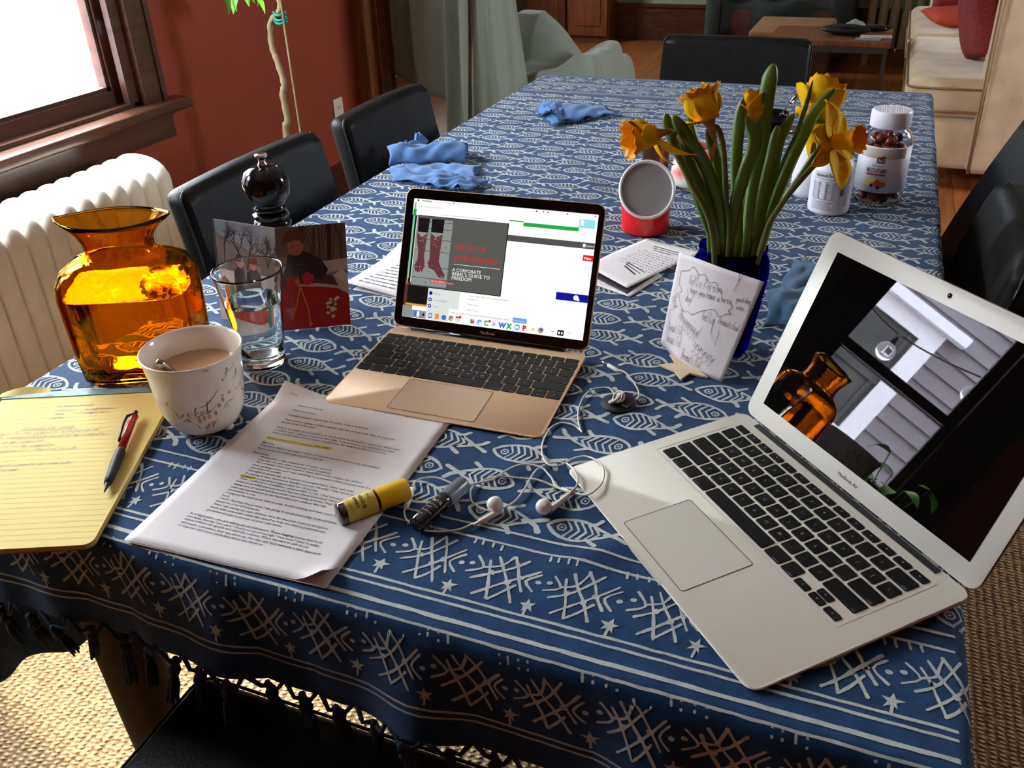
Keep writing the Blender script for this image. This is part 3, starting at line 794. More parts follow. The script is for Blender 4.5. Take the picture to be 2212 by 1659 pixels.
chair('dining_chair', 'black leather dining chair at the far head of the table', (-.545, 2.32, 0), pi, .435, .845, .05)
chair('dining_chair', 'black leather dining chair nearest on the right side, behind the silver laptop', (.034, 1.035, .0105), pi/2, .44, .803, .085, rtop=.06)
chair('dining_chair', 'black leather dining chair pulled out on the right, in front of the sofa', (.075, 1.52, .0105), pi/2, .44, .84, .15, rtop=.05)
# near chair: only its seat shows under the fringe
chair('dining_chair', 'black leather chair seat at the near end, just below the cloth fringe', (-.565, -.36, .0105), 0, .425, .83, seat_z=.46, seat_d=.435)
# ------------------------------------------------------------------ laptops
M['gold'] = mat('champagne_aluminium', srgb(220,184,146), .45, .3, noise=(500, srgb(216,180,142), .5), bump=(900, .02))
M['gold_pad'] = mat('champagne_touch_surface', srgb(200,170,142), .4, .2, bump=(900, .02))
M['silver'] = mat('silver_aluminium', srgb(222,217,202), .5, .25, noise=(500, srgb(218,213,198), .5), bump=(900, .02))
M['silver_lid'] = mat('bright_silver_bezel', srgb(216,214,200), .5, .1, bump=(900, .02))
M['silver_pad'] = mat('silver_touch_surface', srgb(214,210,196), .45, .25, bump=(900, .02))
M['key'] = mat('black_key_plastic', srgb(13,13,14), .5, bump=(700, .05), spec=.3)
M['legend'] = mat('white_key_print', srgb(150,150,150), .6, bump=(300, .02))
M['groove'] = mat('shadow_groove', srgb(70,62,52), .6, bump=(300, .02))
M['bezel'] = mat('black_glass_bezel', srgb(8,8,9), .08, bump=(200, .0))
M['screen_off'] = mat('switched_off_glossy_screen', srgb(5,6,6), .012, spec=.5, ior=1.5)
ROWS = [['esc:1.45', '', '', '', '', '', '', '', '', '', '', '', '', ''],
        ['`', '1', '2', '3', '4', '5', '6', '7', '8', '9', '0', '-', '=', 'delete:1.5'],
        ['tab:1.5', 'Q', 'W', 'E', 'R', 'T', 'Y', 'U', 'I', 'O', 'P', '[', ']', '\\'],
        ['caps lock:1.75', 'A', 'S', 'D', 'F', 'G', 'H', 'J', 'K', 'L', ';', "'", 'return:1.75'],
        ['shift:2.25', 'Z', 'X', 'C', 'V', 'B', 'N', 'M', ',', '.', '/', 'shift:2.25'],
        ['fn', 'control', 'option', 'command:1.25', ' :5', 'command:1.25', 'option', '<', '^', '>']]
keycache = {}
def key_mesh(w, d, kind):
    k = (round(w, 4), round(d, 4), kind)
    if k not in keycache:
        b = MB(); b.prism(rrect(-w/2, -d/2, w/2, d/2, .0016, 2), 0, .0013, bev=.0003)
        me = bpy.data.meshes.new('key'); me.from_pydata(b.v, [], b.f); me.materials.append(M['key']); keycache[k] = me
    return keycache[k]
def laptop(name, label, loc, rz, w, d, hf, hb, tilt, llen, mbase, mlid, mpad, kb, pad, vent, air):
    r = thing(name, label, 'laptop', loc, rz)
    zt = lambda y: hf + (hb-hf)*y/d
    sl = math.atan((hb-hf)/d)
    rad = .012
    oc = rrect(0, 0, w, d, rad, 6); oi = rrect(.006, .006, w-.006, d-.006, rad, 6); oj = rrect(.0006, .0006, w-.0006, d-.0006, rad, 6)
    # thumb scoop in the middle of the front edge
    def scoop(x, y):
        return .0016*max(0, 1-((x-w/2)/.030)**4) if (abs(x-w/2) < .03 and y < .003) else 0
    b = MB(); b.loft([[Vector((x, y, .0012)) for x, y in oi], [Vector((x, y, max(.0022, zt(y)-.0035))) for x, y in oc], [Vector((x, y, zt(y)-.0007)) for x, y in oc], [Vector((x, y, zt(y))) for x, y in oj]], True, True)
    b.build('base', mbase, r, angle=40)
    MB().prism(rrect(w/2-.030, -.0006, w/2+.030, .0030, .0014, 3), hf-.0022, hf+.0001).build('thumb_notch', mpad, r)
    for fx in (.03, w-.03):
        for fy in (.03, d-.03): MB().lathe([(.006, -.0002), (.006, .0014)], (fx, fy, 0), 12).build('rubber_foot', M['black_plastic'], r)
    # trackpad: groove and plate
    x0, y0, x1, y1 = pad
    tm = lambda a, c_: Vector((a, c_, zt(c_)+.00022))
    po = MB().add([tm(x, y) for x, y in rrect(x0, y0, x1, y1, .003, 3)], [tuple(range(16))]).build('trackpad', mpad, r)
    g = MB(); ribbon(g, rrect(x0, y0, x1, y1, .003, 3), .0007, lambda a, c_: Vector((a, c_, zt(c_)+.0003)), closed=True); g.build('trackpad_groove', M['groove'], po)
    # keyboard
    kx0, ky0, kx1, ky1, fh, gap = kb
    U = (kx1-kx0)/14.5; rh = (ky1-ky0-fh)/5
    if air:
        g = MB(); ribbon(g, rrect(kx0-.0035, ky0-.003, kx1+.0035, ky1+.003, .002, 2), .0010, lambda a, c_: Vector((a, c_, zt(c_)+.0002)), closed=True); g.build('keyboard_well', M['silver_pad'], r)
    for ri, row in enumerate(ROWS):
        y1_ = ky1 if ri == 0 else ky1-fh-(ri-1)*rh; hh = fh if ri == 0 else rh
        x = kx0
        if ri == 0 and air: row = ['esc:1.0357']+['icon:1.0357']*12+['off:1.0357']
        for ki, kk in enumerate(row):
            nm, uw = kk, 1.0
            if ':' in kk and len(kk) > 1: nm, uw = kk.split(':'); uw = float(uw)
            ww = uw*U; kh = hh; yc = y1_-hh/2
            subs = [(x+ww/2, yc, ww-gap, kh-gap, nm)]
            if ri == 5 and nm == '^': subs = [(x+ww/2, yc+kh/4-.0002, ww-gap, kh/2-gap*.5, '^'), (x+ww/2, yc-kh/4+.0002, ww-gap, kh/2-gap*.5, 'v')]
            elif ri == 5 and nm in '<>' and len(nm) == 1 and air: subs = [(x+ww/2, yc-kh/4+.0002, ww-gap, kh/2-gap*.5, nm)]
            for (cx, cy, kw, kd, nm2) in subs:
                ko = child(key_mesh(kw, kd, 0), 'key', r, (cx, cy, zt(cy)-.0004), (sl, 0, 0))
                lg = MB(); mp = plane_map((0, 0, 0), (1, 0, 0), (0, 1, 0), off=.00134)
                if len(nm2) == 1 and nm2 not in ' <>^v':
                    text_into(lg, nm2, .0052, mp, 0, -.0018, 'CENTER', res=1)
                elif nm2 in '<>^v' and nm2:
                    an = {'<': pi, '>': 0, '^': pi/2, 'v': -pi/2}[nm2]
                    lg.poly([mp(.0012*cos(an+t), .0012*sin(an+t)) for t in (0, 2.1, 4.2)])
                elif nm2 in ('command', 'option', 'control', 'shift', 'return', 'delete', 'tab', 'caps lock', 'fn', 'esc'):
                    left = (ki < len(row)/2)
                    text_into(lg, nm2, .0024, mp, (-kw/2+.0012) if left else (kw/2-.0012), -kd/2+.0011, 'LEFT' if left else 'RIGHT', res=1)
                elif ri == 0 and air:
                    blob(lg, (0, .0005), .0011, .0010, mp, 6)
                if lg.v: lg.build('legend', M['legend'], ko)
            x += ww
    if vent:
        vx0, vx1, vy0, vy1 = vent
        MB().box((vx0, vy0, zt(vy0)-.002), (vx1, vy1, zt(vy1)+.0009)).build('hinge_strip', M['black_plastic'], r)
    else:
        MB().tube([(w*.11, d-.002, hb+.0005), (w*.89, d-.002, hb+.0005)], .0042, 12).build('hinge', M['bezel'], r, smooth=True)
    # lid, built in its own frame
    lo = MB(); th = .0042 if not air else .005
    ol = rrect(0, 0.001, w, llen, rad, 6); oi = rrect(.004, .005, w-.004, llen-.004, rad, 6)
    lo.loft([[Vector((x, y, -th)) for x, y in oi], [Vector((x, y, -th+.0016)) for x, y in ol], [Vector((x, y, -.0006)) for x, y in ol], [Vector((x, y, 0)) for x, y in rrect(.0006, .0016, w-.0006, llen-.0006, rad, 6)]], True, True)
    lid = lo.build('lid', mlid, r, angle=40)
    lid.location = (0, d, hb); lid.rotation_euler = (tilt, 0, 0)
    return r, lid
gold, glid = laptop('laptop', 'open gold laptop with bright screen showing a slide, in the middle of the table', (-.6996, .2812, .7512), radians(2.07), .2805, .1965, .0030, .0095, radians(64.1), .1915,
    M['gold'], M['gold'], M['gold_pad'], (.0030, .0795, .2775, .1765, .0098, .0016), (.0832, .0088, .1952, .0755), None, False)
air, alid = laptop('laptop', 'large open silver laptop with dark mirror-like screen at the near right corner', (-.3755, .2467, .7512), radians(-45.52), .325, .227, .0030, .0130, radians(67.1), .222,
    M['silver'], M['silver_lid'], M['silver_pad'], (.0200, .1040, .2975, .2090, .0115, .0030), (.1050, .0112, .2095, .0868), (.0300, .2905, .2180, .2250), True)
fm = lambda off: plane_map((0, 0, 0), (1, 0, 0), (0, 1, 0), off=off)
# silver laptop: glossy switched-off panel, camera dot, lettering
def rect(mb, x0, y0, x1, y1, off, mi=0):
    mb.add([(x0, y0, off), (x1, y0, off), (x1, y1, off), (x0, y1, off)], [(0,1,2,3)], mi)
b = MB(); b.box((.0205, .0215, -.0004), (.3065, .2030, .0004)); dsp = b.build('display', M['screen_off'], alid)
b = MB(); b.lathe([(.0, .0002), (.0024, .0003), (.0024, .0005), (0, .0006)], (.1632, .2122, 0), 16); b.build('camera_lens', M['bezel'], alid, smooth=True)
b = MB(); text_into(b, 'MacBook Air', .0052, fm(.0003), .1625, .0098, 'CENTER'); stuff(b.build('lettering', M['groove'], alid))
MB().tube([(x, y, -.0008) for x, y in rrect(.0005, .0015, .3245, .2215, .012, 5)], .0007, 5, closed=True).build('rubber_rim', M['black_plastic'], alid, smooth=True)

# gold laptop: glass bezel and the live screen
b = MB(); b.prism(rrect(.0012, .0030, .2793, .1905, .011, 5), 0, .0005); bz = b.build('bezel', M['bezel'], glid)
GC = {}
def G(n, col, s=1.0):
    if n not in GC: GC[n] = len(GCL); GCL.append(glow('screen_'+n, srgb(*col), s))
    return GC[n]
GCL = []
W_ = G('white', (255,255,252), 1.05); GR = G('slide_grey', (86,88,84)); GN = G('green', (22,170,66)); BK = G('black', (6,6,6)); RD = G('red', (204,38,44)); WH = G('pure_white', (250,250,250))
BL = G('blue', (4,10,160)); RV = G('button_red', (222,32,22)); LG = G('light_grey', (222,226,222)); CY = G('cyan', (150,226,232)); TG = G('text_grey', (140,140,140)); MT = G('mint', (130,196,150)); WD_ = G('board_grey', (140,146,144)); BT = G('boot', (96,52,56)); OR = G('orange', (224,150,60)); LB = G('light_blue', (98,168,222)); DB = G('compass_blue', (40,110,210)); YL = G('yellow', (240,210,60)); DT = G('dark_text', (50,50,52)); GR2 = G('bar_grey', (80,80,78)); GP = G('boot_dots', (190,150,90)); DR_ = G('desk_brown', (80,44,36)); BDL = G('board_dark', (48,52,54))
s = MB(); DX0, DX1, DY0, DY1 = .0125, .2722, .0152, .1775
e0, de = .00055, .00007
def R_(x0, y0, x1, y1, lv, mi): rect(s, x0, y0, x1, y1, e0+lv*de, mi)
def T_(txt, x, y, size, mi, lv=6, al='LEFT', fit=None, bold=0, sx=1.0): text_into(s, txt, size, fm(e0+lv*de), x, y, al, bold=bold, fit=fit, mi=mi, sx=sx)
R_(DX0, DY0, DX1, DY1, 0, W_)
R_(DX0, DY0, .0195, .1555, 1, BK); R_(.0140, .0690, .0168, .172, 2, MT); R_(DX0, DY0, .0265, .064, 2, DR_); R_(.0140, .060, .0160, .069, 2, OR)
R_(.0135, .1545, .0180, .1632, 3, GN); R_(.0178, .1565, .153, .1612, 3, W_)
R_(.0176, .0350, .0480, .0600, 3, BK); R_(.0160, .0322, .0480, .0350, 3, OR); R_(DX0, DY0, .026, .0315, 3, WD_)
R_(.0480, .0260, .0950, .0600, 2, LG)
for yy in (.0520, .0432, .0345):
    blob(s, (.0523, yy), .0026, .0026, fm(e0+4*de), 12, BL, 0); T_('Rating' if yy > .05 else ('Local Settings' if yy > .04 else 'Users'), .0575, yy-.0012, .0036, TG)
for yy in (.0432, .0345): blob(s, (.0523, yy), .0011, .0011, fm(e0+5*de), 10, W_, 0)
# slide window
R_(.0205, .0586, .1532, .1557, 4, BK); R_(.0205, .0596, .1520, .1550, 5, GR)
R_(.0210, .0612, .0735, .1520, 6, WD_)
for yy in (.071, .0865, .108, .124, .1385, .1475): R_(.0210, yy, .0735, yy+.0007, 7, BDL)
for (a, c_) in ((.0425, .0655), (.0668, .1150), (.0300, .0790)): blob(s, (a, c_), .0010, .0008, fm(e0+7*de), 8, BDL)
def P_(pts, lv, mi): s.add([fm(e0+lv*de)(*q) for q in pts], [tuple(range(len(pts)))], mi)
P_([(.0232,.1330),(.0385,.1330),(.0395,.1520),(.0225,.1520)], 8, BK); P_([(.0430,.1340),(.0605,.1340),(.0610,.1520),(.0425,.1520)], 8, BK)
P_([(.0225,.1325),(.0300,.1260),(.0385,.1325),(.0372,.1180),(.0365,.1000),(.0390,.0880),(.0355,.0790),(.0260,.0790),(.0232,.0850),(.0270,.0960),(.0270,.1080),(.0240,.1180)], 9, BT)
P_([(.0425,.1330),(.0500,.1280),(.0605,.1320),(.0598,.1180),(.0590,.0960),(.0640,.0860),(.0700,.0780),(.0690,.0735),(.0610,.0745),(.0530,.0835),(.0440,.0860),(.0425,.0900),(.0450,.0980),(.0440,.1120)], 9, BT)
for i in range(90):
    if i < 45: a, c_ = random.choice(((.0305, .1235), (.0515, .1235))); a += random.gauss(0, .0048); c_ += random.gauss(0, .0045)
    else: a, c_ = random.choice(((.031, .083), (.043, .089), (.066, .077))); a += random.gauss(0, .0028); c_ += random.gauss(0, .0025)
    if .0222 < a < .0705 and c_ < .132: blob(s, (a, c_), .0006, .0006, fm(e0+10*de), 5, random.choice((GP, OR, RD, LG, GP, WD_)))
T_('GET OUT OF', .0803, .1140, .0104, RD, 7, fit=.0440, bold=.00018); T_('YOUR OWN WAY', .0800, .0990, .0110, RD, 7, fit=.0640, bold=.00018)
R_(.0810, .0943, .1480, .0948, 7, WH)
T_('A CORPORATE', .0800, .0848, .0065, WH, 7, fit=.0415, bold=0); T_("REBEL'S GUIDE TO", .0800, .0793, .0065, WH, 7, fit=.0545, bold=0); T_('FREEDOM', .0800, .0738, .0065, WH, 7, fit=.0285, bold=0)
R_(.0500, .0665, .0722, .0705, 11, RD); R_(.0722, .0668, .0842, .0690, 11, RD); T_('BOYD SMITH', .0512, .0672, .0034, WH, 12, fit=.0195); T_('consulting', .0725, .0673, .0016, WH, 12, fit=.010)
# menus, bars, page
T_('PowerPoint', .0245, .1742, .0031, DT, 4, bold=.0001); T_('Browse', .0432, .1742, .0030, TG, 4); T_('Window', .0560, .1742, .0030, TG, 4); T_('Help', .0760, .1742, .0030, TG, 4)
blob(s, (.0190, .1752), .0013, .0014, fm(e0+4*de), 10, BK, 0); blob(s, (.0715, .1752), .0007, .0012, fm(e0+4*de), 8, BK, 0)
for a in (.189, .1985, .2045, .2305, .2685): blob(s, (a, .1750), .0011, .0010, fm(e0+4*de), 8, BK if a < .24 else TG, .2)
T_('https   gotogather.google.com', .0205, .1668, .0030, TG, 4); T_('Get Out of Your Own Way Slide Presentation.pptx', .0540, .1577, .0030, TG, 5)
R_(.153, .1590, .173, .1606, 2, GN); R_(.173, .1540, .2485, .1590, 2, GN); R_(.2475, .1590, .2690, .1700, 1, CY); R_(.2500, .1620, .2540, .1690, 2, W_)
R_(.153, .1330, DX1, .1410, 2, GR2); R_(.2565, .1350, .2600, .1390, 3, WH); T_('Christina B', .2604, .1356, .0034, WH, 3, fit=.0115)
R_(.2585, .1175, DX1, .1250, 2, RV); T_('Video', .2598, .1195, .0042, WH, 3, bold=.0001)
R_(.2290, .0640, DX1, .0740, 2, BL); blob(s, (.2560, .0690), .0036, .0034, fm(e0+3*de), 14, WH, 0); blob(s, (.2590, .0668), .0022, .0018, fm(e0+3*de), 10, WH, 0)
for i, (tx, yy) in enumerate((("Your Own Way: A Corporate Rebel's", .0535), ('Freedom', .0492), ('Start Date', .0420), ('Start Time', .0345))): T_(tx, .1075, yy, .0038, TG, 3)
R_(.0812, .0225, .1800, .0345, 3, WH); T_('meet.gotogather is sharing your screen and meet.gotogather audio', .0855, .0285, .0031, TG, 5, fit=.083)
R_(.1740, .0270, .1935, .0335, 4, LB); T_('Stop sharing', .1757, .0290, .0028, WH, 5)
R_(.0260, .0160, .0480, .0265, 3, WD_); R_(.0480, .0160, .0812, .0265, 3, LG)
uu = lambda x: .0302 + (x-225)*(.2113/1315)
dy = .0212
def ic(x, mi, rx=.0036, ry=.0036, n=14, lv=5, y=dy): blob(s, (uu(x), y), rx, ry, fm(e0+lv*de), n, mi, 0)
R_(uu(228), .0178, uu(252), .0250, 5, DB); R_(uu(252), .0178, uu(276), .0250, 5, WH); ic(315, TG); ic(315, BK, .0014, .0022, 8, 6)
R_(uu(364), .0178, uu(394), .0250, 5, DB); R_(uu(370), .0195, uu(388), .0235, 6, LG); R_(uu(424), .0178, uu(460), .0250, 5, OR); ic(506, DB); P_([(uu(498), .0195), (uu(508), .0217), (uu(516), .0232), (uu(505), .0208)], 6, WH)
ic(571, RD); P_([(uu(571), dy), (uu(548), .0205), (uu(560), .0180), (uu(578), .0176)], 6, GN); P_([(uu(571), dy), (uu(594), .0218), (uu(590), .0190), (uu(576), .0177)], 6, YL); ic(571, WH, .0018, .0018, 12, 7); ic(571, DB, .0013, .0013, 12, 8)
R_(uu(614), .0178, uu(660), .0250, 5, LG); R_(uu(614), .0228, uu(660), .0250, 6, RD); ic(654, RV, .0018, .0018, 10, 7, .0246)
for k in range(8):
    a = k*pi/4; blob(s, (uu(765)+.0019*cos(a), dy+.0019*sin(a)), .0015, .0015, fm(e0+(5+k % 2)*de), 8, (RD, OR, YL, GN, CY, DB, BL, RV)[k], 0)
ic(832, LB); ic(838, W_, .0024, .0020, 10, 6, .0200)
R_(uu(875), .0180, uu(912), .0245, 5, GN); R_(uu(885), .0194, uu(914), .0228, 6, WH); ic(921, RV, .0017, .0017, 10, 7, .0245)
ic(960, LG); T_('\u266b', uu(948), .0192, .0050, TG, 6)
T_('W', uu(1004), .0180, .0092, DB, 5, bold=.0006); T_('X', uu(1074), .0180, .0092, GN, 5, bold=.0006); ic(1166, LB, .0040, .0040); R_(uu(1150), .0196, uu(1182), .0228, 6, WH)
T_('P', uu(1212), .0180, .0092, RV, 5, bold=.0006); ic(1303, YL, .002, .002, 12, 5); ic(1370, OR, .0040, .0040); ic(1374, DB, .0024, .0024, 12, 6, .0222)
R_(uu(1462), .021, uu(1482), .0222, 5, GN); R_(uu(1512), .0178, uu(1566), .0250, 5, BK); R_(uu(1520), .0196, uu(1535), .0228, 6, WH); R_(uu(1545), .0196, uu(1557), .0228, 6, WH); R_(uu(1600), .0226, uu(1626), .0232, 5, TG)
scr = s.build('display', GCL, glid); stuff(scr)
b = MB(); text_into(b, 'MacBook', .0056, fm(.0006), .1402, .0062, 'CENTER'); stuff(b.build('lettering', M['gold'], bz))

# ------------------------------------------------------------------ printed script pages
def quadmap(BLc, BRc, TRc, TLc, zf):
    BLc, BRc, TRc, TLc = map(Vector, (BLc, BRc, TRc, TLc))
    def f(u, v, off=0.0):
        P = BLc*(1-u)*(1-v) + BRc*u*(1-v) + TRc*u*v + TLc*(1-u)*v
        return Vector((P.x, P.y, zf(u, v)+off))
    return f
doc = thing('document', 'stapled printed script pages with yellow highlighting, lying at the near table edge', 'papers', (0, 0, 0))
def zdoc(u, v, lay=0):
    z = .7518 + .0004*lay + .0006*sin(9*u+4*v)*.5
    if lay == 3:
        c = max(0, (u-.86)/.14)*max(0, (.10-v)/.10); z += .020*c**1.3        # near right corner lifts
        e = max(0, (v-.90)/.10)*max(0, (.22-u)/.22); z += .012*e
    if v < .02: z += .0
    return z
for lay in range(4):
    j = (.0, .0015, -.001, 0)[lay]; k2 = (.002, -.001, .001, 0)[lay]
    qm = quadmap((-.7455+j, -.0055+k2, 0), (-.5240+j, .0050+k2, 0), (-.5330+j, .300+k2, 0), (-.7600+j, .2945+k2, 0), lambda u, v, L=lay: zdoc(u, v, L))
    b = MB(); b.grid(22, 28, lambda a, c_: qm(a, c_)); so = b.build('page', M['paper'], doc, smooth=True)
    md = so.modifiers.new('t', 'SOLIDIFY'); md.thickness = .00025; md.offset = -1
top = qm
M['highlight'] = mat('yellow_highlighter', srgb(232,214,60), .8, bump=(300, .02))
LINES = [(-.7234,.2627,'Welcome and Opening'),(-.7225,.2520,'Welcome everyone.'),(-.7213,.2412,'Introduce myself - Leadership Coach for Corporate Rebels'),(-.7203,.2310,"Thank you for coming to today's webinar: Get Out of Your Own Way, A Corporate"),(-.7204,.2251,"Rebel's Guide to Freedom"),
(-.719,.2141,'Before we begin, give yourself a pat on the back for being here when you likely have'),(-.7185,.2086,'a million other ways you could use this time. Your presence is a testament to your'),(-.7182,.2031,"desire to clear the path for your own success. I'm delighted that you're here."),(-.7167,.1925,'*Remind them to have a pencil to write with'),
(-.7167,.1816,'My story'),(-.7161,.1765,"Transition: Before we begin, I'd like to tell you my story so you can understand"),(-.7152,.1707,'where I come from and why I do the work I do.'),(-.7151,.1616,'Share story'),(-.7016,.1570,'-Worked for a big company for 10 years, loved it.'),(-.7017,.1518,'-I was the one who asked questions and brought pie'),
(-.7008,.1470,'-The company I loved got acquired, there were many changes, my children'),(-.7009,.1413,'were getting older, and I was working on a mission critical project until the'),(-.7004,.1365,'wee hours for months.'),(-.7003,.1312,'-I thought about leaving, my husband encouraged me to leave, and I was'),(-.6999,.1258,"drowning in fear. Insurance, family's income, identity. I was stuck in"),
(-.6997,.1204,'*judgment| of myself and stayed stuck for 18 months.'),(-.699,.1158,'-Then I yelled at a consultant - unacceptable to me. I had crossed a line'),(-.6995,.1105,'behavior and felt just how much I had sacrificed, how much I had'),(-.6991,.1053,'taking care of myself and how much I was missing at home. I had'),(-.6989,.1001,'what was important to me and had behaved in a manner that was'),
(-.6985,.0952,'unthinkable to me.'),(-.6979,.0902,'-I resigned the next week with no plan, found coaching and have never looked'),(-.6982,.0849,'back.'),(-.6982,.0801,'-I wish I had had the process I am going to teach you today. It would have'),(-.6982,.0750,'saved me a lot of heartache.'),(-.6974,.0699,'-Now I am raising my own children, have the freedom I craved, and get to'),
(-.6977,.0648,'work with corporate rebels like myself to help you chart a personal and'),(-.6975,.0597,'professional path to success on your own terms.'),(-.7104,.0493,'In a big picture - we are talking about Saboteurs: Those nagging voices that hold'),(-.7103,.0445,'you back, that say "you can\'t," "you\'re not good enough." One note I want to make'),(-.7101,.0398,'before I share our agenda and start the content. When we start to talk about'),
(-.7103,.0346,"saboteurs, sometimes they can show up. For this call, let's maintain a light approach"),(-.7103,.0299,'or else our saboteurs (including mine) can derail us.')]
def docmap(off):
    def f(x, y):
        v = (y+.0003)/.2975; u = (x+.7455+.0145*v)/.2243
        return Vector((x, y, zdoc(min(max(u, 0), 1), min(max(v, 0), 1), 3)+off))
    return f
tx = MB(); hl = MB()
for x, y, t in LINES:
    a = .032; bul = t[0] == '-'; hi = t[0] == '*'
    t = t.lstrip('-*')
    if hi:
        seg = t.split('|')[0] if '|' in t else t; wd = len(seg)*.00193
        ribbon(hl, [(x-.001+(wd+.001)*q/14, y+.0014+wd*a*q/14) for q in range(15)], .0052, docmap(.00022))
        t = t.replace('|', '')
    text_into(tx, t, .0042, docmap(.0005), x, y-.0002, fit=len(t)*.00188, ang=a, res=1, bold=.00005)
    if bul: blob(tx, (x-.0085, y+.0010), .0005, .0005, docmap(.0005), 6)
stuff(tx.build('printed_text', M['ink'], doc)); stuff(hl.build('highlighting', M['highlight'], doc))
MB().tube([docmap(.0008)(-.744, .2805), docmap(.0012)(-.733, .2790)], .0004, 6).build('staple', M['metal'], doc)

# ------------------------------------------------------------------ yellow legal pad
M['legal'] = mat('yellow_paper', srgb(216,194,112), .8, noise=(5, srgb(210,187,104), .3), bump=(900, .04))
M['legal_line'] = mat('pale_rule_line', srgb(196,190,140), .8, bump=(300, .02))
M['binding'] = mat('teal_green_binding', srgb(52,112,92), .6, noise=(30, srgb(110,150,150), .5), bump=(200, .1))
M['card'] = mat('olive_cardboard', srgb(120,110,50), .85, bump=(300, .2))
pTL, pTR, pBR, pBL = Vector((-1.082, .160, 0)), Vector((-.887, .247, 0)), Vector((-.765, -.026, 0)), Vector((-.960, -.113, 0))
pad = thing('notepad', 'yellow ruled legal pad with handwriting and green binding at the near left corner', 'notepad', (0, 0, 0))
def pq(u, v, z): P = pBL*(1-u)*(1-v)+pBR*u*(1-v)+pTR*u*v+pTL*(1-u)*v; return Vector((P.x, P.y, z))
lx, ly = .2135, .299
def outl(z, i=0):
    return [pq(a/lx, c_/ly, z) for a, c_ in rrect(i, i, lx-i, ly-i, .010, 4)]
MB().loft([outl(.7515), outl(.7527)], True, True).build('backing_card', M['card'], pad)
b = MB(); rg = [outl(z, .0008*((k*7) % 3)/2) for k, z in enumerate([.7527, .7534, .7541, .7548, .7555, .7562, .7570, .7578])]; b.loft(rg, True, True); b.build('sheets', M['legal'], pad)
b = MB(); b.loft([[pq(-.004, .962, .7520), pq(1.004, .962, .7520), pq(1.004, 1.004, .7520), pq(-.004, 1.004, .7520)], [pq(-.004, .962, .7588), pq(1.004, .962, .7588), pq(1.004, 1.004, .7588), pq(-.004, 1.004, .7588)]], True, True); b.build('binding', M['binding'], pad)
b = MB(); mpd = lambda off: (lambda x, y: pq(x/lx, y/ly, .7578+off))
for k in range(31):
    yy = .012+k*.0087
    ribbon(b, [(.002, yy), (.211, yy)], .00045, mpd(.0002))
stuff(b.build('ruled_lines', M['legal_line'], pad))
b = MB()
for (x, y, t) in ((.075,.262,'to have handy'),(.080,.252,'script    headphones'),(.080,.244,'tea      2 computers'),(.078,.236,'water'),(.055,.214,'Gotowebinar ready'),
  (.028,.205,'login to the" computer w/"boyd smith'),(.020,.196,'people changed background to my computer'),(.022,.187,'video on my computer'),(.020,.178,'powerpoint on my computer'),(.018,.169,'do run Powerpoint - Start at slide'),(.024,.140,'ok to add" participants ok reminder'),(.030,.131,'link in Gotocamp')):
    write(b, t.replace('/', 'l').replace('"', '').replace('-', ' '), x, y, .0062, .00042, mpd(.00035), slant=.35, jit=.06)
ribbon(b, [(.055, .2125), (.122, .2115)], .0004, mpd(.00035))
stuff(b.build('handwriting', M['pencil'], pad))
b = MB(); b.grid(12, 2, lambda a, c_: pq(-.03+.30*a, .975+.03*c_-.05*sin(a*pi)*0, .7590+.004*a+.006*sin(pi*a)*c_)); b.build('torn_strip', M['legal'], pad, smooth=True)

# pen
M['red_plastic'] = mat('red_translucent_plastic', srgb(200,28,24), .2, trans=.15, bump=(100, .02), coat=.3)
M['rubber'] = mat('black_rubber_grip', srgb(24,24,24), .6, bump=(300, .2))
A, B_ = Vector((-.881, .164, .7655)), Vector((-.809, .039, .7630)); ax = (B_-A); Lp = ax.length; ax.normalize()
pen = thing('pen', 'red ballpoint pen with black rubber grip lying on the yellow legal pad', 'pen', A)
PT = lambda t: (B_-A)*t
MB().tube([PT(t) for t in (0, .02, .03, .5)], [.0040, .0046, .0042, .0044], 14).build('barrel', M['red_plastic'], pen, smooth=True)
MB().tube([PT(t) for t in (-.07, -.065, -.01, .0, .02)], [.0018, .0026, .0026, .0046, .0047], 14).build('clicker', M['black_plastic'], pen, smooth=True)
MB().tube([PT(t) for t in (.47, .50, .56, .70, .84, .90)], [.0045, .0056, .0058, .0054, .0046, .0038], 14).build('grip', M['rubber'], pen, smooth=True)
MB().tube([PT(t) for t in (.88, .92, .975, 1.0)], [.0036, .0026, .0011, .0006], 12).build('tip', M['black_plastic'], pen, smooth=True)
side = ax.cross(Vector((0, 0, 1))).normalized()
cl = [PT(.01)-side*0 + Vector((0, 0, .004)), PT(.03)+side*.006+Vector((0, 0, .004)), PT(.12)+side*.0075+Vector((0, 0, .003)), PT(.30)+side*.0062+Vector((0, 0, .002)), PT(.36)+side*.0050+Vector((0,0,.001))]
MB().tube(cl, [.0015, .0017, .0017, .0015, .0018], 8).build('clip', M['black_plastic'], pen, smooth=True)
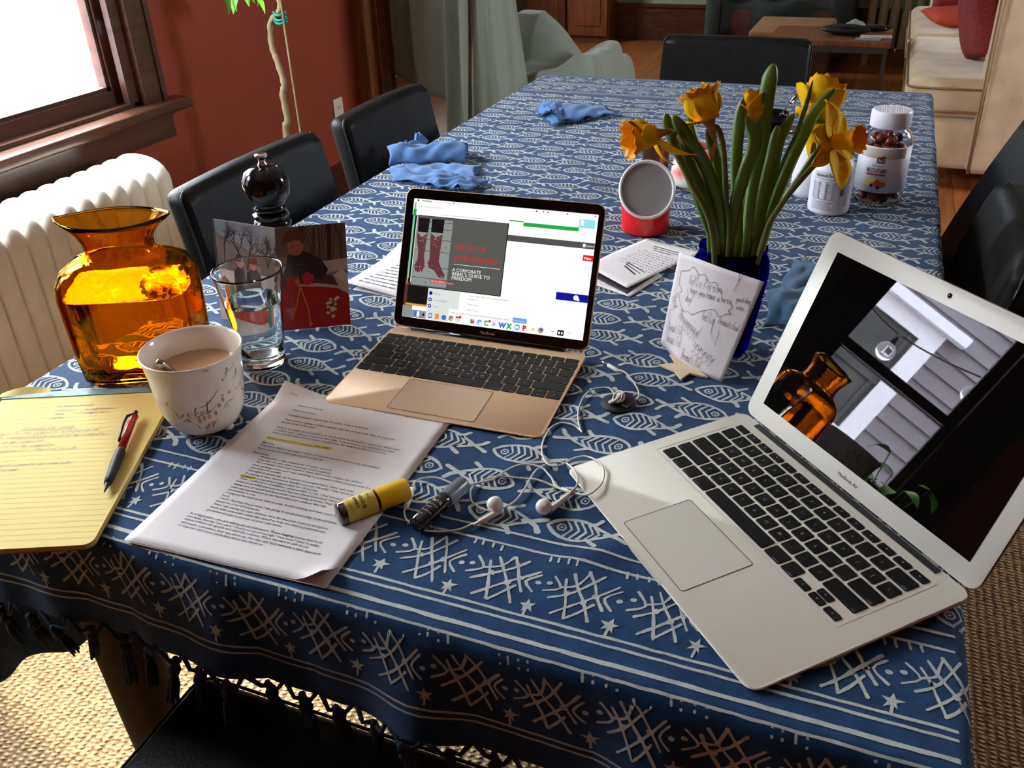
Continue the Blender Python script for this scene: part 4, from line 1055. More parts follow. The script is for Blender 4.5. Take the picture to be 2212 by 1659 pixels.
# ------------------------------------------------------------------ amber carafe with water
ZT = .7516
HD = atan2(.38, .925)   # direction facing square to the viewer in plan
M['amber'] = glass('amber_glass', (1.0, .66, .15), 1.45, 0, (22, .35))
M['amber_water'] = glass('water_in_amber_glass', (1.0, .94, .70), 1.33, 0, (30, .25))
M['clear_glass'] = glass('clear_glass', (.97, .99, .98), 1.45)
M['water'] = glass('water', (.96, .98, .98), 1.33)
car = thing('carafe', 'square-shouldered amber glass carafe with two pouring lips, part filled with water', 'carafe', (-.9700, .2910, ZT), atan2(.085, .185))
def sup(a, rx, ry, n):   # superellipse
    c_, s_ = cos(a), sin(a); return (rx*abs(c_)**(2/n)*(1 if c_ >= 0 else -1), ry*abs(s_)**(2/n)*(1 if s_ >= 0 else -1))
CP = [(.000,.070,.048,6),(.004,.074,.052,6),(.03,.076,.054,6),(.08,.078,.056,5.5),(.115,.0795,.057,5),(.132,.0785,.056,4.2),(.144,.074,.052,3.4),(.151,.064,.046,2.7),(.155,.053,.041,2.2),(.159,.0445,.038,2),(.166,.0415,.036,2),(.177,.0425,.036,2),(.189,.0485,.038,2),(.197,.056,.040,2),(.202,.0605,.042,2)]
def cring(z, rx, ry, n, inset=0.0):
    out = []
    for k in range(48):
        a = 2*pi*k/48; x, y = sup(a, rx-inset, ry-inset, n)
        t = max(0, (z-.185)/.018); pk = abs(cos(a))**7
        x += (1 if x > 0 else -1)*t*.010*pk; zz = z + t*(.003*pk) - t*.0*sin(a)
        y *= 1-.25*t*pk
        out.append(Vector((x, y, zz)))
    return out
b = MB(); outer = [cring(z, rx, ry, n) for z, rx, ry, n in CP]
inner = [cring(max(z, .008), rx, ry, n, .0045 if z < .15 else .0034) for z, rx, ry, n in CP if z >= .004]
b.loft(outer + [cring(.2045, .0590, .0405, 2)] + inner[::-1], True, True); b.build('glass_body', M['amber'], car, smooth=True)
b = MB(); wr = [cring(max(z, .0085), rx, ry, n, .0052) for z, rx, ry, n in CP if .004 <= z <= .117]; b.loft(wr, True, True); b.build('water', M['amber_water'], car, angle=50)

# ------------------------------------------------------------------ water glass
gl = thing('water_glass', 'clear drinking glass of water standing in front of the snow photo card', 'glass', (-.8290, .3462, ZT))
o_ = [(.0255,0),(.0275,.0015),(.0280,.006),(.0300,.03),(.0345,.07),(.0395,.105),(.0435,.130),(.0440,.1325)]
i_ = [(.0425,.1330),(.0418,.130),(.0378,.105),(.0328,.07),(.0284,.035),(.0262,.020),(.0235,.0165),(.0,.0160)]
MB().lathe(o_ + i_, seg=48).build('glass_wall', M['clear_glass'], gl, smooth=True)
wl = [(0.0,.0164),(.0234,.0168),(.0258,.0205),(.0280,.035),(.0324,.07),(.0355,.0905),(0,.0905)]
MB().lathe(wl, seg=48).build('water', M['water'], gl, angle=50)
M['teal_decal'] = mat('teal_green_print', srgb(16,110,92), .5, bump=(100, .02))
M['orange_decal'] = mat('orange_print', srgb(190,90,50), .5, bump=(100, .02))

# ------------------------------------------------------------------ mug, tea, spoon
M['china'] = mat('cream_glazed_china', srgb(240,230,218), .18, noise=(12, srgb(234,224,210), .3), coat=.4, bump=(40, .03))
M['tea'] = mat('milky_tea', srgb(186,146,104), .12, noise=(14, srgb(196,156,114), .4), coat=.5)
M['drawing'] = mat('black_brush_drawing', srgb(40,34,32), .5, bump=(100, .02)); M['tan_drawing'] = mat('tan_wash_drawing', srgb(186,148,128), .5, bump=(100, .02))
MC = Vector((-.8000, .1935, ZT))
mug = thing('mug', 'cream china mug with a brush-drawn cat and the words les chats, full of milky tea', 'mug', MC); mug.scale = (.93, .93, .975)
mo = [(.026,.006),(.034,.0068),(.0405,.012),(.0462,.022),(.0502,.034),(.0528,.050),(.0548,.068),(.0562,.084),(.0578,.096),(.0602,.1045),(.0606,.1062)]
mi_ = [(.0592,.1072),(.0572,.1045),(.0548,.096),(.0532,.084),(.0518,.068),(.0496,.050),(.0465,.034),(.041,.020),(.03,.012),(0,.011)]
MB().lathe(mo + mi_, seg=56).build('cup', M['china'], mug, smooth=True)
for k in range(3):
    a = radians(-118+120*k); MB().sphere((.030*cos(a), .030*sin(a), .0045), .0070, 12, 8, (1, 1, .66)).build('foot', M['china'], mug, smooth=True)
MB().lathe([(0, .0775), (.0522, .0775), (.0525, .0780), (0, .0782)], seg=48).build('tea', M['tea'], mug, angle=40)
def mug_r(z, inside=False):
    P = [(zz, r) for r, zz in (mo if not inside else mi_[::-1])]
    P = sorted(P)
    for (a0, r0), (a1, r1) in zip(P[:-1], P[1:]):
        if a0 <= z <= a1: return r0 + (r1-r0)*(z-a0)/max(1e-9, a1-a0)
    return P[-1][1]
FA = atan2(-.6766, .6761)-.0   # facing the viewer
FA = atan2(-.4791-.1975, -.1339+.810)
def mugmap(x, z):   # x metres around, + = right as seen
    r = mug_r(z) + .00025; a = FA + x/.053
    return Vector((r*cos(a), r*sin(a), z))
MW = 260/1540/1829*1540   # unused scale helper
def mpx(px, py):    # sketch coordinates of the motif: 0..1540 wide, mug face
    x = (px-760)*.0000915; z = .1035-(py-720)*.0001035
    if abs(x) < .0563: x = .053*math.asin(max(-.995, min(.995, x/.0565)))
    return (x, z)
dr = MB()
def D(pts, w=.0007, mi=0): ribbon(dr, [(v.x, v.y) for v in bez([(*mpx(*q), 0) for q in pts], 5)], w, mugmap, wob=.3, mi=mi, taper=True)
D([(1035,910),(1110,890),(1120,800),(1140,860)]); D([(1035,910),(1060,945)], .0011); D([(1130,870),(1200,835),(1225,790)]); D([(1225,840),(1240,930),(1170,990)]); D([(1280,880),(1230,980),(1190,1030)], .0005)
D([(1180,1030),(1190,1110),(1230,1145),(1290,1100),(1335,1040),(1320,1090),(1240,1160)]); D([(1095,870),(1100,850)], .0009)
D([(340,1180),(370,1250),(395,1320),(440,1290)], .0009); D([(430,1270),(440,1300),(455,1260),(450,1300)]); D([(560,1240),(520,1260),(520,1290),(580,1270)], .0009)
D([(585,1290),(640,1180),(610,1290),(660,1240),(670,1280)], .0009); D([(735,1230),(700,1240),(690,1280),(740,1250),(750,1280)], .0009); D([(805,1120),(770,1280)], .0011); D([(650,1190),(800,1160),(985,1010)], .0010); D([(790,1210),(790,1270),(820,1240),(820,1280)])
D([(560,1330),(700,1290),(830,1270),(915,1200)], .0010); D([(985,1120),(1035,1110)], .0012); D([(420,1380),(480,1340),(560,1310)], .0009); D([(590,1410),(630,1490)], .0009); D([(690,1560),(800,1510),(850,1440),(915,1400)], .0010)
D([(1000,1290),(1080,1230),(1170,1235)], .0008); D([(1050,1300),(1085,1270)], .0008); D([(1300,1310),(1350,1300),(1385,1200),(1380,1120)], .0011)
o = dr.build('cat_drawing', M['drawing'], mug); stuff(o)
dr = MB()
for (a, c_, rx, ry) in ((1010,1170,.0022,.0030),(950,1225,.0022,.0030),(885,1310,.0020,.0036),(1110,1120,.0022,.0024),(650,1360,.002,.0045),(720,1340,.002,.004),(790,1330,.002,.0038),(720,1490,.0026,.0034),(760,1460,.0022,.004),(820,1440,.002,.0036),(510,1360,.0030,.0016),(870,735,.0035,.0014),(300,1140,.002,.003)):
    blob(dr, mpx(a, c_), rx, ry, mugmap, 8)
stuff(dr.build('cat_stripes', M['tan_drawing'], mug))
M['steel'] = mat('polished_steel', srgb(200,198,190), .16, 1.0, noise=(90, srgb(120,110,90), .4), bump=(200, .1))
sp = thing('teaspoon', 'patterned steel teaspoon handle sticking out of the milky tea', 'spoon', (0, 0, 0))
ea = FA - 1.12
tip = MC + Vector((.0400*cos(ea), .0400*sin(ea), .1030)); low = MC + Vector((.006, .012, .030))
dd = (low-tip)
pts_ = [tip + dd*t for t in (-.02, 0, .06, .14, .22, .32, .5, .75, .9)]
MB().tube(pts_, [.0020, .0042, .0050, .0044, .0036, .0028, .0022, .0020, .0030], 10).build('handle', M['steel'], sp, smooth=True)
MB().sphere(low + dd.normalized()*.010, .013, 14, 8, (.8, 1.2, .35)).build('bowl', M['steel'], sp, smooth=True)

# ------------------------------------------------------------------ pepper mill
M['gloss_black'] = mat('glossy_black_lacquer', srgb(12,11,12), .12, coat=.0, spec=.4, bump=(30, .01))
ml = thing('pepper_mill', 'glossy black turned pepper mill standing behind the photo card', 'mill', (-.9250, .5360, ZT))
MB().lathe([(.0,.0),(.031,.0),(.032,.004),(.031,.014),(.028,.024),(.0255,.04),(.0225,.06),(.0215,.08),(.0225,.098),(.0262,.110),(.0275,.116),(.0262,.121),(.0235,.1235),(.0262,.127),(.0262,.131),(.0215,.134)], seg=40).build('body', M['gloss_black'], ml, angle=50)
MB().lathe([(.0205,.134),(.022,.1365),(.0240,.139),(.0232,.142),(.0208,.1445),(.0245,.149),(.0310,.158),(.0335,.170),(.0325,.182),(.0275,.193),(.018,.1990),(.0065,.2010),(0,.2012)], seg=40).build('head', M['gloss_black'], ml, smooth=True)
MB().lathe([(0,.2005),(.0072,.2010),(.0066,.2040),(.0048,.2075),(.0050,.2105),(.0088,.2140),(.0094,.2160),(.0088,.2176),(0,.2180)], seg=24).build('finial', M['metal'], ml, smooth=True)

# ------------------------------------------------------------------ folded photo card
PH = {}
def pm(n, col): 
    if n not in PH: PH[n] = len(PHL); PHL.append(mat('photo_'+n, srgb(*col), .35, noise=(70, tuple(c*.82 for c in srgb(*col)), .4), coat=.3))
    return PH[n]
PHL = []
SKYC = pm('winter_sky', (118,126,132)); TRK = pm('bark', (60,50,46)); BR = pm('brush', (112,98,90)); SNW = pm('snow', (200,184,178)); SN2 = pm('snow_shadow', (132,134,158)); NV = pm('navy', (26,30,48)); BN = pm('brown_hat', (106,66,54)); SK = pm('face', (176,112,88)); PK = pm('pink_mitten', (196,34,66)); RE = pm('red_sled', (176,28,34)); YE = pm('yellow_rope', (214,150,40)); DG = pm('dark_coat', (52,46,46)); MAR = pm('maroon_trousers', (92,40,48)); WT = pm('white_tree', (222,214,208)); TEA = pm('teal_sled', (16,104,86)); OGE = pm('orange_rail', (188,92,48))
cd = thing('photo_card', 'folded photo card of children sledding in snow, standing behind the water glass', 'card', (0, 0, 0))
cBL, cBM, cBR = Vector((-.9680, .4360, .7518)), Vector((-.8585, .4300, .7518)), Vector((-.7760, .4790, .7518))
_cu = Vector((-.0135, .0400, .1370)); cTL, cTM, cTR = cBL+_cu, cBM+_cu, cBR+_cu
def panel(BLp, BRp, TRp, TLp, name):
    X = (BRp-BLp); Y = (TLp-BLp); N = X.cross(Y).normalized()
    f = lambda off: (lambda u, v: BLp*(1-u)*(1-v)+BRp*u*(1-v)+TRp*u*v+TLp*(1-u)*v + N*(-off if N.y > 0 else off))
    b = MB(); a = f(0); c_ = f(-.0009)
    b.add([a(0,0), a(1,0), a(1,1), a(0,1), c_(0,0), c_(1,0), c_(1,1), c_(0,1)], [(0,1,2,3), (7,6,5,4), (0,4,5,1), (1,5,6,2), (2,6,7,3), (3,7,4,0)])
    return b.build(name, M['paper'], cd), f
po, f = panel(cBL, cBM, cTM, cTL, 'left_panel')
b = MB(); F = lambda lv: (lambda u, v: f(.00012+.00008*lv)(min(max(u, 0), 1), min(max(v, 0), 1)))
def PP(pts, lv, mi): b.add([F(lv)(*q) for q in pts], [tuple(range(len(pts)))], mi)
PP([(0,0),(1,0),(1,1),(0,1)], 0, SNW); PP([(0,.52),(1,.55),(1,1),(0,1)], 1, SKYC); PP([(0,.50),(1,.52),(1,.66),(.8,.70),(.6,.72),(.4,.80),(.2,.82),(0,.90)], 2, BR)
def branch(x, y, a, L, w, lv, d=0):
    x2, y2 = x+L*cos(a)*1.0, y+L*sin(a)*.72
    ribbon(b, [(x, y), ((x+x2)/2+random.uniform(-.01, .01), (y+y2)/2), (x2, y2)], w, F(lv), mi=TRK)
    if d < 4:
        for k in range(2 if d > 1 else 3): branch(x+(x2-x)*random.uniform(.45, 1), y+(y2-y)*random.uniform(.45, 1), a+random.uniform(-.8, .8), L*random.uniform(.55, .8), w*.62, lv, d+1)
for (bx_, by_, an, L) in ((.47,.55,1.9,.30),(.52,.55,1.35,.30),(.86,.60,1.7,.2),(.86,.6,1.2,.22),(.15,.6,1.5,.25)): branch(bx_, by_, an, L, .018, 3)
PP([(0,.5),(.04,.5),(.03,1),(0,1)], 3, TRK)
# two seated children in dark coats
for (hx, hy) in ((.40,.60),(.62,.60)):
    PP([(hx-.13,.25),(hx+.13,.25),(hx+.12,.50),(hx+.05,.56),(hx-.05,.56),(hx-.12,.50)], 4, DG)
    blob(b, (hx, hy), .055, .052, F(5), 12, SK, .03); PP([(hx-.07,hy+.01),(hx+.07,hy+.01),(hx+.06,hy+.075),(hx,hy+.10),(hx-.06,hy+.075)], 6, BN if hx > .5 else DG)
    for ex_ in (-.018, .018): blob(b, (hx+ex_, hy-.004), .006, .004, F(7), 6, DG)
PP([(.30,.10),(.52,.12),(.86,.30),(.80,.40),(.50,.28),(.30,.22)], 6, RE); PP([(.05,.12),(.16,.02),(.34,.02),(.36,.12),(.20,.38),(.10,.44)], 7, TEA); PP([(.05,.12),(.02,.40),(.10,.44),(.24,.04),(.16,.02)], 8, OGE)
PP([(0,.0),(.3,.0),(1,.1),(1,0)], 2, SN2)
o = b.build('photo_print', PHL, po); stuff(o)
po, f = panel(cBM, cBR, cTR, cTM, 'right_panel')
b = MB(); F = lambda lv: (lambda u, v: f(.00012+.00008*lv)(min(max(u, 0), 1), min(max(v, 0), 1)))
PP([(0,0),(1,0),(1,1),(0,1)], 0, SNW); PP([(0,.62),(1,.62),(1,1),(0,1)], 1, BR)
for k in range(16):
    x = random.uniform(.3, 1.0); ribbon(b, [(x, .62), (x+random.uniform(-.04, .04), .8), (x+random.uniform(-.1, .1), 1.0)], random.choice((.012, .02, .012, .05)), F(2), mi=TRK)
PP([(.5,.46),(1,.48),(1,.55),(.5,.52)], 3, SN2); PP([(.5,.52),(1,.55),(1,.66),(.5,.64)], 3, SNW)
PP([(0,0),(1,0),(1,.30),(.85,.37),(.6,.40),(.35,.42),(0,.44)], 4, RE); PP([(.02,.36),(.15,.44),(.55,.44),(.85,.40),(.78,.50),(.5,.55),(.05,.5)], 5, MAR)
PP([(.0,.48),(.12,.62),(.16,.73),(.32,.77),(.46,.74),(.64,.66),(.72,.56),(.64,.47),(.45,.50),(.2,.47)], 6, NV)
blob(b, (.27, .80), .115, .078, F(7), 16, SK, .02); PP([(.08,.82),(.14,.85),(.28,.87),(.42,.84),(.44,.90),(.36,.96),(.2,.97),(.10,.92)], 8, BN)
for ex_ in (.23, .32): blob(b, (ex_, .815), .012, .006, F(9), 8, DG)
ribbon(b, [(.23, .765), (.275, .755), (.32, .765)], .008, F(9), mi=RE)
blob(b, (.20, .47), .10, .055, F(9), 12, PK, .08); blob(b, (.42, .49), .085, .065, F(9), 12, PK, .08)
for ex_ in (.30, .36, .33): blob(b, (ex_, .60+ex_*.1), .009, .006, F(9), 6, SKYC)
ribbon(b, [(.28,.52),(.30,.42),(.24,.25),(.16,.10)], .018, F(10), mi=YE); ribbon(b, [(.28,.52),(.31,.40),(.40,.20),(.42,.03)], .018, F(10), mi=YE); blob(b, (.26, .47), .035, .02, F(11), 9, YE); blob(b, (.42, .04), .03, .015, F(11), 7, YE)
for k in range(14):
    a_ = .72 + random.gauss(0, .045); c_ = .19 + random.gauss(0, .05); blob(b, (a_, c_), .028, .016, F(10), 6, WT, .4)
PP([(.78,.50),(.90,.45),(1,.40),(1,.50),(.92,.55)], 8, WT)
stuff(b.build('photo_print', PHL, po))

# ------------------------------------------------------------------ small bottle, vial
M['brown_glass'] = mat('dark_brown_glass', srgb(44,24,16), .08, coat=.6, bump=(60, .02)); M['yellow_cap'] = mat('yellow_plastic', srgb(226,178,20), .35, bump=(200, .05)); M['yellow_label'] = mat('yellow_label', srgb(206,178,60), .5, noise=(60, srgb(216,196,96), .5))
def along(A, B_): 
    A, B_ = Vector(A), Vector(B_); d = (B_-A).normalized(); up = Vector((0, 0, 1)); s_ = d.cross(up).normalized(); u_ = s_.cross(d)
    return A, d, s_, u_, (B_-A).length
def cylmap(A, d, s_, u_, r):   # x along axis, y around from the top
    return lambda x, y: A + d*x + (u_*cos(y/r) + s_*sin(y/r))*r
A, d, s_, u_, L = along((-.5585, .0868, ZT+.0122), (-.5130, .1475, ZT+.0122))
rb = thing('spray_bottle', 'small brown glass bottle with yellow cap and label lying on the printed pages', 'bottle', A); A0 = Vector((0,0,0))
P = lambda t: d*(L*t)
MB().tube([P(t) for t in (0, .01, .03, .50, .55, .58)], [.0085, .0108, .0116, .0116, .0108, .0095], 24).build('glass_body', M['brown_glass'], rb, smooth=True)
MB().tube([P(t) for t in (.56, .562, .985, 1.0)], [.0112, .0120, .0120, .0112], 24).build('cap', M['yellow_cap'], rb, angle=40)
b = MB(); rr = .01175; b.grid(1, 30, lambda a, c_: d*(L*(.10+.42*a)) + (u_*cos(2*pi*c_) + s_*sin(2*pi*c_))*rr); lb = b.build('label', M['yellow_label'], rb, smooth=True)
b = MB(); cm = cylmap(A0, d, s_, u_, rr+.00015)
# lettering reads around the barrel, across the axis
cm2 = lambda a, c_: cm(L*.30 - c_, -a-.0)
cm3 = lambda x, y: cm(L*.36-y, x)
text_into(b, 'RESCUE', .0046, lambda x, y: cm(L*.305+y, x-.0035), 0, .0005, bold=.0001, fit=.017, res=1); text_into(b, 'REMEDY', .0040, lambda x, y: cm(L*.235+y, x-.0035), 0, 0, bold=.0001, fit=.015, res=1); text_into(b, 'Bach', .0042, lambda x, y: cm(L*.43+y, x-.002), 0, -.001, res=1, shear=.3); text_into(b, 'natural spray 20 ml', .0022, lambda x, y: cm(L*.16+y, x-.0035), 0, 0, res=1)
stuff(b.build('lettering', M['ink'], lb))
A, d, s_, u_, L = along((-.4800, .1010, ZT+.0092), (-.4640, .1790, ZT+.0092))
vl = thing('vial', 'small dark spray vial with frosted clear cap lying across the earphone cord', 'vial', A)
P = lambda t: d*(L*t)
M['smoke'] = mat('smoky_black_glass', srgb(30,28,30), .08, coat=.7, bump=(60, .02)); M['frost'] = mat('frosted_clear_cap', srgb(150,152,156), .3, trans=.6, bump=(100, .05))
MB().tube([P(t) for t in (0, .012, .04, .55, .60, .66)], [.0055, .0082, .0090, .0090, .0078, .0062], 22).build('glass_body', M['smoke'], vl, smooth=True)
MB().tube([P(t) for t in (.60, .605, .97, 1.0)], [.0084, .0090, .0088, .0078], 22).build('cap', M['frost'], vl, angle=40)
b = MB(); cm = cylmap(A0, d, s_, u_, .0092)
for tx_, xx, sz in (('JAO', .50, .0024), ('BLUE', .40, .0050), ('refresher', .33, .0030), ('hand', .27, .0030), ('nourish', .19, .0038), ('10 ml', .12, .0022)):
    text_into(b, tx_, sz, lambda x, y, q=xx: cm(L*q+y, x-.0035), 0, 0, res=1)
stuff(b.build('lettering', M['silver_pad'], vl))

# ------------------------------------------------------------------ earphones and cord winder
M['cord'] = mat('white_cord', srgb(214,206,192), .4, bump=(200, .05)); M['bud'] = mat('white_glossy_plastic', srgb(232,226,218), .18, coat=.3, bump=(100, .01))
ep = thing('earphones', 'white wired earphones with in-line remote, coiled loosely between the two laptops', 'earphones', (0, 0, 0))
JACK = [(-0.4059, 0.4856, 0.753), (-0.3803, 0.4688, 0.753)]
CABJ = [(-0.3803, 0.4688, 0.753), (-0.3698, 0.4625, 0.753), (-0.3579, 0.4495, 0.753), (-0.3458, 0.4302, 0.753), (-0.3395, 0.4168, 0.753), (-0.3394, 0.4034, 0.753), (-0.3515, 0.4015, 0.753)]
WIND = [(-0.3575, 0.393, 0.754), (-0.3802, 0.3878, 0.754), (-0.336, 0.4029, 0.754)]
CABA = [(-0.3658, 0.408, 0.7516), (-0.3767, 0.4216, 0.7516), (-0.3876, 0.422, 0.7516), (-0.3982, 0.4102, 0.7516), (-0.4017, 0.3913, 0.7516), (-0.3993, 0.3678, 0.7516), (-0.3944, 0.3481, 0.7516), (-0.385, 0.3259, 0.7516), (-0.3799, 0.3183, 0.7516), (-0.3859, 0.3242, 0.7516), (-0.3934, 0.3287, 0.7516), (-0.4089, 0.3296, 0.7516), (-0.4166, 0.3122, 0.7516), (-0.4155, 0.2859, 0.7516), (-0.408, 0.2629, 0.7516), (-0.3973, 0.2489, 0.7516), (-0.3866, 0.2469, 0.7516), (-0.3795, 0.2555, 0.7516), (-0.3744, 0.2659, 0.7516), (-0.363, 0.2747, 0.7516), (-0.3476, 0.2659, 0.7562), (-0.3364, 0.2542, 0.7562), (-0.3308, 0.2351, 0.7562), (-0.3327, 0.2165, 0.7562), (-0.3389, 0.2067, 0.7562), (-0.3503, 0.2089, 0.7516), (-0.3571, 0.209, 0.7516)]
CABB = [(-0.357, 0.2088, 0.7516), (-0.3641, 0.2096, 0.7516), (-0.3798, 0.2154, 0.7516), (-0.3976, 0.2183, 0.7516), (-0.4137, 0.2162, 0.7516), (-0.432, 0.2121, 0.7516), (-0.4442, 0.2067, 0.7516), (-0.4533, 0.1942, 0.7516), (-0.4566, 0.1805, 0.7516), (-0.4506, 0.166, 0.7516), (-0.4415, 0.1573, 0.7516), (-0.4281, 0.155, 0.7516), (-0.4144, 0.1615, 0.7516), (-0.4069, 0.177, 0.7516), (-0.4044, 0.1955, 0.7516), (-0.4051, 0.2122, 0.7516), (-0.4049, 0.2286, 0.7516), (-0.4009, 0.2432, 0.7516), (-0.3905, 0.2541, 0.7516), (-0.3782, 0.2559, 0.7516), (-0.3655, 0.2429, 0.7562), (-0.3564, 0.2285, 0.7562), (-0.3539, 0.2158, 0.7562), (-0.3585, 0.2098, 0.7516)]
CABC = [(-0.3576, 0.2085, 0.7516), (-0.3653, 0.2092, 0.7516), (-0.3754, 0.2146, 0.7516), (-0.3836, 0.2244, 0.7516), (-0.3899, 0.2303, 0.7516), (-0.3988, 0.2372, 0.7516), (-0.4135, 0.2383, 0.7516), (-0.4256, 0.2322, 0.7516), (-0.4341, 0.2172, 0.7516), (-0.4416, 0.2006, 0.7516), (-0.4516, 0.1902, 0.7516), (-0.4598, 0.1862, 0.7516), (-0.4655, 0.1837, 0.7516), (-0.4781, 0.1819, 0.7516), (-0.4966, 0.1849, 0.7516), (-0.5107, 0.1821, 0.7516), (-0.5169, 0.1737, 0.7516), (-0.5171, 0.1656, 0.7516)]
REMOTE = [(-0.5158, 0.1628, 0.753), (-0.5066, 0.1295, 0.753)]
CABD = [(-0.5074, 0.1303, 0.7516), (-0.5046, 0.1227, 0.7516), (-0.4984, 0.1152, 0.7516), (-0.4902, 0.1097, 0.7516), (-0.481, 0.1059, 0.7516), (-0.4709, 0.1048, 0.7516), (-0.4569, 0.1086, 0.7516), (-0.442, 0.1174, 0.7516), (-0.4339, 0.1273, 0.7516), (-0.4291, 0.1361, 0.7516)]
BUD1 = [(-0.4278, 0.1334, 0.754), (-0.4152, 0.156, 0.754)]
BUD1H = [(-0.4207, 0.1584, 0.76)]
BUD2 = [(-0.3579, 0.2063, 0.754), (-0.3668, 0.1783, 0.754)]
BUD2H = [(-0.3736, 0.172, 0.759)]
REM = [(-0.5549, 0.0916, 0.7625), (-0.5154, 0.1442, 0.7625)]
VIAL = [(-0.4786, 0.1052, 0.7595), (-0.4663, 0.1648, 0.7595), (-0.4637, 0.1797, 0.7595)]
MILL = [(-0.9192, 0.5321, 0.7516)]
GLASS = [(-0.824, 0.3454, 0.7516)]
CAR = [(-0.9766, 0.285, 0.7516)]
MUG = [(-0.81, 0.1972, 0.7516)]
VASE = [(-0.2569, 0.5495, 0.7516)]
LEAF = [
[(-0.346, 0.5049, 1.0683), (-0.3383, 0.5117, 1.0379), (-0.3147, 0.5251, 0.9867), (-0.2908, 0.5386, 0.921)] ,
[(-0.3357, 0.4984, 1.0679), (-0.3235, 0.5088, 1.0454), (-0.3045, 0.5221, 1.0145), (-0.2856, 0.5354, 0.9659), (-0.2768, 0.5444, 0.9139)] ,
[(-0.329, 0.512, 1.0462), (-0.3152, 0.5213, 1.0036), (-0.2967, 0.5326, 0.9655), (-0.2805, 0.5429, 0.9206)] ,
[(-0.3292, 0.5552, 1.0845), (-0.3268, 0.5497, 1.0527), (-0.3161, 0.5476, 1.0231), (-0.2955, 0.5496, 0.9848), (-0.2805, 0.5494, 0.9445), (-0.2706, 0.5469, 0.9143)] ,
[(-0.3058, 0.5432, 1.0441), (-0.2942, 0.5453, 1.0157), (-0.2859, 0.546, 0.9868), (-0.2809, 0.5454, 0.9572), (-0.2717, 0.5465, 0.9143)] ,
[(-0.2709, 0.5685, 1.076), (-0.2727, 0.5623, 1.0473), (-0.2717, 0.5573, 1.0142), (-0.2676, 0.5536, 0.9783), (-0.2582, 0.5521, 0.9138)] ,
[(-0.2628, 0.5393, 1.0612), (-0.2526, 0.5457, 1.0419), (-0.2523, 0.548, 1.0219), (-0.2578, 0.5479, 1.0007), (-0.2656, 0.5469, 0.9582), (-0.2675, 0.5482, 0.9142)] ,
[(-0.2433, 0.5745, 1.1121), (-0.2458, 0.5702, 1.0911), (-0.2463, 0.5668, 1.0552), (-0.2456, 0.5638, 1.0117), (-0.2488, 0.5592, 0.9665), (-0.249, 0.5559, 0.9093)] ,
[(-0.2019, 0.6078, 1.0896), (-0.2056, 0.5998, 1.0588), (-0.2116, 0.5908, 1.0295), (-0.22, 0.5809, 1.0019), (-0.2305, 0.5701, 0.95), (-0.2339, 0.5621, 0.9087)] ,
[(-0.1755, 0.5863, 1.0868), (-0.1914, 0.5797, 1.0643), (-0.2019, 0.5754, 1.0342), (-0.2122, 0.5711, 1.001), (-0.2236, 0.5664, 0.9548), (-0.2299, 0.5638, 0.9098)] ,
[(-0.2161, 0.5912, 1.056), (-0.2277, 0.5809, 1.0267), (-0.2305, 0.5744, 0.9869), (-0.235, 0.5671, 0.9414), (-0.2392, 0.5599, 0.9101)] ,
[(-0.2293, 0.5532, 1.0509), (-0.2319, 0.5549, 1.0195), (-0.2363, 0.5557, 0.9805), (-0.2412, 0.5564, 0.9323), (-0.2455, 0.5573, 0.9104)] ,
]
ST1 = [(-0.3327, 0.4996, 1.0486), (-0.3353, 0.4986, 1.0441), (-0.331, 0.5003, 1.029), (-0.3114, 0.5084, 0.9884), (-0.2844, 0.5196, 0.9258)]
ST2 = [(-0.2933, 0.5321, 1.0508), (-0.2861, 0.5351, 1.0334), (-0.2814, 0.5371, 1.0072), (-0.2753, 0.5396, 0.9597), (-0.2686, 0.5424, 0.918)]
ST3 = [(-0.2558, 0.5747, 1.0428), (-0.2543, 0.5753, 1.0278), (-0.258, 0.5738, 0.9953), (-0.2587, 0.5735, 0.9501), (-0.2588, 0.5735, 0.9076)]
ST4 = [(-0.1897, 0.6129, 1.043), (-0.178, 0.6177, 1.0373), (-0.1888, 0.6133, 1.0062), (-0.2132, 0.6032, 0.9564), (-0.2413, 0.5915, 0.9029)]
ST5 = [(-0.17, 0.5724, 1.0232), (-0.1759, 0.5699, 1.0176), (-0.1984, 0.5606, 0.9868), (-0.2159, 0.5533, 0.9571), (-0.2288, 0.548, 0.9187)]
F1 = [(-0.3535, 0.491, 1.0478)]
F2 = [(-0.3004, 0.5292, 1.0613)]
F3 = [(-0.2595, 0.5732, 1.0597)]
F4 = [(-0.1959, 0.6103, 1.0522)]
F5 = [(-0.1664, 0.5738, 1.0319), (-0.1471, 0.5818, 1.0467)]
def cord(pts, lift=0.0, r=.00105):
    P = [Vector(q) for q in pts]
    n = len(P)
    for i in range(n): P[i].z += .0011+lift*sin(pi*i/(n-1)) + .0012*(sin(i*1.7)**2)
    MB().tube(bez(P, 6), r, 7).build('cord', M['cord'], ep, smooth=True)
cord(CABJ, .002); cord(CABA, .001); cord(CABB, .0005); cord(CABC, .003); cord(CABD, .001)
A, B_ = Vector(JACK[0]), Vector(JACK[1]); MB().tube([A, A+(B_-A)*.05, A+(B_-A)*.40], [.0012, .0017, .0017], 10).build('plug', M['metal'], ep, smooth=True)
MB().tube([A+(B_-A)*.38, A+(B_-A)*.40, A+(B_-A)*.88, A+(B_-A)*1.1], [.0022, .0028, .0028, .0016], 12).build('plug_sleeve', M['bud'], ep, smooth=True)
A, B_ = Vector(REMOTE[0]), Vector(REMOTE[1]); MB().tube([A, A+(B_-A)*.06, A+(B_-A)*.94, B_], [.0018, .0032, .0032, .0018], 12).build('remote', M['bud'], ep, smooth=True)
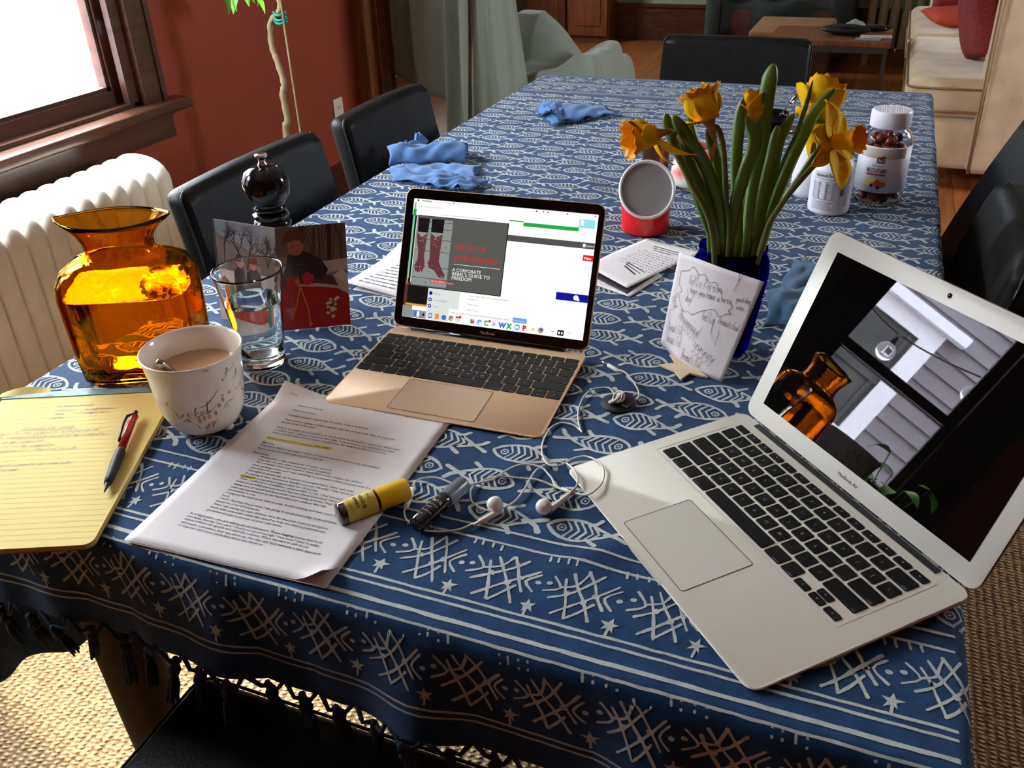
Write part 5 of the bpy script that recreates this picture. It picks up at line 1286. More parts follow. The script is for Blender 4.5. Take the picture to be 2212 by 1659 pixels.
A = Vector(CABA[-1]); B_ = Vector(CABB[2]); MB().tube([A+Vector((.004, 0, .002)), A+(B_-A)*.5+Vector((0, 0, .002))], .0019, 10).build('cord_splitter', M['bud'], ep, smooth=True)
for (st, hd, k) in ((BUD1, BUD1H, 0), (BUD2, BUD2H, 1)):
    A, B_ = Vector(st[0]), Vector(st[1]); h = Vector(hd[0])
    dirv = (B_-A).normalized()
    sm = MB().tube([A, A+(B_-A)*.08, A+(B_-A)*.5, B_, B_*.5+h*.5], [.0016, .0027, .0029, .0034, .0040], 12).build('stem', M['bud'], ep, smooth=True)
    MB().tube([A-dirv*.0055, A+dirv*.002], [.0014, .0019], 10).build('cord_sleeve', M['cord'], ep, smooth=True)
    toward = Vector((.35, -.55, .75)).normalized() if k else Vector((-.35, .15, .55)).normalized()
    q = toward.to_track_quat('Z', 'Y').to_matrix()
    hb_ = MB(); hb_.lathe([(0, -.0085), (.0042, -.0080), (.0070, -.0055), (.0082, -.001), (.0080, .0028), (.0062, .0058), (.0035, .0074), (0, .0080)], seg=24, M=Matrix.Translation(h) @ q.to_4x4())
    ho = hb_.build('earbud', M['bud'], ep, smooth=True)
    gm = MB(); Mx = Matrix.Translation(h) @ q.to_4x4(); gm.add([Mx @ Vector((x, y, .0068)) for x, y in rrect(-.0024, -.0009, .0024, .0009, .0008, 2)], [tuple(range(12))]); gm.build('speaker_slot', M['black_plastic'], ho)
wc = Vector((-.3585, .3925, ZT))
wn = thing('cord_winder', 'black rubber disc cord winder wrapped with white earphone cord', 'winder', wc, .3)
for z0, nm in ((.0006, 'lower_disc'), (.0100, 'upper_disc')):
    if nm == 'lower_disc': MB().lathe([(0, z0), (.0190, z0), (.0212, z0+.0014), (.0205, z0+.0026), (.0, z0+.0032)], seg=32).build(nm, M['rubber'], wn, smooth=True)
    else: MB().prism([(.0205*cos(a), .0205*sin(a)) for a in [radians(t) for t in range(-60, 70, 10)]] + [(.004, .014), (.0035, -.012)], .0052, .0078, bev=.0006).build(nm, M['rubber'], wn)
MB().lathe([(.006, .003), (.005, .008), (.006, .0105)], seg=20).build('hub', M['rubber'], wn, smooth=True)
for k in range(7):
    t = k*.35; c_ = Vector((-.004+random.uniform(-.0012, .0012), 0, .0062+k*.0005)); ax_ = random.uniform(-.5, .5)
    pts_ = []
    for i in range(20):
        a = 2*pi*i/20; v = Vector(((.0072+.0005*k)*cos(a)*.55, .010*sin(a)*.9, .0045*cos(a)+.0012*sin(2*a)))
        v = Matrix.Rotation(ax_, 3, 'Z') @ v; pts_.append(c_+v+Vector((-.002+.0009*k, 0, .001)))
    MB().tube(pts_, .00125, 6, closed=True).build('cord_loop', M['cord'], wn, smooth=True)

# ------------------------------------------------------------------ loose papers
def paper(parent, BLc, BRc, TRc, TLc, z, curl=lambda u, v: 0, name='sheet', m=None):
    qm = quadmap(BLc, BRc, TRc, TLc, lambda u, v: z + curl(u, v)); b = MB(); b.grid(14, 14, lambda a, c_: qm(a, c_))
    o = b.build(name, m or M['paper'], parent, smooth=True); md = o.modifiers.new('t', 'SOLIDIFY'); md.thickness = .0003; md.offset = -1
    return qm, o
pa = thing('paper_stack', 'white printed papers with one curled edge, lying behind the gold laptop', 'papers', (0, 0, 0))
qa, _o = paper(pa, (-.852, .592, 0), (-.730, .575, 0), (-.690, .79, 0), (-.845, .775, 0), .7530, lambda u, v: .006*(1-v)**3*(1-u)+.010*(v > .6)*(v-.6)*(1-u)*2)
b = MB()
for k in range(11):
    v = .10+.06*k; x = .12+.02*k
    while x < .85:
        w_ = random.uniform(.03, .10); ribbon(b, [(x, v), (x+w_, v+.0)], .012, lambda u, v2: qa(u, v2, .0006)); x += w_+.025
stuff(b.build('printed_text', M['pencil'], pa))
paper(pa, (-.835, .585, 0), (-.700, .572, 0), (-.680, .70, 0), (-.83, .74, 0), .7519, name='under_sheet')
pb = thing('flyer_stack', 'printed sheet lying over a black and white leaflet, beside the red pot', 'papers', (0, 0, 0))
paper(pb, (-.500, .722, 0), (-.424, .690, 0), (-.395, .78, 0), (-.470, .85, 0), .7518, name='leaflet', m=M['paper'])
paper(pb, (-.500, .745, 0), (-.430, .698, 0), (-.400, .80, 0), (-.470, .86, 0), .7523, name='leaflet_photo', m=M['ink'])
qb, _o = paper(pb, (-.520, .772, 0), (-.432, .706, 0), (-.356, .893, 0), (-.457, .926, 0), .7532, lambda u, v: .005*(1-v)**3*(u > 0)+.002*sin(4*v))
b = MB(); up2 = lambda u, v2: qb(u, v2, .0006)
for k in range(3): ribbon(b, [(.30+.04*k, .86-.045*k), (.92-.10*k, .86-.045*k)], .010, up2, wob=.3)
for k in range(9):
    x = .22+random.uniform(0, .1); v = .70-.045*k
    while x < .95:
        w_ = random.uniform(.02, .08); ribbon(b, [(x, v), (x+w_, v)], .006, up2, wob=.3); x += w_+.03
for k in range(3): ribbon(b, [(.42+.03*k, .36-.04*k), (.86-.03*k, .31-.045*k)], .014, up2, wob=.5)
stuff(b.build('printed_text', M['ink'], pb))
b = MB(); text_into(b, 'Fr ia', .010, lambda x, y: Vector((-.478+x*.85+y*.4, .722-x*.45+y*.8, .7530)), res=1); stuff(b.build('lettering', M['paper'], pb))

# ------------------------------------------------------------------ wooden star
M['balsa'] = mat('pale_balsa', srgb(222,200,168), .7, noise=(30, srgb(206,182,150), .5), bump=(200, .1))
st = thing('wooden_star', 'small pale wooden star lying in front of the handwritten note', 'star', (-.302, .5005, ZT))
sp_ = [(-.335,.499),(-.316,.510),(-.328,.531),(-.304,.521),(-.290,.524),(-.2905,.508),(-.2700,.487),(-.293,.490),(-.300,.472),(-.312,.488)]
MB().prism([(a+.302, c_-.5005) for a, c_ in sp_], .0, .0028, bev=.0004).build('plaque', M['balsa'], st)

# ------------------------------------------------------------------ handwritten note
nt_ = thing('note', 'handwritten pencil note on white paper leaning against the blue vase', 'note', (0, 0, 0))
nBL, nBR, nTL, nTR = Vector((-.3470, .5630, .7520)), Vector((-.2520, .4830, .7520)), Vector((-.3300, .5600, .8850)), Vector((-.2184, .4880, .8890))
e = (nBR-nBL).normalized(); nn = Vector((e.y, -e.x, 0)); nn = nn if nn.dot(Vector((.1, -1, 0))) > 0 else -nn
def nmap(u, v, off=0.0):
    P = nBL*(1-u)*(1-v)+nBR*u*(1-v)+nTR*u*v+nTL*(1-u)*v
    bow = .012*sin(pi*u)*(1-.25*v) 
    back = -.006*max(0, u-.55)**1.6*2*v
    return P + nn*(bow+back*.6+off) + Vector((0, 0, .004*sin(pi*u)*v + .0*u))
b = MB(); b.grid(24, 20, lambda a, c_: nmap(a, c_)); no = b.build('sheet', M['paper'], nt_, smooth=True); md = no.modifiers.new('t', 'SOLIDIFY'); md.thickness = .0003; md.offset = -1
b = MB(); nm = lambda x, y: nmap(x/.125, y/.125, .0006)
out_ = [(.012,.112),(.0265,.117),(.034,.124),(.046,.117),(.0555,.120),(.064,.113),(.074,.116),(.0793,.108),(.0845,.107),(.088,.099),(.096,.101),(.1033,.094),(.100,.089),(.1051,.0865),(.0985,.084),(.0915,.078),(.083,.084),(.0736,.080),(.064,.0745),(.0534,.066),(.0458,.067),(.038,.064),(.029,.068),(.0225,.076),(.0191,.083),(.0235,.088),(.0145,.094),(.0125,.102)]
KY = .925
ribbon(b, [(v.x, v.y*KY) for v in bez([(a, c_, 0) for a, c_ in out_+[out_[0]]], 4)][:-1], .00055, nm, closed=True, wob=.2)
for (t, x, y, sz, an, sx_) in (('hello Person', .033, .1010, .0115, .08, .66), ('i hope you have a nice', .0335, .0905, .0085, .09, .66), ('day!', .0344, .0780, .0105, .03, .60), ('Hey', .0040, .0700, .0170, -.75, .55), ('Heyyggyyl', .0300, .0520, .0150, -.22, .60), ('hello', .0700, .0660, .0120, .0, .52),
   ('beautiful', .0930, .0700, .0090, -.05, .60), ('beautiful', .0150, .0270, .0110, .22, .58), ('beautiful', .0160, .0110, .0120, .20, .58), ('Beautiful', .0560, .0060, .0130, .0, .56), ('yyyyy', .0700, .0290, .0150, -.28, .85), ('good day', .1045, .1035, .0060, .12, .6), ('note', .1080, .0940, .0060, .1, .6), ('Y', .0950, .1130, .0210, -.1, .5), ('l', .0880, .0540, .0180, .1, .5), ('l', .0990, .0420, .0170, .1, .5)):
    write(b, t, x, y*KY, sz, .0005, nm, an, jit=.025, sx=sx_)
stuff(b.build('pencil_writing', M['pencil'], nt_))

# ------------------------------------------------------------------ cobalt vase and daffodils
M['cobalt'] = glass('cobalt_blue_glass', (.035, .035, .62), 1.5, 0, (14, .15)); M['vwater'] = glass('vase_water', (.6, .7, .95), 1.33)
VC = Vector((-.2569, .5500, ZT)) + Vector((_F.x, _F.y, 0)).normalized()*.024
vs = thing('vase', 'cobalt blue glass vase holding the daffodils, behind the handwritten note', 'vase', VC); vs.scale = (1, 1, .92)
def vring(r, z):
    return [Vector(((r+.0006*cos(24*pi*2*k/96))*cos(2*pi*k/96), (r+.0006*cos(24*pi*2*k/96))*sin(2*pi*k/96), z)) for k in range(96)]
vo = [(.026,.0),(.029,.001),(.0315,.010),(.0345,.03),(.0385,.06),(.0425,.09),(.0455,.115),(.0462,.128),(.0450,.138),(.0420,.144),(.0405,.149),(.0415,.154),(.0418,.157)]
vi = [(.0395,.158),(.0385,.154),(.0380,.149),(.0395,.144),(.0423,.138),(.0435,.128),(.0428,.115),(.0398,.09),(.0358,.06),(.0318,.03),(.0285,.012),(.0,.010)]
b = MB(); b.loft([vring(r, z) for r, z in vo+vi[:-1]] , True, True); b.build('glass_body', M['cobalt'], vs, smooth=True)
MB().lathe([(0,.0105),(.0280,.0122),(.0312,.03),(.0352,.06),(.0385,.085),(0,.085)], seg=40).build('water', M['vwater'], vs, angle=50)
M['leaf'] = mat('daffodil_leaf_green', srgb(76,112,42), .42, noise=(16, srgb(104,136,56), .6, 3, (1,1,.12)), bump=(120, .15, (6,6,.5)), sss=.05)
M['leaf2'] = mat('pale_leaf_green', srgb(108,136,82), .45, noise=(16, srgb(86,116,54), .5, 3, (1,1,.12)), bump=(120, .15, (6,6,.5)))
M['stem'] = mat('flower_stem_green', srgb(92,110,44), .45, noise=(18, srgb(120,120,60), .4), bump=(120, .1))
M['petal'] = mat('yellow_petal', srgb(242,192,12), .8, noise=(60, srgb(246,206,34), .5, 3), bump=(150, .25), spec=.08); M['trumpet'] = mat('orange_yellow_trumpet', srgb(248,160,2), .5, noise=(60, srgb(252,182,10), .5, 3), bump=(120, .3), spec=.25)
M['spathe'] = mat('papery_brown_spathe', srgb(186,140,72), .7, noise=(40, srgb(160,128,70), .5), bump=(200, .2))
fol = thing('daffodil_foliage', 'bunch of tall strap-shaped green daffodil leaves standing in the blue vase', 'leaves', (0, 0, 0))
VD = Vector((_F.x, _F.y, 0)).normalized()
for li, lf in enumerate(LEAF):
    pts_ = bez(lf, 8); n = len(pts_); w0 = (.0062, .0078, .0070, .0042, .0075, .0070, .0078, .0088, .0040, .0068, .0075, .0060)[li]
    L_ = []; 
    face = (Matrix.Rotation(random.uniform(-.5, .5), 3, 'Z') @ VD)
    b = MB(); rings = []
    for i, p_ in enumerate(pts_):
        t = i/(n-1); tan = (pts_[min(i+1, n-1)]-pts_[max(i-1, 0)]).normalized(); sd = tan.cross(face).normalized(); fc = sd.cross(tan).normalized()
        w_ = w0*min(1, (t/.16+.03)**.6)*(1-.25*max(0, t-.7)/.3)
        rings.append([p_-sd*w_, p_-sd*w_*.5-fc*w_*.28, p_-fc*w_*.38, p_+sd*w_*.5-fc*w_*.28, p_+sd*w_, p_+sd*w_*.5-fc*w_*.12, p_-fc*w_*.2, p_-sd*w_*.5-fc*w_*.12])
    # carry on down into the vase
    lastp = pts_[-1]; tgt = VC + Vector(((lastp.x-VC.x)*.4, (lastp.y-VC.y)*.4, .02))
    for t in (.5, 1): rings.append([q + (tgt-lastp)*t for q in rings[n-1]])
    b.loft(rings, True, True); b.build('leaf', M['leaf2'] if li in (3, 8) else M['leaf'], fol, smooth=True)
def petal_mesh(b, base, d, side, up, L, w, curl, cup=0.0, tw=0.0):
    nu, nv = 8, 6
    def f(a, c_):
        t = a; u = (c_-.5)*2
        ww = w*(sin(pi*min(1, t*.93+.07))**.75)*(1-.15*t)
        P = base + d*(L*(t - .08*curl*t*t)) + up*(L*(curl*t*t*.55) ) + side*(ww*u)
        P += up*(cup*ww*abs(u)**1.7 + .05*w*sin(7*t+3*u)) + up*tw*u*t*w
        return P
    b.grid(nu, nv, f)
def daffodil(label, stem, center, face, size, petals, tr_len=.024, tr_r=.014, droop=None):
    """face: direction the trumpet looks; petals: (angle, tilt forward, length, width, curl)"""
    t_ = thing('daffodil', label, 'flower', (0, 0, 0), group='daffodils in the blue vase')
    c_ = Vector(center); f_ = Vector(face).normalized(); up = Vector((0, 0, 1)) if abs(f_.z) < .9 else Vector((0, 1, 0))
    sx = up.cross(f_).normalized(); sy = f_.cross(sx).normalized()
    # stem with receptacle
    st = [Vector(q) for q in stem]; back = c_-f_*.016
    pts_ = bez([back+f_*.003, back]+st[0:] + [VC+Vector(((st[-1].x-VC.x)*.5, (st[-1].y-VC.y)*.5, .03))], 5); n = len(pts_)
    MB().tube(pts_, [.0040 if i < 3 else (.0026 if i < 12 else .0034) for i in range(n)], 10).build('stem', M['stem'], t_, smooth=True)
    b = MB(); petal_mesh(b, back-f_*.010+Vector((0, 0, .002)), (Vector((0, 0, -.6))+sx*.3-f_*.25).normalized(), sx, f_, .022*size, .006, .1, .5); so = b.build('spathe', M['spathe'], t_, smooth=True)
    b = MB(); rr = []
    for r_, z_ in ((.003, -.018), (.0042, -.010), (.0062, -.003), (.0085, .001)): rr.append([c_+f_*z_*size+(sx*cos(2*pi*k/20)+sy*sin(2*pi*k/20))*r_*size*.8 for k in range(20)])
    b.loft(rr, True, False); b.build('flower_tube', M['spathe'], t_, smooth=True)
    for (an, tl, L_, w_, cu) in petals:
        rad = sx*cos(an)+sy*sin(an); d_ = (rad*cos(tl)+f_*sin(tl)).normalized(); sd = f_.cross(rad).normalized(); u2 = sd.cross(d_).normalized()
        if u2.dot(f_) < 0: u2 = -u2
        b = MB(); petal_mesh(b, c_+rad*.004*size, d_, sd, u2, L_*size, w_*size, cu, .25, random.uniform(-.2, .2)); o = b.build('petal', M['petal'], t_, smooth=True)
        md = o.modifiers.new('t', 'SOLIDIFY'); md.thickness = .0006
    rr = []
    for k in range(9):
        t = k/8; r_ = tr_r*(.55+.32*t+.42*max(0, t-.72)**1.3*3); ring = []
        for j in range(48):
            a = 2*pi*j/48; fr = (1 + (.05*sin(12*a)+.05*sin(7*a+1))*t*t + .05*sin(17*a)*max(0, t-.6)); ring.append(c_ + f_*(tr_len*t + (.0018*sin(12*a)*max(0, t-.7)*3))*size + (sx*cos(a)+sy*sin(a))*r_*fr*size)
        rr.append(ring)
    b = MB(); b.loft(rr, True, False); tr = b.build('trumpet', M['trumpet'], t_, smooth=True); md = tr.modifiers.new('t', 'SOLIDIFY'); md.thickness = .0007
    b = MB(); b.tube([c_+f_*.002, c_+f_*tr_len*.55*size], [.0012, .0016], 8); b.build('stamen', M['petal'], tr, smooth=True)
    return t_
RT = Vector((_R.x, _R.y, 0)).normalized()     # to the right as seen
TC = -VD                                        # towards the viewer
UP = Vector((0, 0, 1))
daffodil('leftmost daffodil, wilting with ragged petals, nodding over the copper cup', ST1, F1[0], RT*-.9+UP*-.10+TC*.25, 1.15, [(.4,.7,.030,.011,.3),(1.5,.95,.030,.013,.2),(2.6,.8,.028,.012,.3),(3.6,1.0,.034,.009,.6),(4.5,-.2,.036,.007,-.7),(5.4,-.5,.036,.008,-.9)], .028, .0175)
daffodil('daffodil with petals folded round its trumpet, seen from behind, second from the left', ST2, (-.3020, .5290, 1.0570), RT*-.30+UP*.85+TC*-.35, 1.2, [(.3,.9,.034,.017,.5),(1.3,1.1,.034,.016,.6),(2.4,1.0,.032,.017,.5),(3.4,1.1,.034,.017,.5),(4.4,1.2,.034,.016,.5),(5.4,.1,.030,.014,.1)], .028, .0185)
daffodil('upright half-closed daffodil beside the tallest leaf, in front of the sugar bowl', ST3, (-.2580, .5740, 1.0440), UP*1.0+RT*-.05, 1.12, [(a*1.047+.2, 1.26, .036, .013, .25) for a in range(6)], .022, .013)
daffodil('daffodil turned away behind the right-hand leaves, in front of the tall white bottle', ST4, F4[0], RT*.45+UP*.55+TC*-.5, 1.2, [(.4,.5,.034,.015,.5),(1.5,.7,.034,.015,.6),(2.6,.5,.032,.015,.5),(3.6,.0,.034,.010,-.5),(4.7,-.3,.036,.011,-.8),(5.6,.3,.030,.013,.1)], .030, .018)
daffodil('fully open daffodil at the right with spread yellow petals and long orange trumpet', ST5, (-.1690, .5727, 1.0310), RT*.62+UP*.28+TC*.72, .86, [(1.75,.10,.052,.0225,-.1),(.75,.0,.042,.0180,.0),(5.75,.1,.048,.0160,-.1),(4.70,.10,.060,.0260,.0),(3.70,-.1,.040,.0150,-.3),(2.75,.0,.048,.0190,.1)], .038, .0165)
# ------------------------------------------------------------------ blue frayed napkins
M['napkin'] = mat('light_blue_linen', srgb(56,98,146), .85, noise=(40, srgb(74,116,164), .5), bump=(900, .4), sheen=.2)
M['napkin2'] = mat('slate_blue_linen', srgb(42,76,104), .85, noise=(40, srgb(52,88,116), .5), bump=(900, .4), sheen=.15)
def napkin(name, label, patches, m, group=None):
    t_ = thing(name, label, 'napkin', (0, 0, 0))
    for pi_, (cs, zf, fray) in enumerate(patches):
        BLc, BRc, TRc, TLc = [Vector((a, c_, 0)) for a, c_ in cs]
        qm = quadmap(BLc, BRc, TRc, TLc, zf); cr = lambda a, c_: qm(a, c_) + Vector((.004*sin(9*c_+5*a), .003*sin(11*a+3*c_), .0022*(sin(17*a+9*c_)+sin(13*c_-21*a)+1.2)*min(1, 6*a, 6*(1-a))))
        b = MB(); b.grid(36, 26, cr)
        o = b.build('cloth_fold', m, t_, smooth=True); md = o.modifiers.new('t', 'SOLIDIFY'); md.thickness = .0012; md.offset = -1
        fb = MB()
        for ed in fray:
            for k in range(130):
                t = random.random()
                u, v = {'b': (t, 0), 't': (t, 1), 'l': (0, t), 'r': (1, t)}[ed]
                du, dv = {'b': (0, -.05), 't': (0, .05), 'l': (-.03, 0), 'r': (.03, 0)}[ed]
                A = qm(u, v); B2 = quadmap(BLc, BRc, TRc, TLc, lambda a, c_: A.z)(u+du*random.uniform(.4, 1.2)+random.uniform(-.01, .01), v+dv*random.uniform(.4, 1.2)); B2.z = max(.7522, A.z-random.uniform(0, .004))
                fb.tube([A, B2], .0006, 3)
        if fb.v: stuff(fb.build('frayed_threads', m, t_))
zb = .7528
napkin('napkin', 'crumpled light blue frayed napkin at the left table edge, behind the gold laptop', [
    ([(-1.035,1.085), (-.850,1.075), (-.905,1.235), (-1.085,1.165)], lambda u, v: zb+.008*max(0, sin(7*u+2*v))*sin(pi*v)+.004*sin(9*v+4*u)**2, 'rb'),
    ([(-1.085,1.165), (-.930,1.235), (-.975,1.318), (-1.120,1.235)], lambda u, v: zb+.004+.030*sin(pi*v)**.7+.004*sin(10*u)*sin(pi*v), 'r'),
    ([(-1.110,1.250), (-1.060,1.262), (-1.085,1.350), (-1.115,1.345)], lambda u, v: zb+.002+.018*sin(pi*u)+.006*sin(8*v), 'tr'),
    ([(-.960,1.060), (-.850,1.060), (-.835,1.120), (-.945,1.140)], lambda u, v: zb+.006+.010*sin(pi*u)*sin(pi*v)+.003*sin(9*u), 'rb')], M['napkin'])
napkin('napkin', 'flat light blue frayed napkin lying alone at the far left of the table', [
    ([(-.860,1.585), (-.730,1.715), (-.790,1.790), (-.945,1.715)], lambda u, v: zb+.004+.022*sin(pi*min(1, (1-u)*1.0))*sin(pi*v)**.6*(1-u*.5)+.005*sin(8*u+3*v)**2, 'brtl'),
    ([(-.905,1.635), (-.840,1.600), (-.855,1.700), (-.950,1.735)], lambda u, v: zb+.010+.018*sin(pi*u)**.8+.003*sin(12*v), 'lb')], M['napkin'])
napkin('napkin', 'slate blue napkin in soft folds between the blue vase and the silver laptop', [
    ([(-.215,.690), (-.130,.715), (-.120,.870), (-.215,.900)], lambda u, v: zb+.003+.014*max(0, sin(pi*v*1.0))*(.6+.4*sin(9*v+2*u))*sin(pi*min(1, u*1.1))**.5, 'b'),
    ([(-.225,.640), (-.120,.650), (-.115,.760), (-.230,.770)], lambda u, v: zb+.004+.024*sin(pi*v)**.8*(.75+.25*sin(5*u)), 'r')], M['napkin2'])

# ------------------------------------------------------------------ red pot with slanted white-rimmed face
M['red_glaze'] = mat('red_glossy_plastic', srgb(224,22,32), .22, coat=.5, bump=(60, .02)); M['white_glaze'] = mat('white_rim', srgb(236,232,228), .2, coat=.4, bump=(60, .02)); M['grey_in'] = mat('matte_grey_face', srgb(150,148,146), .55, bump=(400, .1))
rp_ = thing('red_pot', 'red cylindrical pot whose slanted round grey face is ringed in white', 'pot', (-.4715, .9700, ZT))
fdir = (TC*.80 + UP*.60 + RT*-.08).normalized()
b = MB(); R0 = .0420; rings = [[Vector((r_*cos(2*pi*k/48), r_*sin(2*pi*k/48), z_)) for k in range(48)] for r_, z_ in ((R0-.004, .0), (R0-.001, .0015), (R0, .005), (R0, .028))]
fc = Vector((0, 0, .072)) + TC*.004
_sx = UP.cross(fdir).normalized(); _sy = fdir.cross(_sx).normalized(); _bk = Vector((-fdir.x, -fdir.y, 0)).normalized()
for t, rr_ in ((.45, .0415), (1.0, .0435)):
    rg_ = []
    for k in range(48):
        d0 = Vector((cos(2*pi*k/48), sin(2*pi*k/48), 0)); lo = Vector((0, 0, .028)) + d0*R0; hi = fc - fdir*.002 + _sx*(d0.dot(_sx))*.0435 + _sy*(d0.dot(_bk))*.0475
        rg_.append(lo.lerp(hi, t))
    rings.append(rg_)
b.loft(rings, True, True); b.build('body', M['red_glaze'], rp_, angle=50)
sx = UP.cross(fdir).normalized(); sy = fdir.cross(sx).normalized(); Rr = .0455; Ry = .0500
rim = [fc + fdir*.0010 + sx*Rr*cos(2*pi*k/48) + sy*Ry*sin(2*pi*k/48) for k in range(48)]
MB().tube(rim, .0030, 10, closed=True).build('rim', M['white_glaze'], rp_, smooth=True)
b = MB(); b.loft([[fc+fdir*q+sx*(Rr-i_)*cos(2*pi*k/48)+sy*(Ry-i_)*sin(2*pi*k/48) for k in range(48)] for q, i_ in ((-.003, .004), (.001, .0015), (-.0015, .003))], True, True); b.build('face', M['grey_in'], rp_, angle=40)

# copper cup
M['copper'] = mat('worn_copper', srgb(150,92,72), .32, 1.0, noise=(35, srgb(110,70,56), .6), bump=(60, .1))
cc = thing('copper_cup', 'small straight copper cup behind the red pot', 'cup', (-.5215, 1.2500, ZT))
MB().lathe([(.024,0),(.0252,.001),(.0262,.03),(.0272,.073),(.0276,.0745),(.0266,.0750),(.0260,.073),(.0250,.03),(.024,.003),(0,.003)], seg=40).build('wall', M['copper'], cc, smooth=True)
# votive
def votive_mat():
    m = mat('watercolour_glass', srgb(232,226,222), .25, coat=.5, bump=(50, .02)); nt = m.node_tree; b = nt.nodes['Principled BSDF']
    tc = nt.nodes['Texture Coordinate']; tx = nt.nodes.new('ShaderNodeTexNoise'); tx.inputs['Scale'].default_value = 16; tx.inputs['Detail'].default_value = 2; tx.inputs['Distortion'].default_value = .6
    nt.links.new(tc.outputs['Object'], tx.inputs['Vector']); sx_ = nt.nodes.new('ShaderNodeSeparateXYZ'); nt.links.new(tc.outputs['Object'], sx_.inputs[0])
    rp = nt.nodes.new('ShaderNodeValToRGB'); e = rp.color_ramp.elements
    e[0].position = .36; e[0].color = (*srgb(236,228,226), 1); e[1].position = .70; e[1].color = (*srgb(206,80,120), 1)
    k = e.new(.47); k.color = (*srgb(236,150,150), 1); k = e.new(.56); k.color = (*srgb(226,66,72), 1)
    nt.links.new(tx.outputs['Fac'], rp.inputs[0])
    r2 = nt.nodes.new('ShaderNodeValToRGB'); r2.color_ramp.elements[0].position = .020; r2.color_ramp.elements[1].position = .036; r2.color_ramp.elements[0].color = (0,0,0,1)
    nt.links.new(sx_.outputs['Z'], r2.inputs[0]); mx = nt.nodes.new('ShaderNodeMix'); mx.data_type = 'RGBA'
    nt.links.new(r2.outputs[0], mx.inputs['Factor']); mx.inputs['A'].default_value = (*srgb(212,222,206), 1); nt.links.new(rp.outputs[0], mx.inputs['B']); nt.links.new(mx.outputs['Result'], b.inputs['Base Color'])
    return m
vt = thing('candle_votive', 'round white glass candle holder washed with pink and red, beside the copper cup', 'candle holder', (-.4330, 1.2270, ZT))
MB().lathe([(.030,.006),(.044,.0065),(.0500,.012),(.0515,.024),(.0490,.045),(.0440,.062),(.0370,.076),(.0330,.081),(.0315,.081),(.0350,.075),(.042,.060),(.047,.044),(.048,.024),(.04,.012),(0,.011)], seg=48).build('bowl', votive_mat(), vt, smooth=True)
MB().lathe([(0,0),(.036,0),(.042,.002),(.043,.0060),(0,.0062)], seg=48).build('clear_base', M['clear_glass'], vt, angle=40)
# sugar bowl with spoons
sb = thing('sugar_bowl', 'small dark bowl with steel spoons sticking up, behind the tallest daffodil leaf', 'bowl', (-.3470, 1.6950, ZT))
MB().lathe([(.020,0),(.022,.001),(.030,.012),(.0345,.028),(.0350,.040),(.0340,.041),(.0330,.029),(.0285,.014),(.0,.006)], seg=36).build('bowl_wall', M['gloss_black'], sb, smooth=True)
for (dx, dy, dz, k) in ((.034, .020, .058, 0), (-.012, .016, .060, 1)):
    A = Vector((0, 0, .010)); B_ = Vector((dx, dy, dz)); sp2 = MB(); sp2.tube([A, A+(B_-A)*.5, B_], [.0022, .0018, .002], 8)
    q = (B_-A).to_track_quat('Y', 'Z').to_matrix().to_4x4(); sp2.sphere((0, .014, 0), .013, 14, 8, (.8, 1.35, .22), M=Matrix.Translation(B_) @ q)
    s_o = sp2.build('spoon', M['steel'] if k == 0 else M['gloss_black'], None, smooth=True); s_o.location = (-.3470, 1.6950, ZT+.001)
    tag(s_o, 'upright steel spoon in the small dark bowl, bowl end up' if k == 0 else 'dark spoon in the small dark bowl, left of the steel one', 'spoon')
MB().lathe([(0,0),(.045,0),(.052,.004),(.053,.006),(.044,.004),(0,.003)], seg=36).build('saucer_rim', M['steel'], sb, smooth=True)

# ------------------------------------------------------------------ bottles
M['hdpe'] = mat('white_plastic_bottle', srgb(236,236,242), .35, bump=(200, .03)); M['label_w'] = mat('white_label', srgb(226,226,232), .5, bump=(200, .03)); M['lbl_grey'] = mat('grey_label_print', srgb(150,152,166), .6, bump=(100, .02))
M['clearpl'] = glass('clear_plastic_bottle', (.97,.97,.97), 1.2); M['gummy'] = mat('dark_red_gummies', srgb(98,26,22), .35, noise=(50, srgb(150,60,30), .6), coat=.4, bump=(60, .5)); M['berry'] = mat('red_berry_print', srgb(200,60,50), .5, bump=(60, .1)); M['magenta'] = mat('magenta_print', srgb(176,40,92), .5, bump=(60, .02)); M['cream'] = mat('cream_label_band', srgb(206,200,186), .55, noise=(60, srgb(190,186,172), .5)); M['olive'] = mat('pear_print', srgb(214,206,120), .5, bump=(60, .02)); M['plum'] = mat('plum_print', srgb(60,24,48), .5, bump=(60, .02))
wb = thing('tall_bottle', 'tall plain white plastic bottle behind the open daffodil', 'bottle', (-.2230, 1.2420, ZT))
MB().lathe([(.028,0),(.031,.002),(.032,.010),(.0325,.045),(.0310,.085),(.0270,.108),(.0200,.120),(.0145,.126),(.0140,.131)], seg=40).build('body', M['hdpe'], wb, smooth=True)
MB().lathe([(.0160,.1290),(.0165,.1300),(.0160,.1480),(.0145,.1500),(0,.1505)], seg=32).build('cap', M['hdpe'], wb, angle=40)
def facing(P): return atan2(-.4791-P.y, -.1339-P.x)
def cyl_label(P, r, fa): return lambda off: (lambda x, z: Vector(((r+off)*cos(fa+x/r), (r+off)*sin(fa+x/r), z)))
sbp = Vector((-.1800, 1.1600, ZT)); s2 = thing('supplement_bottle', 'short white bottle with a supplement facts panel, left of the clear vitamin bottle', 'bottle', sbp)
MB().lathe([(.030,0),(.034,.0015),(.0358,.006),(.0358,.078),(.0340,.088),(.0275,.098),(.0185,.104),(.0165,.108)], seg=48).build('body', M['hdpe'], s2, smooth=True)
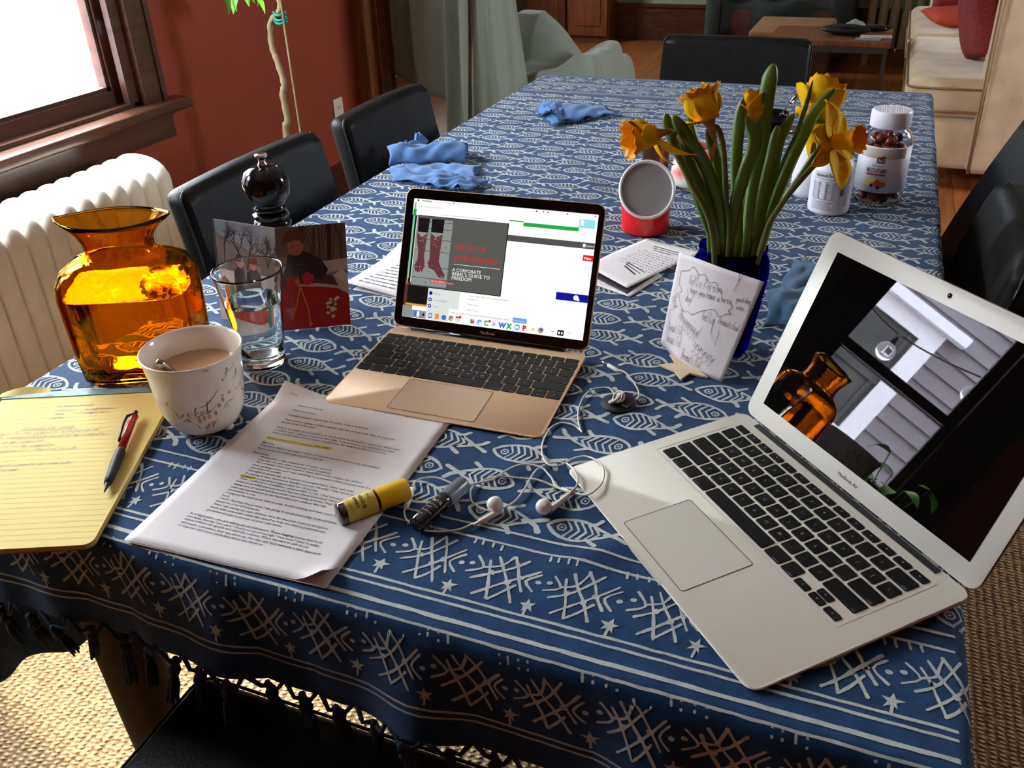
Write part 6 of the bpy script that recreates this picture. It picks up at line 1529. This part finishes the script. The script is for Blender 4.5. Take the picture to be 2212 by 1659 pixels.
MB().lathe([(.0185,.1060),(.0190,.1070),(.0185,.1230),(.0170,.1245),(0,.1245)], seg=32).build('cap', M['hdpe'], s2, angle=40)
cl = cyl_label(sbp, .0361, facing(sbp))
b = MB(); b.grid(40, 1, lambda a, c_: cl(0)(-.055+.11*a, .008+.072*c_)); lo_ = b.build('label', M['label_w'], s2, smooth=True)
b = MB(); L1 = cl(.0002); L2 = cl(.00035)
text_into(b, 'Supplement Facts', .0085, L2, -.031, .0705, fit=.036, bold=.00015, res=1)
for (x0, x1, z, w_) in ((-.033, .008, .0665, .0007), (-.033, .008, .0620, .0004), (-.033, .007, .0300, .0006), (-.033, .008, .0775, .0003)): ribbon(b, [(x0+(x1-x0)*k/6, z) for k in range(7)], w_, L2)
for k in range(17):
    z = .0590-.0018*k
    for (xa, xb) in ((-.032, -.014), (-.010, .000), (.002, .007)): ribbon(b, [(xa, z), ((xa+xb)/2, z), (xa+(xb-xa)*random.uniform(.6, 1), z)], .0006, L2)
for k in range(8):
    z = .0265-.0021*k; ribbon(b, [(-.032+.0385*j/5*random.uniform(.9, 1), z) for j in range(6)], .0006, L2)
for k in range(16): ribbon(b, [(.0175, .066-.0018*k), (.0235, .066-.0018*k)], random.choice((.0005, .0009, .0013)), L2)
for k in range(28): ribbon(b, [(.0265, .072-.0020*k), (.031, .072-.0020*k), (.026+.012*random.uniform(.6, 1), .072-.0020*k)], .0006, L2)
stuff(b.build('printing', M['ink'], lo_))
b = MB(); b.add([L1(-.033, .030), L1(-.02, .030), L1(-.007, .030), L1(.008, .030), L1(.008, .062), L1(-.007, .062), L1(-.02, .062), L1(-.033, .062)], [(0,1,6,7), (1,2,5,6), (2,3,4,5)]); b.build('panel_tint', M['lbl_grey'], lo_)
vbp = Vector((-.1000, 1.2450, ZT)); vb = thing('vitamin_bottle', 'clear plastic vitamin bottle with white ridged cap and fruit label, dark red gummies inside', 'bottle', vbp)
MB().lathe([(.034,0),(.040,.002),(.0430,.008),(.0440,.050),(.0440,.108),(.0425,.118),(.0370,.129),(.0290,.135),(.0270,.138),(.0262,.138),(.028,.134),(.0360,.128),(.0412,.117),(.0428,.108),(.0428,.050),(.0418,.009),(.039,.0035),(0,.003)], seg=48).build('clear_wall', M['clearpl'], vb, smooth=True)
MB().lathe([(0,.137),(.0335,.137),(.0345,.1385),(.0345,.1620),(.0325,.1655),(.0290,.1663),(.0280,.1655),(0,.1655)], seg=56).build('cap', M['hdpe'], vb, angle=35)
b = MB()
for k in range(14):
    for j in range(14):
        x, y = -.026+.004*k, -.026+.004*j
        if hypot(x, y) < .0265: b.sphere((x, y, .1657), .0011, 5, 3)
stuff(b.build('cap_bumps', M['hdpe'], vb))
for k in range(120):
    zz = .012+.0148*(k//16)+random.uniform(-.002, .002); a = (k % 16)*2.4+k//16; r_ = .0325*sqrt(((k % 16)+.6)/16)
    if k == 0: g0 = MB().sphere((0, 0, 0), .0085, 10, 6, (1, 1, .8)).build('gummy', M['gummy'], vb, smooth=True); g0.location = (r_*cos(a), r_*sin(a), zz)
    else: child(g0.data, 'gummy', vb, (r_*cos(a), r_*sin(a), zz), (random.uniform(0, 3), random.uniform(0, 3), 0))
cl = cyl_label(vbp, .0443, facing(vbp)-.12)
b = MB(); b.grid(44, 1, lambda a, c_: cl(0)(-.105+.21*a, .026+.082*c_)); lo_ = b.build('label', M['label_w'], vb, smooth=True); md = lo_.modifiers.new('t', 'SOLIDIFY'); md.thickness = .0002; md.offset = -1
def lpatch(x0, x1, z0, z1, lv, m, name):
    f = cl(.0002+.00015*lv); n = max(2, int((x1-x0)/.003)); b = MB(); b.grid(n, 1, lambda a, c_: f(x0+(x1-x0)*a, z0+(z1-z0)*c_)); return b.build(name, m, lo_, smooth=True)
lpatch(-.045, .045, .088, .106, 0, M['cream'], 'label_band'); lpatch(-.0050, .0085, .0800, .0935, 1, M['ink'], 'logo_square')
for k, mm in enumerate((M['olive'], M['trumpet'], M['berry'], M['leaf2'])): lpatch(-.0050+.0034*k, -.0050+.0034*(k+1), .0905, .0935, 2, mm, 'logo_stripe')
lpatch(-.0195, .0130, .0575, .0605, 1, M['magenta'], 'label_stripe')
b = MB(); text_into(b, '365', .0085, cl(.0007), -.0042, .0822, fit=.0115, res=2, bold=.0001, shear=.15); stuff(b.build('logo_number', M['label_w'], lo_))
b = MB(); L2 = cl(.0006); text_into(b, 'MULTI-VITAMIN', .0115, L2, -.0200, .0625, fit=.034, bold=.0002, res=1); text_into(b, 'Kids Gummy', .0070, L2, -.0125, .0730, shear=.3, fit=.022, res=1); stuff(b.build('printing', M['ink'], lo_))
for (x, z, rx, ry, mm) in ((-.015,.045,.007,.006,M['olive']),(-.008,.049,.006,.005,M['olive']),(.013,.047,.007,.006,M['olive']),(.002,.044,.0065,.0068,M['berry']),(.011,.042,.005,.0045,M['berry']),(-.0075,.0395,.0032,.0034,M['plum']),(.004,.0365,.0036,.003,M['plum'])):
    b = MB(); blob(b, (x, z), rx, ry, cl(.0006 if mm != M['plum'] else .0009), 12, 0, .04); b.build('fruit_print', mm, lo_)

# ------------------------------------------------------------------ things beyond the table
# tree standing by the window wall
M['bark'] = mat('pale_bark', srgb(150,132,96), .8, noise=(30, srgb(120,104,72), .6, 4, (1,1,.3)), bump=(120, .5)); M['tie'] = mat('teal_plant_tie', srgb(26,130,110), .5, bump=(60, .05)); M['fern'] = mat('fresh_green_leaf', srgb(96,176,40), .45, noise=(20, srgb(124,196,56), .4)); M['pot'] = mat('brown_glazed_pot', srgb(92,54,38), .25, noise=(12, srgb(70,40,30), .5), coat=.4, bump=(30, .1)); M['soil'] = mat('potting_soil', srgb(40,30,24), .95, bump=(80, .6))
tr = thing('potted_tree', 'slender potted tree with teal plant tie against the red wall behind the chairs', 'plant', (-1.9450, 2.0000, 0))
trunk = [(0,0,.24),(.0,0,.40),(-.002,0,.5638),(.012,0,.60),(.008,0,.68),(.020,0,.7175),(.006,0,.79),(-.004,0,.83),(.004,0,.90),(.042,0,.935),(.050,0,.9684),(.052,0,1.10),(.035,.01,1.3),(.04,0,1.6)]
pt_ = bez(trunk, 6); MB().tube(pt_, [.0125-.006*i/len(pt_)+.0012*(sin(i*1.9)) for i in range(len(pt_))], 10).build('trunk', M['bark'], tr, smooth=True)
MB().tube([(.062,-.01,.50),(.060,-.01,1.5)], .003, 6).build('support_cane', M['bark'], tr)
b = MB()
for zz in (.905, .915, .93): b.tube([(.045+.020*cos(2*pi*k/14), .016*sin(2*pi*k/14), zz+.004*sin(k)) for k in range(14)], .004, 6, closed=True)
b.build('plant_tie', M['tie'], tr, smooth=True)
lm = None
def leafm(L, w):
    b = MB(); b.grid(6, 2, lambda a, c_: Vector((L*a, w*(c_-.5)*2*sin(pi*min(1, a*.9+.08)), .012*sin(pi*a)-.02*a*a+.004*abs(c_-.5)))); return b
for k in range(26):
    h_ = random.uniform(.99, 1.6) if k > 6 else random.uniform(.985, 1.02); an = random.uniform(0, 6.28)
    x0 = -.14+.04*(k % 4) if k < 7 else .04; L = random.uniform(.05, .09)
    if k == 0: o = leafm(.07, .013).build('leaf', M['fern'], tr, smooth=True); lm = o.data; 
    else: o = child(lm, 'leaf', tr)
    o.location = (x0 + (0 if k < 7 else random.uniform(-.15, .15)), random.uniform(-.05, .05) if k < 7 else random.uniform(-.15, .15), h_); o.rotation_euler = (random.uniform(-.4, .4), random.uniform(.5, 1.3), an)
MB().tube([(.045, 0, 1.02), (-.03, 0, 1.015), (-.12, 0, .995)], .003, 6).build('branch', M['bark'], tr, smooth=True)
MB().lathe([(.0,.0),(.10,.0),(.115,.01),(.145,.12),(.150,.20),(.158,.235),(.156,.245),(.146,.243),(.138,.22),(0,.215)], seg=36).build('pot', M['pot'], tr, smooth=True)
MB().lathe([(0,.222),(.139,.222)], seg=24).build('soil', M['soil'], tr)
bp_ = thing('floor_vase', 'round brown glazed pot standing on the floor between the two window-side chairs', 'pot', (-1.62, 1.56, 0))
MB().lathe([(0,0),(.07,0),(.11,.05),(.135,.13),(.120,.21),(.085,.26),(.07,.28),(.08,.30),(.072,.305),(.062,.285),(0,.26)], seg=36).build('body', M['pot'], bp_, smooth=True)
# outlet
M['plate'] = mat('ivory_plastic', srgb(214,204,178), .4, bump=(60, .02))
ol_ = thing('power_outlet', 'ivory power outlet plate on the red wall beside the oak post', 'outlet', (WX+.001, 2.80, .42))
MB().bbox((0, -.036, -.058), (.006, .036, .058), .003).build('plate', M['plate'], ol_, angle=40)
for zz in (-.02, .02):
    so = MB().bbox((.004, -.016, zz-.014), (.0075, .016, zz+.014), .004).build('socket', M['plate'], ol_, angle=40)
    MB().box((.0074, -.008, zz-.005), (.0079, -.005, zz+.006)).box((.0074, .005, zz-.005), (.0079, .008, zz+.006)).build('slot', M['ink'], so)
# small leafy plant in front of window 2 (mirrored in the dark screen)
sp_ = thing('windowsill_plant', 'small leafy green plant mirrored at the bottom of the dark screen', 'plant', (-2.085, -.20, 0))
b = MB(); b.lathe([(0,.50),(.06,.50),(.08,.64),(.084,.65),(.074,.65),(0,.62)], seg=24); b.build('pot', M['pot'], sp_, smooth=True)
MB().lathe([(0,0),(.14,0),(.14,.02),(.03,.04),(.03,.46),(.14,.48),(.14,.50),(0,.50)], seg=24).build('stand', M['darkwood'], sp_, angle=40)
for k in range(22):
    a = k*2.4; t = random.uniform(.2, 1); top_ = Vector((.11*cos(a)*t, .13*sin(a)*t, .78+.22*random.random()))
    MB().tube([(0, 0, .62), (top_.x*.3, top_.y*.3, .72), top_], .0018, 5).build('stalk', M['stem'], sp_, smooth=True)
    o = child(lm, 'leaf', sp_, tuple(top_), (random.uniform(-.5, .5), random.uniform(-.3, .5), a), (1.1, 1.6, 1))
    o.data = lm

# grey-green cloths draped behind the table
M['sage'] = mat('grey_green_canvas', srgb(132,140,124), .9, noise=(8, srgb(122,130,116), .4), bump=(700, .3), sheen=.3)
dc = thing('draped_blanket', 'tall grey-green canvas cloth hanging in folds behind the far left table corner', 'blanket', (0, 0, 0))
def drape(parent, pts_top, pts_bot, thick=.004, amp=.02, nf=5, seedp=0.0, name='cloth_fall', m=None, nu=60, nv=24):
    T_a, T_b = [Vector(q) for q in pts_top]; B_a, B_b = [Vector(q) for q in pts_bot]
    n = (T_b-T_a).cross(UP).normalized()
    def f(a, c_):
        P = (T_a*(1-a)+T_b*a)*c_ + (B_a*(1-a)+B_b*a)*(1-c_)
        return P + n*(amp*(1.1-.5*c_)*sin(2*pi*nf*a+seedp+.8*sin(3*c_)) + amp*.4*sin(2*pi*nf*2.3*a+1.3*seedp)) + Vector((0, 0, .012*(1-c_)*sin(2*pi*nf*a*.5+seedp)))
    b = MB(); b.grid(nu, nv, f); o = b.build(name, m or M['sage'], parent, smooth=True); md = o.modifiers.new('t', 'SOLIDIFY'); md.thickness = thick; return o
drape(dc, ((-2.02,3.10,1.30),(-1.78,3.06,1.30)), ((-2.00,3.06,.47),(-1.76,3.02,.40)), nf=1.2, amp=.014)
drape(dc, ((-1.79,3.04,1.30),(-1.69,3.0,1.30)), ((-1.80,3.0,.25),(-1.70,2.96,.33)), nf=1.1, amp=.035, seedp=1)
drape(dc, ((-1.70,3.02,1.30),(-1.58,3.02,1.30)), ((-1.69,2.97,.37),(-1.47,3.0,.51)), nf=1.4, amp=.022, seedp=2.4)
drape(dc, ((-2.14,3.16,1.30),(-2.0,3.14,1.30)), ((-2.16,3.16,.52),(-1.96,3.12,.40)), nf=1, amp=.02, seedp=.4)
b = MB(); b.box((-2.14, 3.02, .0), (-2.10, 3.06, 1.32)); b.box((-1.60, 3.02, 0), (-1.56, 3.06, 1.32)); b.box((-2.14, 3.02, 1.28), (-1.56, 3.06, 1.32)); b.build('rack_frame', M['darkwood'], dc)
ac = thing('covered_armchair', 'armchair under a rumpled grey-green canvas cover behind the table', 'armchair', (0, 0, 0))
b = MB()
def cover(a, c_):
    # a: across (x), c_: from front hem up, over the seat back and down
    x = -1.75 + .57*a
    prof = [(3.0, .10), (3.02, .35), (3.05, .48), (3.10, .55), (3.25, .53), (3.40, .55), (3.48, .66), (3.55, .725), (3.62, .725), (3.66, .60), (3.68, .15)]
    t = c_*(len(prof)-1); i = min(int(t), len(prof)-2); u = t-i; y = prof[i][0]*(1-u)+prof[i+1][0]*u; z = prof[i][1]*(1-u)+prof[i+1][1]*u
    side = (a-.5)*2
    if y > 3.35: z = .53 + (z-.53)*(1.0 if side < -.5 else max(.12, 1-1.3*(side+.5)))      # back slopes down to the right
    if 3.04 < y < 3.5: z += .095*math.exp(-((side-.72)/.36)**2)
    z += .010*sin(9*a+5*c_+1)*sin(pi*c_)+.005*sin(19*a-8*c_); y += .010*sin(8*a+7*c_)
    ed = max(0, abs(side)-.86)/.14
    z -= ed**2.5*(z-.30); x += (1 if side > 0 else -1)*.02*ed
    return Vector((x, y, max(.10, z)))
b.grid(60, 70, cover); o = b.build('cover', M['sage'], ac, smooth=True); md = o.modifiers.new('t', 'SOLIDIFY'); md.thickness = .004
MB().box((-1.55, 3.10, .05), (-1.20, 3.6, .45)).build('seat_block', M['darkwood'], ac)
# panelled cabinet on the far wall
cb_ = thing('cabinet', 'red-brown wooden cabinet with dark oval pulls against the far wall', 'cabinet', (-2.62, 7.0, 0))
MB().box((-.36, 0, .0), (.36, .24, 1.7)).build('carcass', M['cabwood'], cb_)
for sx_ in (-.18, .18):
    d_ = MB().box((sx_-.165, -.022, .06), (sx_+.165, -.001, 1.64)).build('door', M['cabwood'], cb_)
    MB().box((sx_-.11, -.030, .14), (sx_+.11, -.0225, 1.55)).build('door_panel', M['cabwood'], d_)
    MB().sphere((sx_-.13*(1 if sx_ > 0 else -1), -.035, .42), .03, 12, 8, (.6, .5, 2.4)).build('pull', M['gloss_black'], d_, smooth=True)
# low side table with items
stb = thing('side_table', 'narrow light-topped side table with metal legs in the far room', 'table', (-.395, 4.665, 0))
MB().bbox((-.295, -.225, .475), (.295, .225, .50), .004).build('table_top', M['oak'], stb, angle=40)
M['irongrey'] = mat('grey_steel_frame', srgb(70,66,60), .5, .6, bump=(60, .05))
MB().box((-.285, -.215, .445), (.285, -.195, .474)).box((-.285, .195, .445), (.285, .215, .474)).box((-.285, -.195, .445), (-.265, .195, .474)).box((.265, -.195, .445), (.285, .195, .474)).build('frame', M['irongrey'], stb)
for sx_ in (-.275, .275):
    for sy_ in (-.205, .205): MB().box((sx_-.01, sy_-.01, 0), (sx_+.01, sy_+.01, .444)).build('leg', M['irongrey'], stb)
MB().box((-.26, -.19, .14), (.26, .19, .155)).build('lower_shelf', M['darkwood'], stb)
bg = thing('black_pouch', 'soft black pouch lying on the side table', 'pouch', (-.33, 4.66, .5005))
MB().sphere((0, 0, .024), .1, 18, 10, (1.25, .7, .24)).build('body', M['rubber'], bg, smooth=True); MB().tube([(-.1, -.02, .03), (0, -.06, .045), (.1, -.02, .03)], .004, 6).build('zip', M['black_plastic'], bg, smooth=True)
hat = thing('black_case', 'long black case at the far right of the side table', 'case', (-.185, 4.78, .5005))
MB().sphere((0, 0, .016), .09, 18, 10, (.85, .45, .18)).build('body', M['gloss_black'], hat, smooth=True)
ra = thing('grey_cloth', 'crumpled grey-green rag on top of the side table', 'cloth', (-.29, 4.80, .5005))
b = MB(); b.grid(14, 14, lambda a, c_: Vector((-.07+.14*a, -.05+.10*c_, .002+.045*sin(pi*a)*sin(pi*c_)+.008*sin(9*a+7*c_)**2))); b.build('body', M['sage'], ra, smooth=True)
rm = thing('silver_remote', 'slim silver remote control on the side table edge', 'remote', (-.175, 4.56, .5005), .1)
MB().bbox((-.075, -.014, 0), (.075, .014, .014), .004).build('body', M['silver'], rm, angle=40)
nb = thing('magazine', 'thin pale magazine on the side table', 'magazine', (-.21, 4.52, .5005), -.1)
MB().box((-.06, -.03, 0), (.06, .03, .003)).build('cover', M['lbl_grey'], nb)
# brown ottoman, dark draped armchair behind
M['tan_leather'] = mat('tan_suede', srgb(150,112,76), .8, noise=(20, srgb(130,94,62), .5), bump=(200, .2)); M['darkgreen'] = mat('dark_green_throw', srgb(40,48,40), .9, noise=(10, srgb(26,30,26), .5), bump=(300, .4)); M['darkred'] = mat('oxblood_upholstery', srgb(70,26,22), .7, bump=(200, .2))
ot = thing('ottoman', 'low flat-topped tan ottoman beyond the side table', 'ottoman', (-.67, 5.72, 0))
MB().bbox((-.25, -.30, .30), (.23, .30, .385), .02).build('cushion', M['tan_leather'], ot, angle=50); MB().box((-.24, -.28, .0), (.22, .28, .30)).build('base', M['darkwood'], ot)
da = thing('dark_armchair', 'dark upholstered armchair with a dark green throw at the far wall', 'armchair', (-.82, 6.55, 0))
MB().bbox((-.45, -.35, .08), (.40, .35, .42), .05).build('seat', M['darkred'], da, angle=50); MB().bbox((-.45, .25, .40), (.40, .42, 1.0), .06).build('backrest', M['darkgreen'], da, angle=50)
for sx_ in (-.44, .39): MB().bbox((sx_-.08, -.36, .08), (sx_+.08, .30, .62), .05).build('arm', M['darkgreen'], da, angle=50)
b = MB(); b.grid(24, 16, lambda a, c_: Vector((-.40+.75*a, -.37+.03*sin(9*a)-.0*c_+.62*max(0, c_-.45), .12+.33*min(1, c_/.45)+.5*max(0, c_-.8)+.012*sin(17*a+5*c_)))); b.build('throw', M['darkgreen'], da, smooth=True)
radiator('radiator', 'tall beige radiator against the far wall beside the sofa', .34, 6.95, 5, .10, .16, .95, .2, -1) if False else None
r2 = thing('radiator', 'beige column radiator in the far room, left of the sofa', 'radiator', (-.245, 6.60, 0))
M['beige_enamel'] = mat('beige_enamel', srgb(150,132,104), .45, noise=(20, srgb(136,120,94), .4), bump=(60, .1))
for k in range(6):
    b = MB(); b.loft([[Vector((x+.075*k, y, z)) for x, y in rrect(-.030, -.09, .030, .09, .022, 3)] for z in (.12, .80)] , True, True); b.sphere((.075*k, 0, .80), .09, 12, 6, (.34, 1, .5)); b.build('section', M['beige_enamel'], r2, angle=50)
MB().tube([(0, 0, .18), (.375, 0, .18)], .02, 10).build('hub_pipe', M['beige_enamel'], r2, smooth=True)
for k in (0, 5): MB().box((.075*k-.02, -.07, 0), (.075*k+.02, -.04, .13)).box((.075*k-.02, .04, 0), (.075*k+.02, .07, .13)).build('foot', M['beige_enamel'], r2)

# sofa
M['velvet'] = mat('sand_velvet', srgb(222,200,160), .8, noise=(9, srgb(198,172,130), .6, 5), bump=(120, .25), sheen=.5); M['velvet_pipe'] = mat('sand_piping', srgb(150,122,86), .85, bump=(200, .2))
M['cush_red'] = mat('woven_red_cushion', srgb(150,48,48), .85, noise=(60, srgb(120,36,40), .5, 3), bump=(300, .4)); M['cush_or'] = mat('orange_red_piping', srgb(190,70,44), .8, bump=(200, .2))
so = thing('sofa', 'sand velvet sofa seen from its arm end, right of the table', 'sofa', (0, 0, 0))
MB().bbox((.06, 3.80, .085), (1.12, 6.12, .30), .03).build('base', M['velvet'], so, angle=50)
for (y0, y1) in ((3.80, 4.95), (4.96, 6.08)):
    cu_ = MB().bbox((-.01, y0+.005, .30), (.92, y1-.005, .465), .055, n=4).build('seat_cushion', M['velvet'], so, angle=50)
    for zz in (.335, .43):
        MB().tube([(x, y, zz) for x, y in rrect(-.012, y0+.003, .92, y1-.003, .055, 5)], .005, 6, closed=True).build('piping', M['velvet_pipe'], cu_, smooth=True)
arm = MB().bbox((.285, 3.755, .08), (1.15, 4.02, .98), .035, n=4).build('arm', M['velvet'], so, angle=50)
MB().tube([(.298, 3.760, .085), (.283, 3.760, .55), (.272, 3.762, .93), (.31, 3.765, .972), (1.1, 3.765, .975)], .006, 8).build('piping', M['velvet_pipe'], arm, smooth=True)
MB().bbox((.10, 6.02, .08), (1.15, 6.25, .64), .06, n=4).build('arm', M['velvet'], so, angle=50)
MB().bbox((.88, 3.9, .28), (1.18, 6.2, .95), .07, n=4).build('backrest', M['velvet'], so, angle=50)
for (x, y) in ((.12, 3.9), (1.05, 3.9), (.12, 6.1), (1.05, 6.1)): MB().lathe([(.02, 0), (.025, .085)], (x, y, 0), 12).build('foot', M['darkwood'], so)
def cushion(label, loc, rot, w, h, t, m):
    c_ = thing('throw_pillow', label, 'cushion', loc); c_.rotation_euler = rot
    b = MB(); n = 16
    def f(sg):
        def g(a, q):
            x, y = (a-.5)*2, (q-.5)*2; e_ = (1-x**4)*(1-y**4); pin = 1-.07*(1-abs(x)**2)*(abs(y)**3)-.0
            return Vector((x*w/2*(1-.08*(1-y*y)*abs(x)**4), y*h/2*(1-.08*(1-x*x)*abs(y)**4), sg*t/2*max(0, e_)**.5+.002*sin(9*x+5*y)))
        return g
    b.grid(n, n, f(1)); b.grid(n, n, f(-1)); b.build('cover', m, c_, smooth=True, merge=.0005)
    return c_
cushion('rose-red woven throw pillow leaning on the near arm of the sofa', (.235, 4.20, .70), (radians(78), radians(14), radians(96)), .46, .46, .13, M['cush_red'])
cushion('deep red throw pillow with orange edge at the far end of the sofa', (.30, 5.72, .70), (radians(72), 0, radians(12)), .46, .44, .13, M['cush_red'])
cushion('flat orange-edged red pillow lying on the sofa seat', (.27, 5.35, .505), (0, 0, .2), .42, .42, .08, M['cush_or'])
# pink cardboard on the rug under the cloth fringe
pc = thing('pink_card', 'flat dusty pink piece lying on the rug beneath the cloth fringe', 'card', (-.81, .62, .0135), .35)
MB().bbox((-.16, -.11, 0), (.16, .11, .004), .001).build('body', mat('dusty_pink_card', srgb(196,150,132), .8, noise=(8, srgb(180,134,118), .4)), pc)
print('OBJECTS', len(bpy.data.objects), 'TRIS', sum(len(m_.polygons)*2 for m_ in bpy.data.meshes))
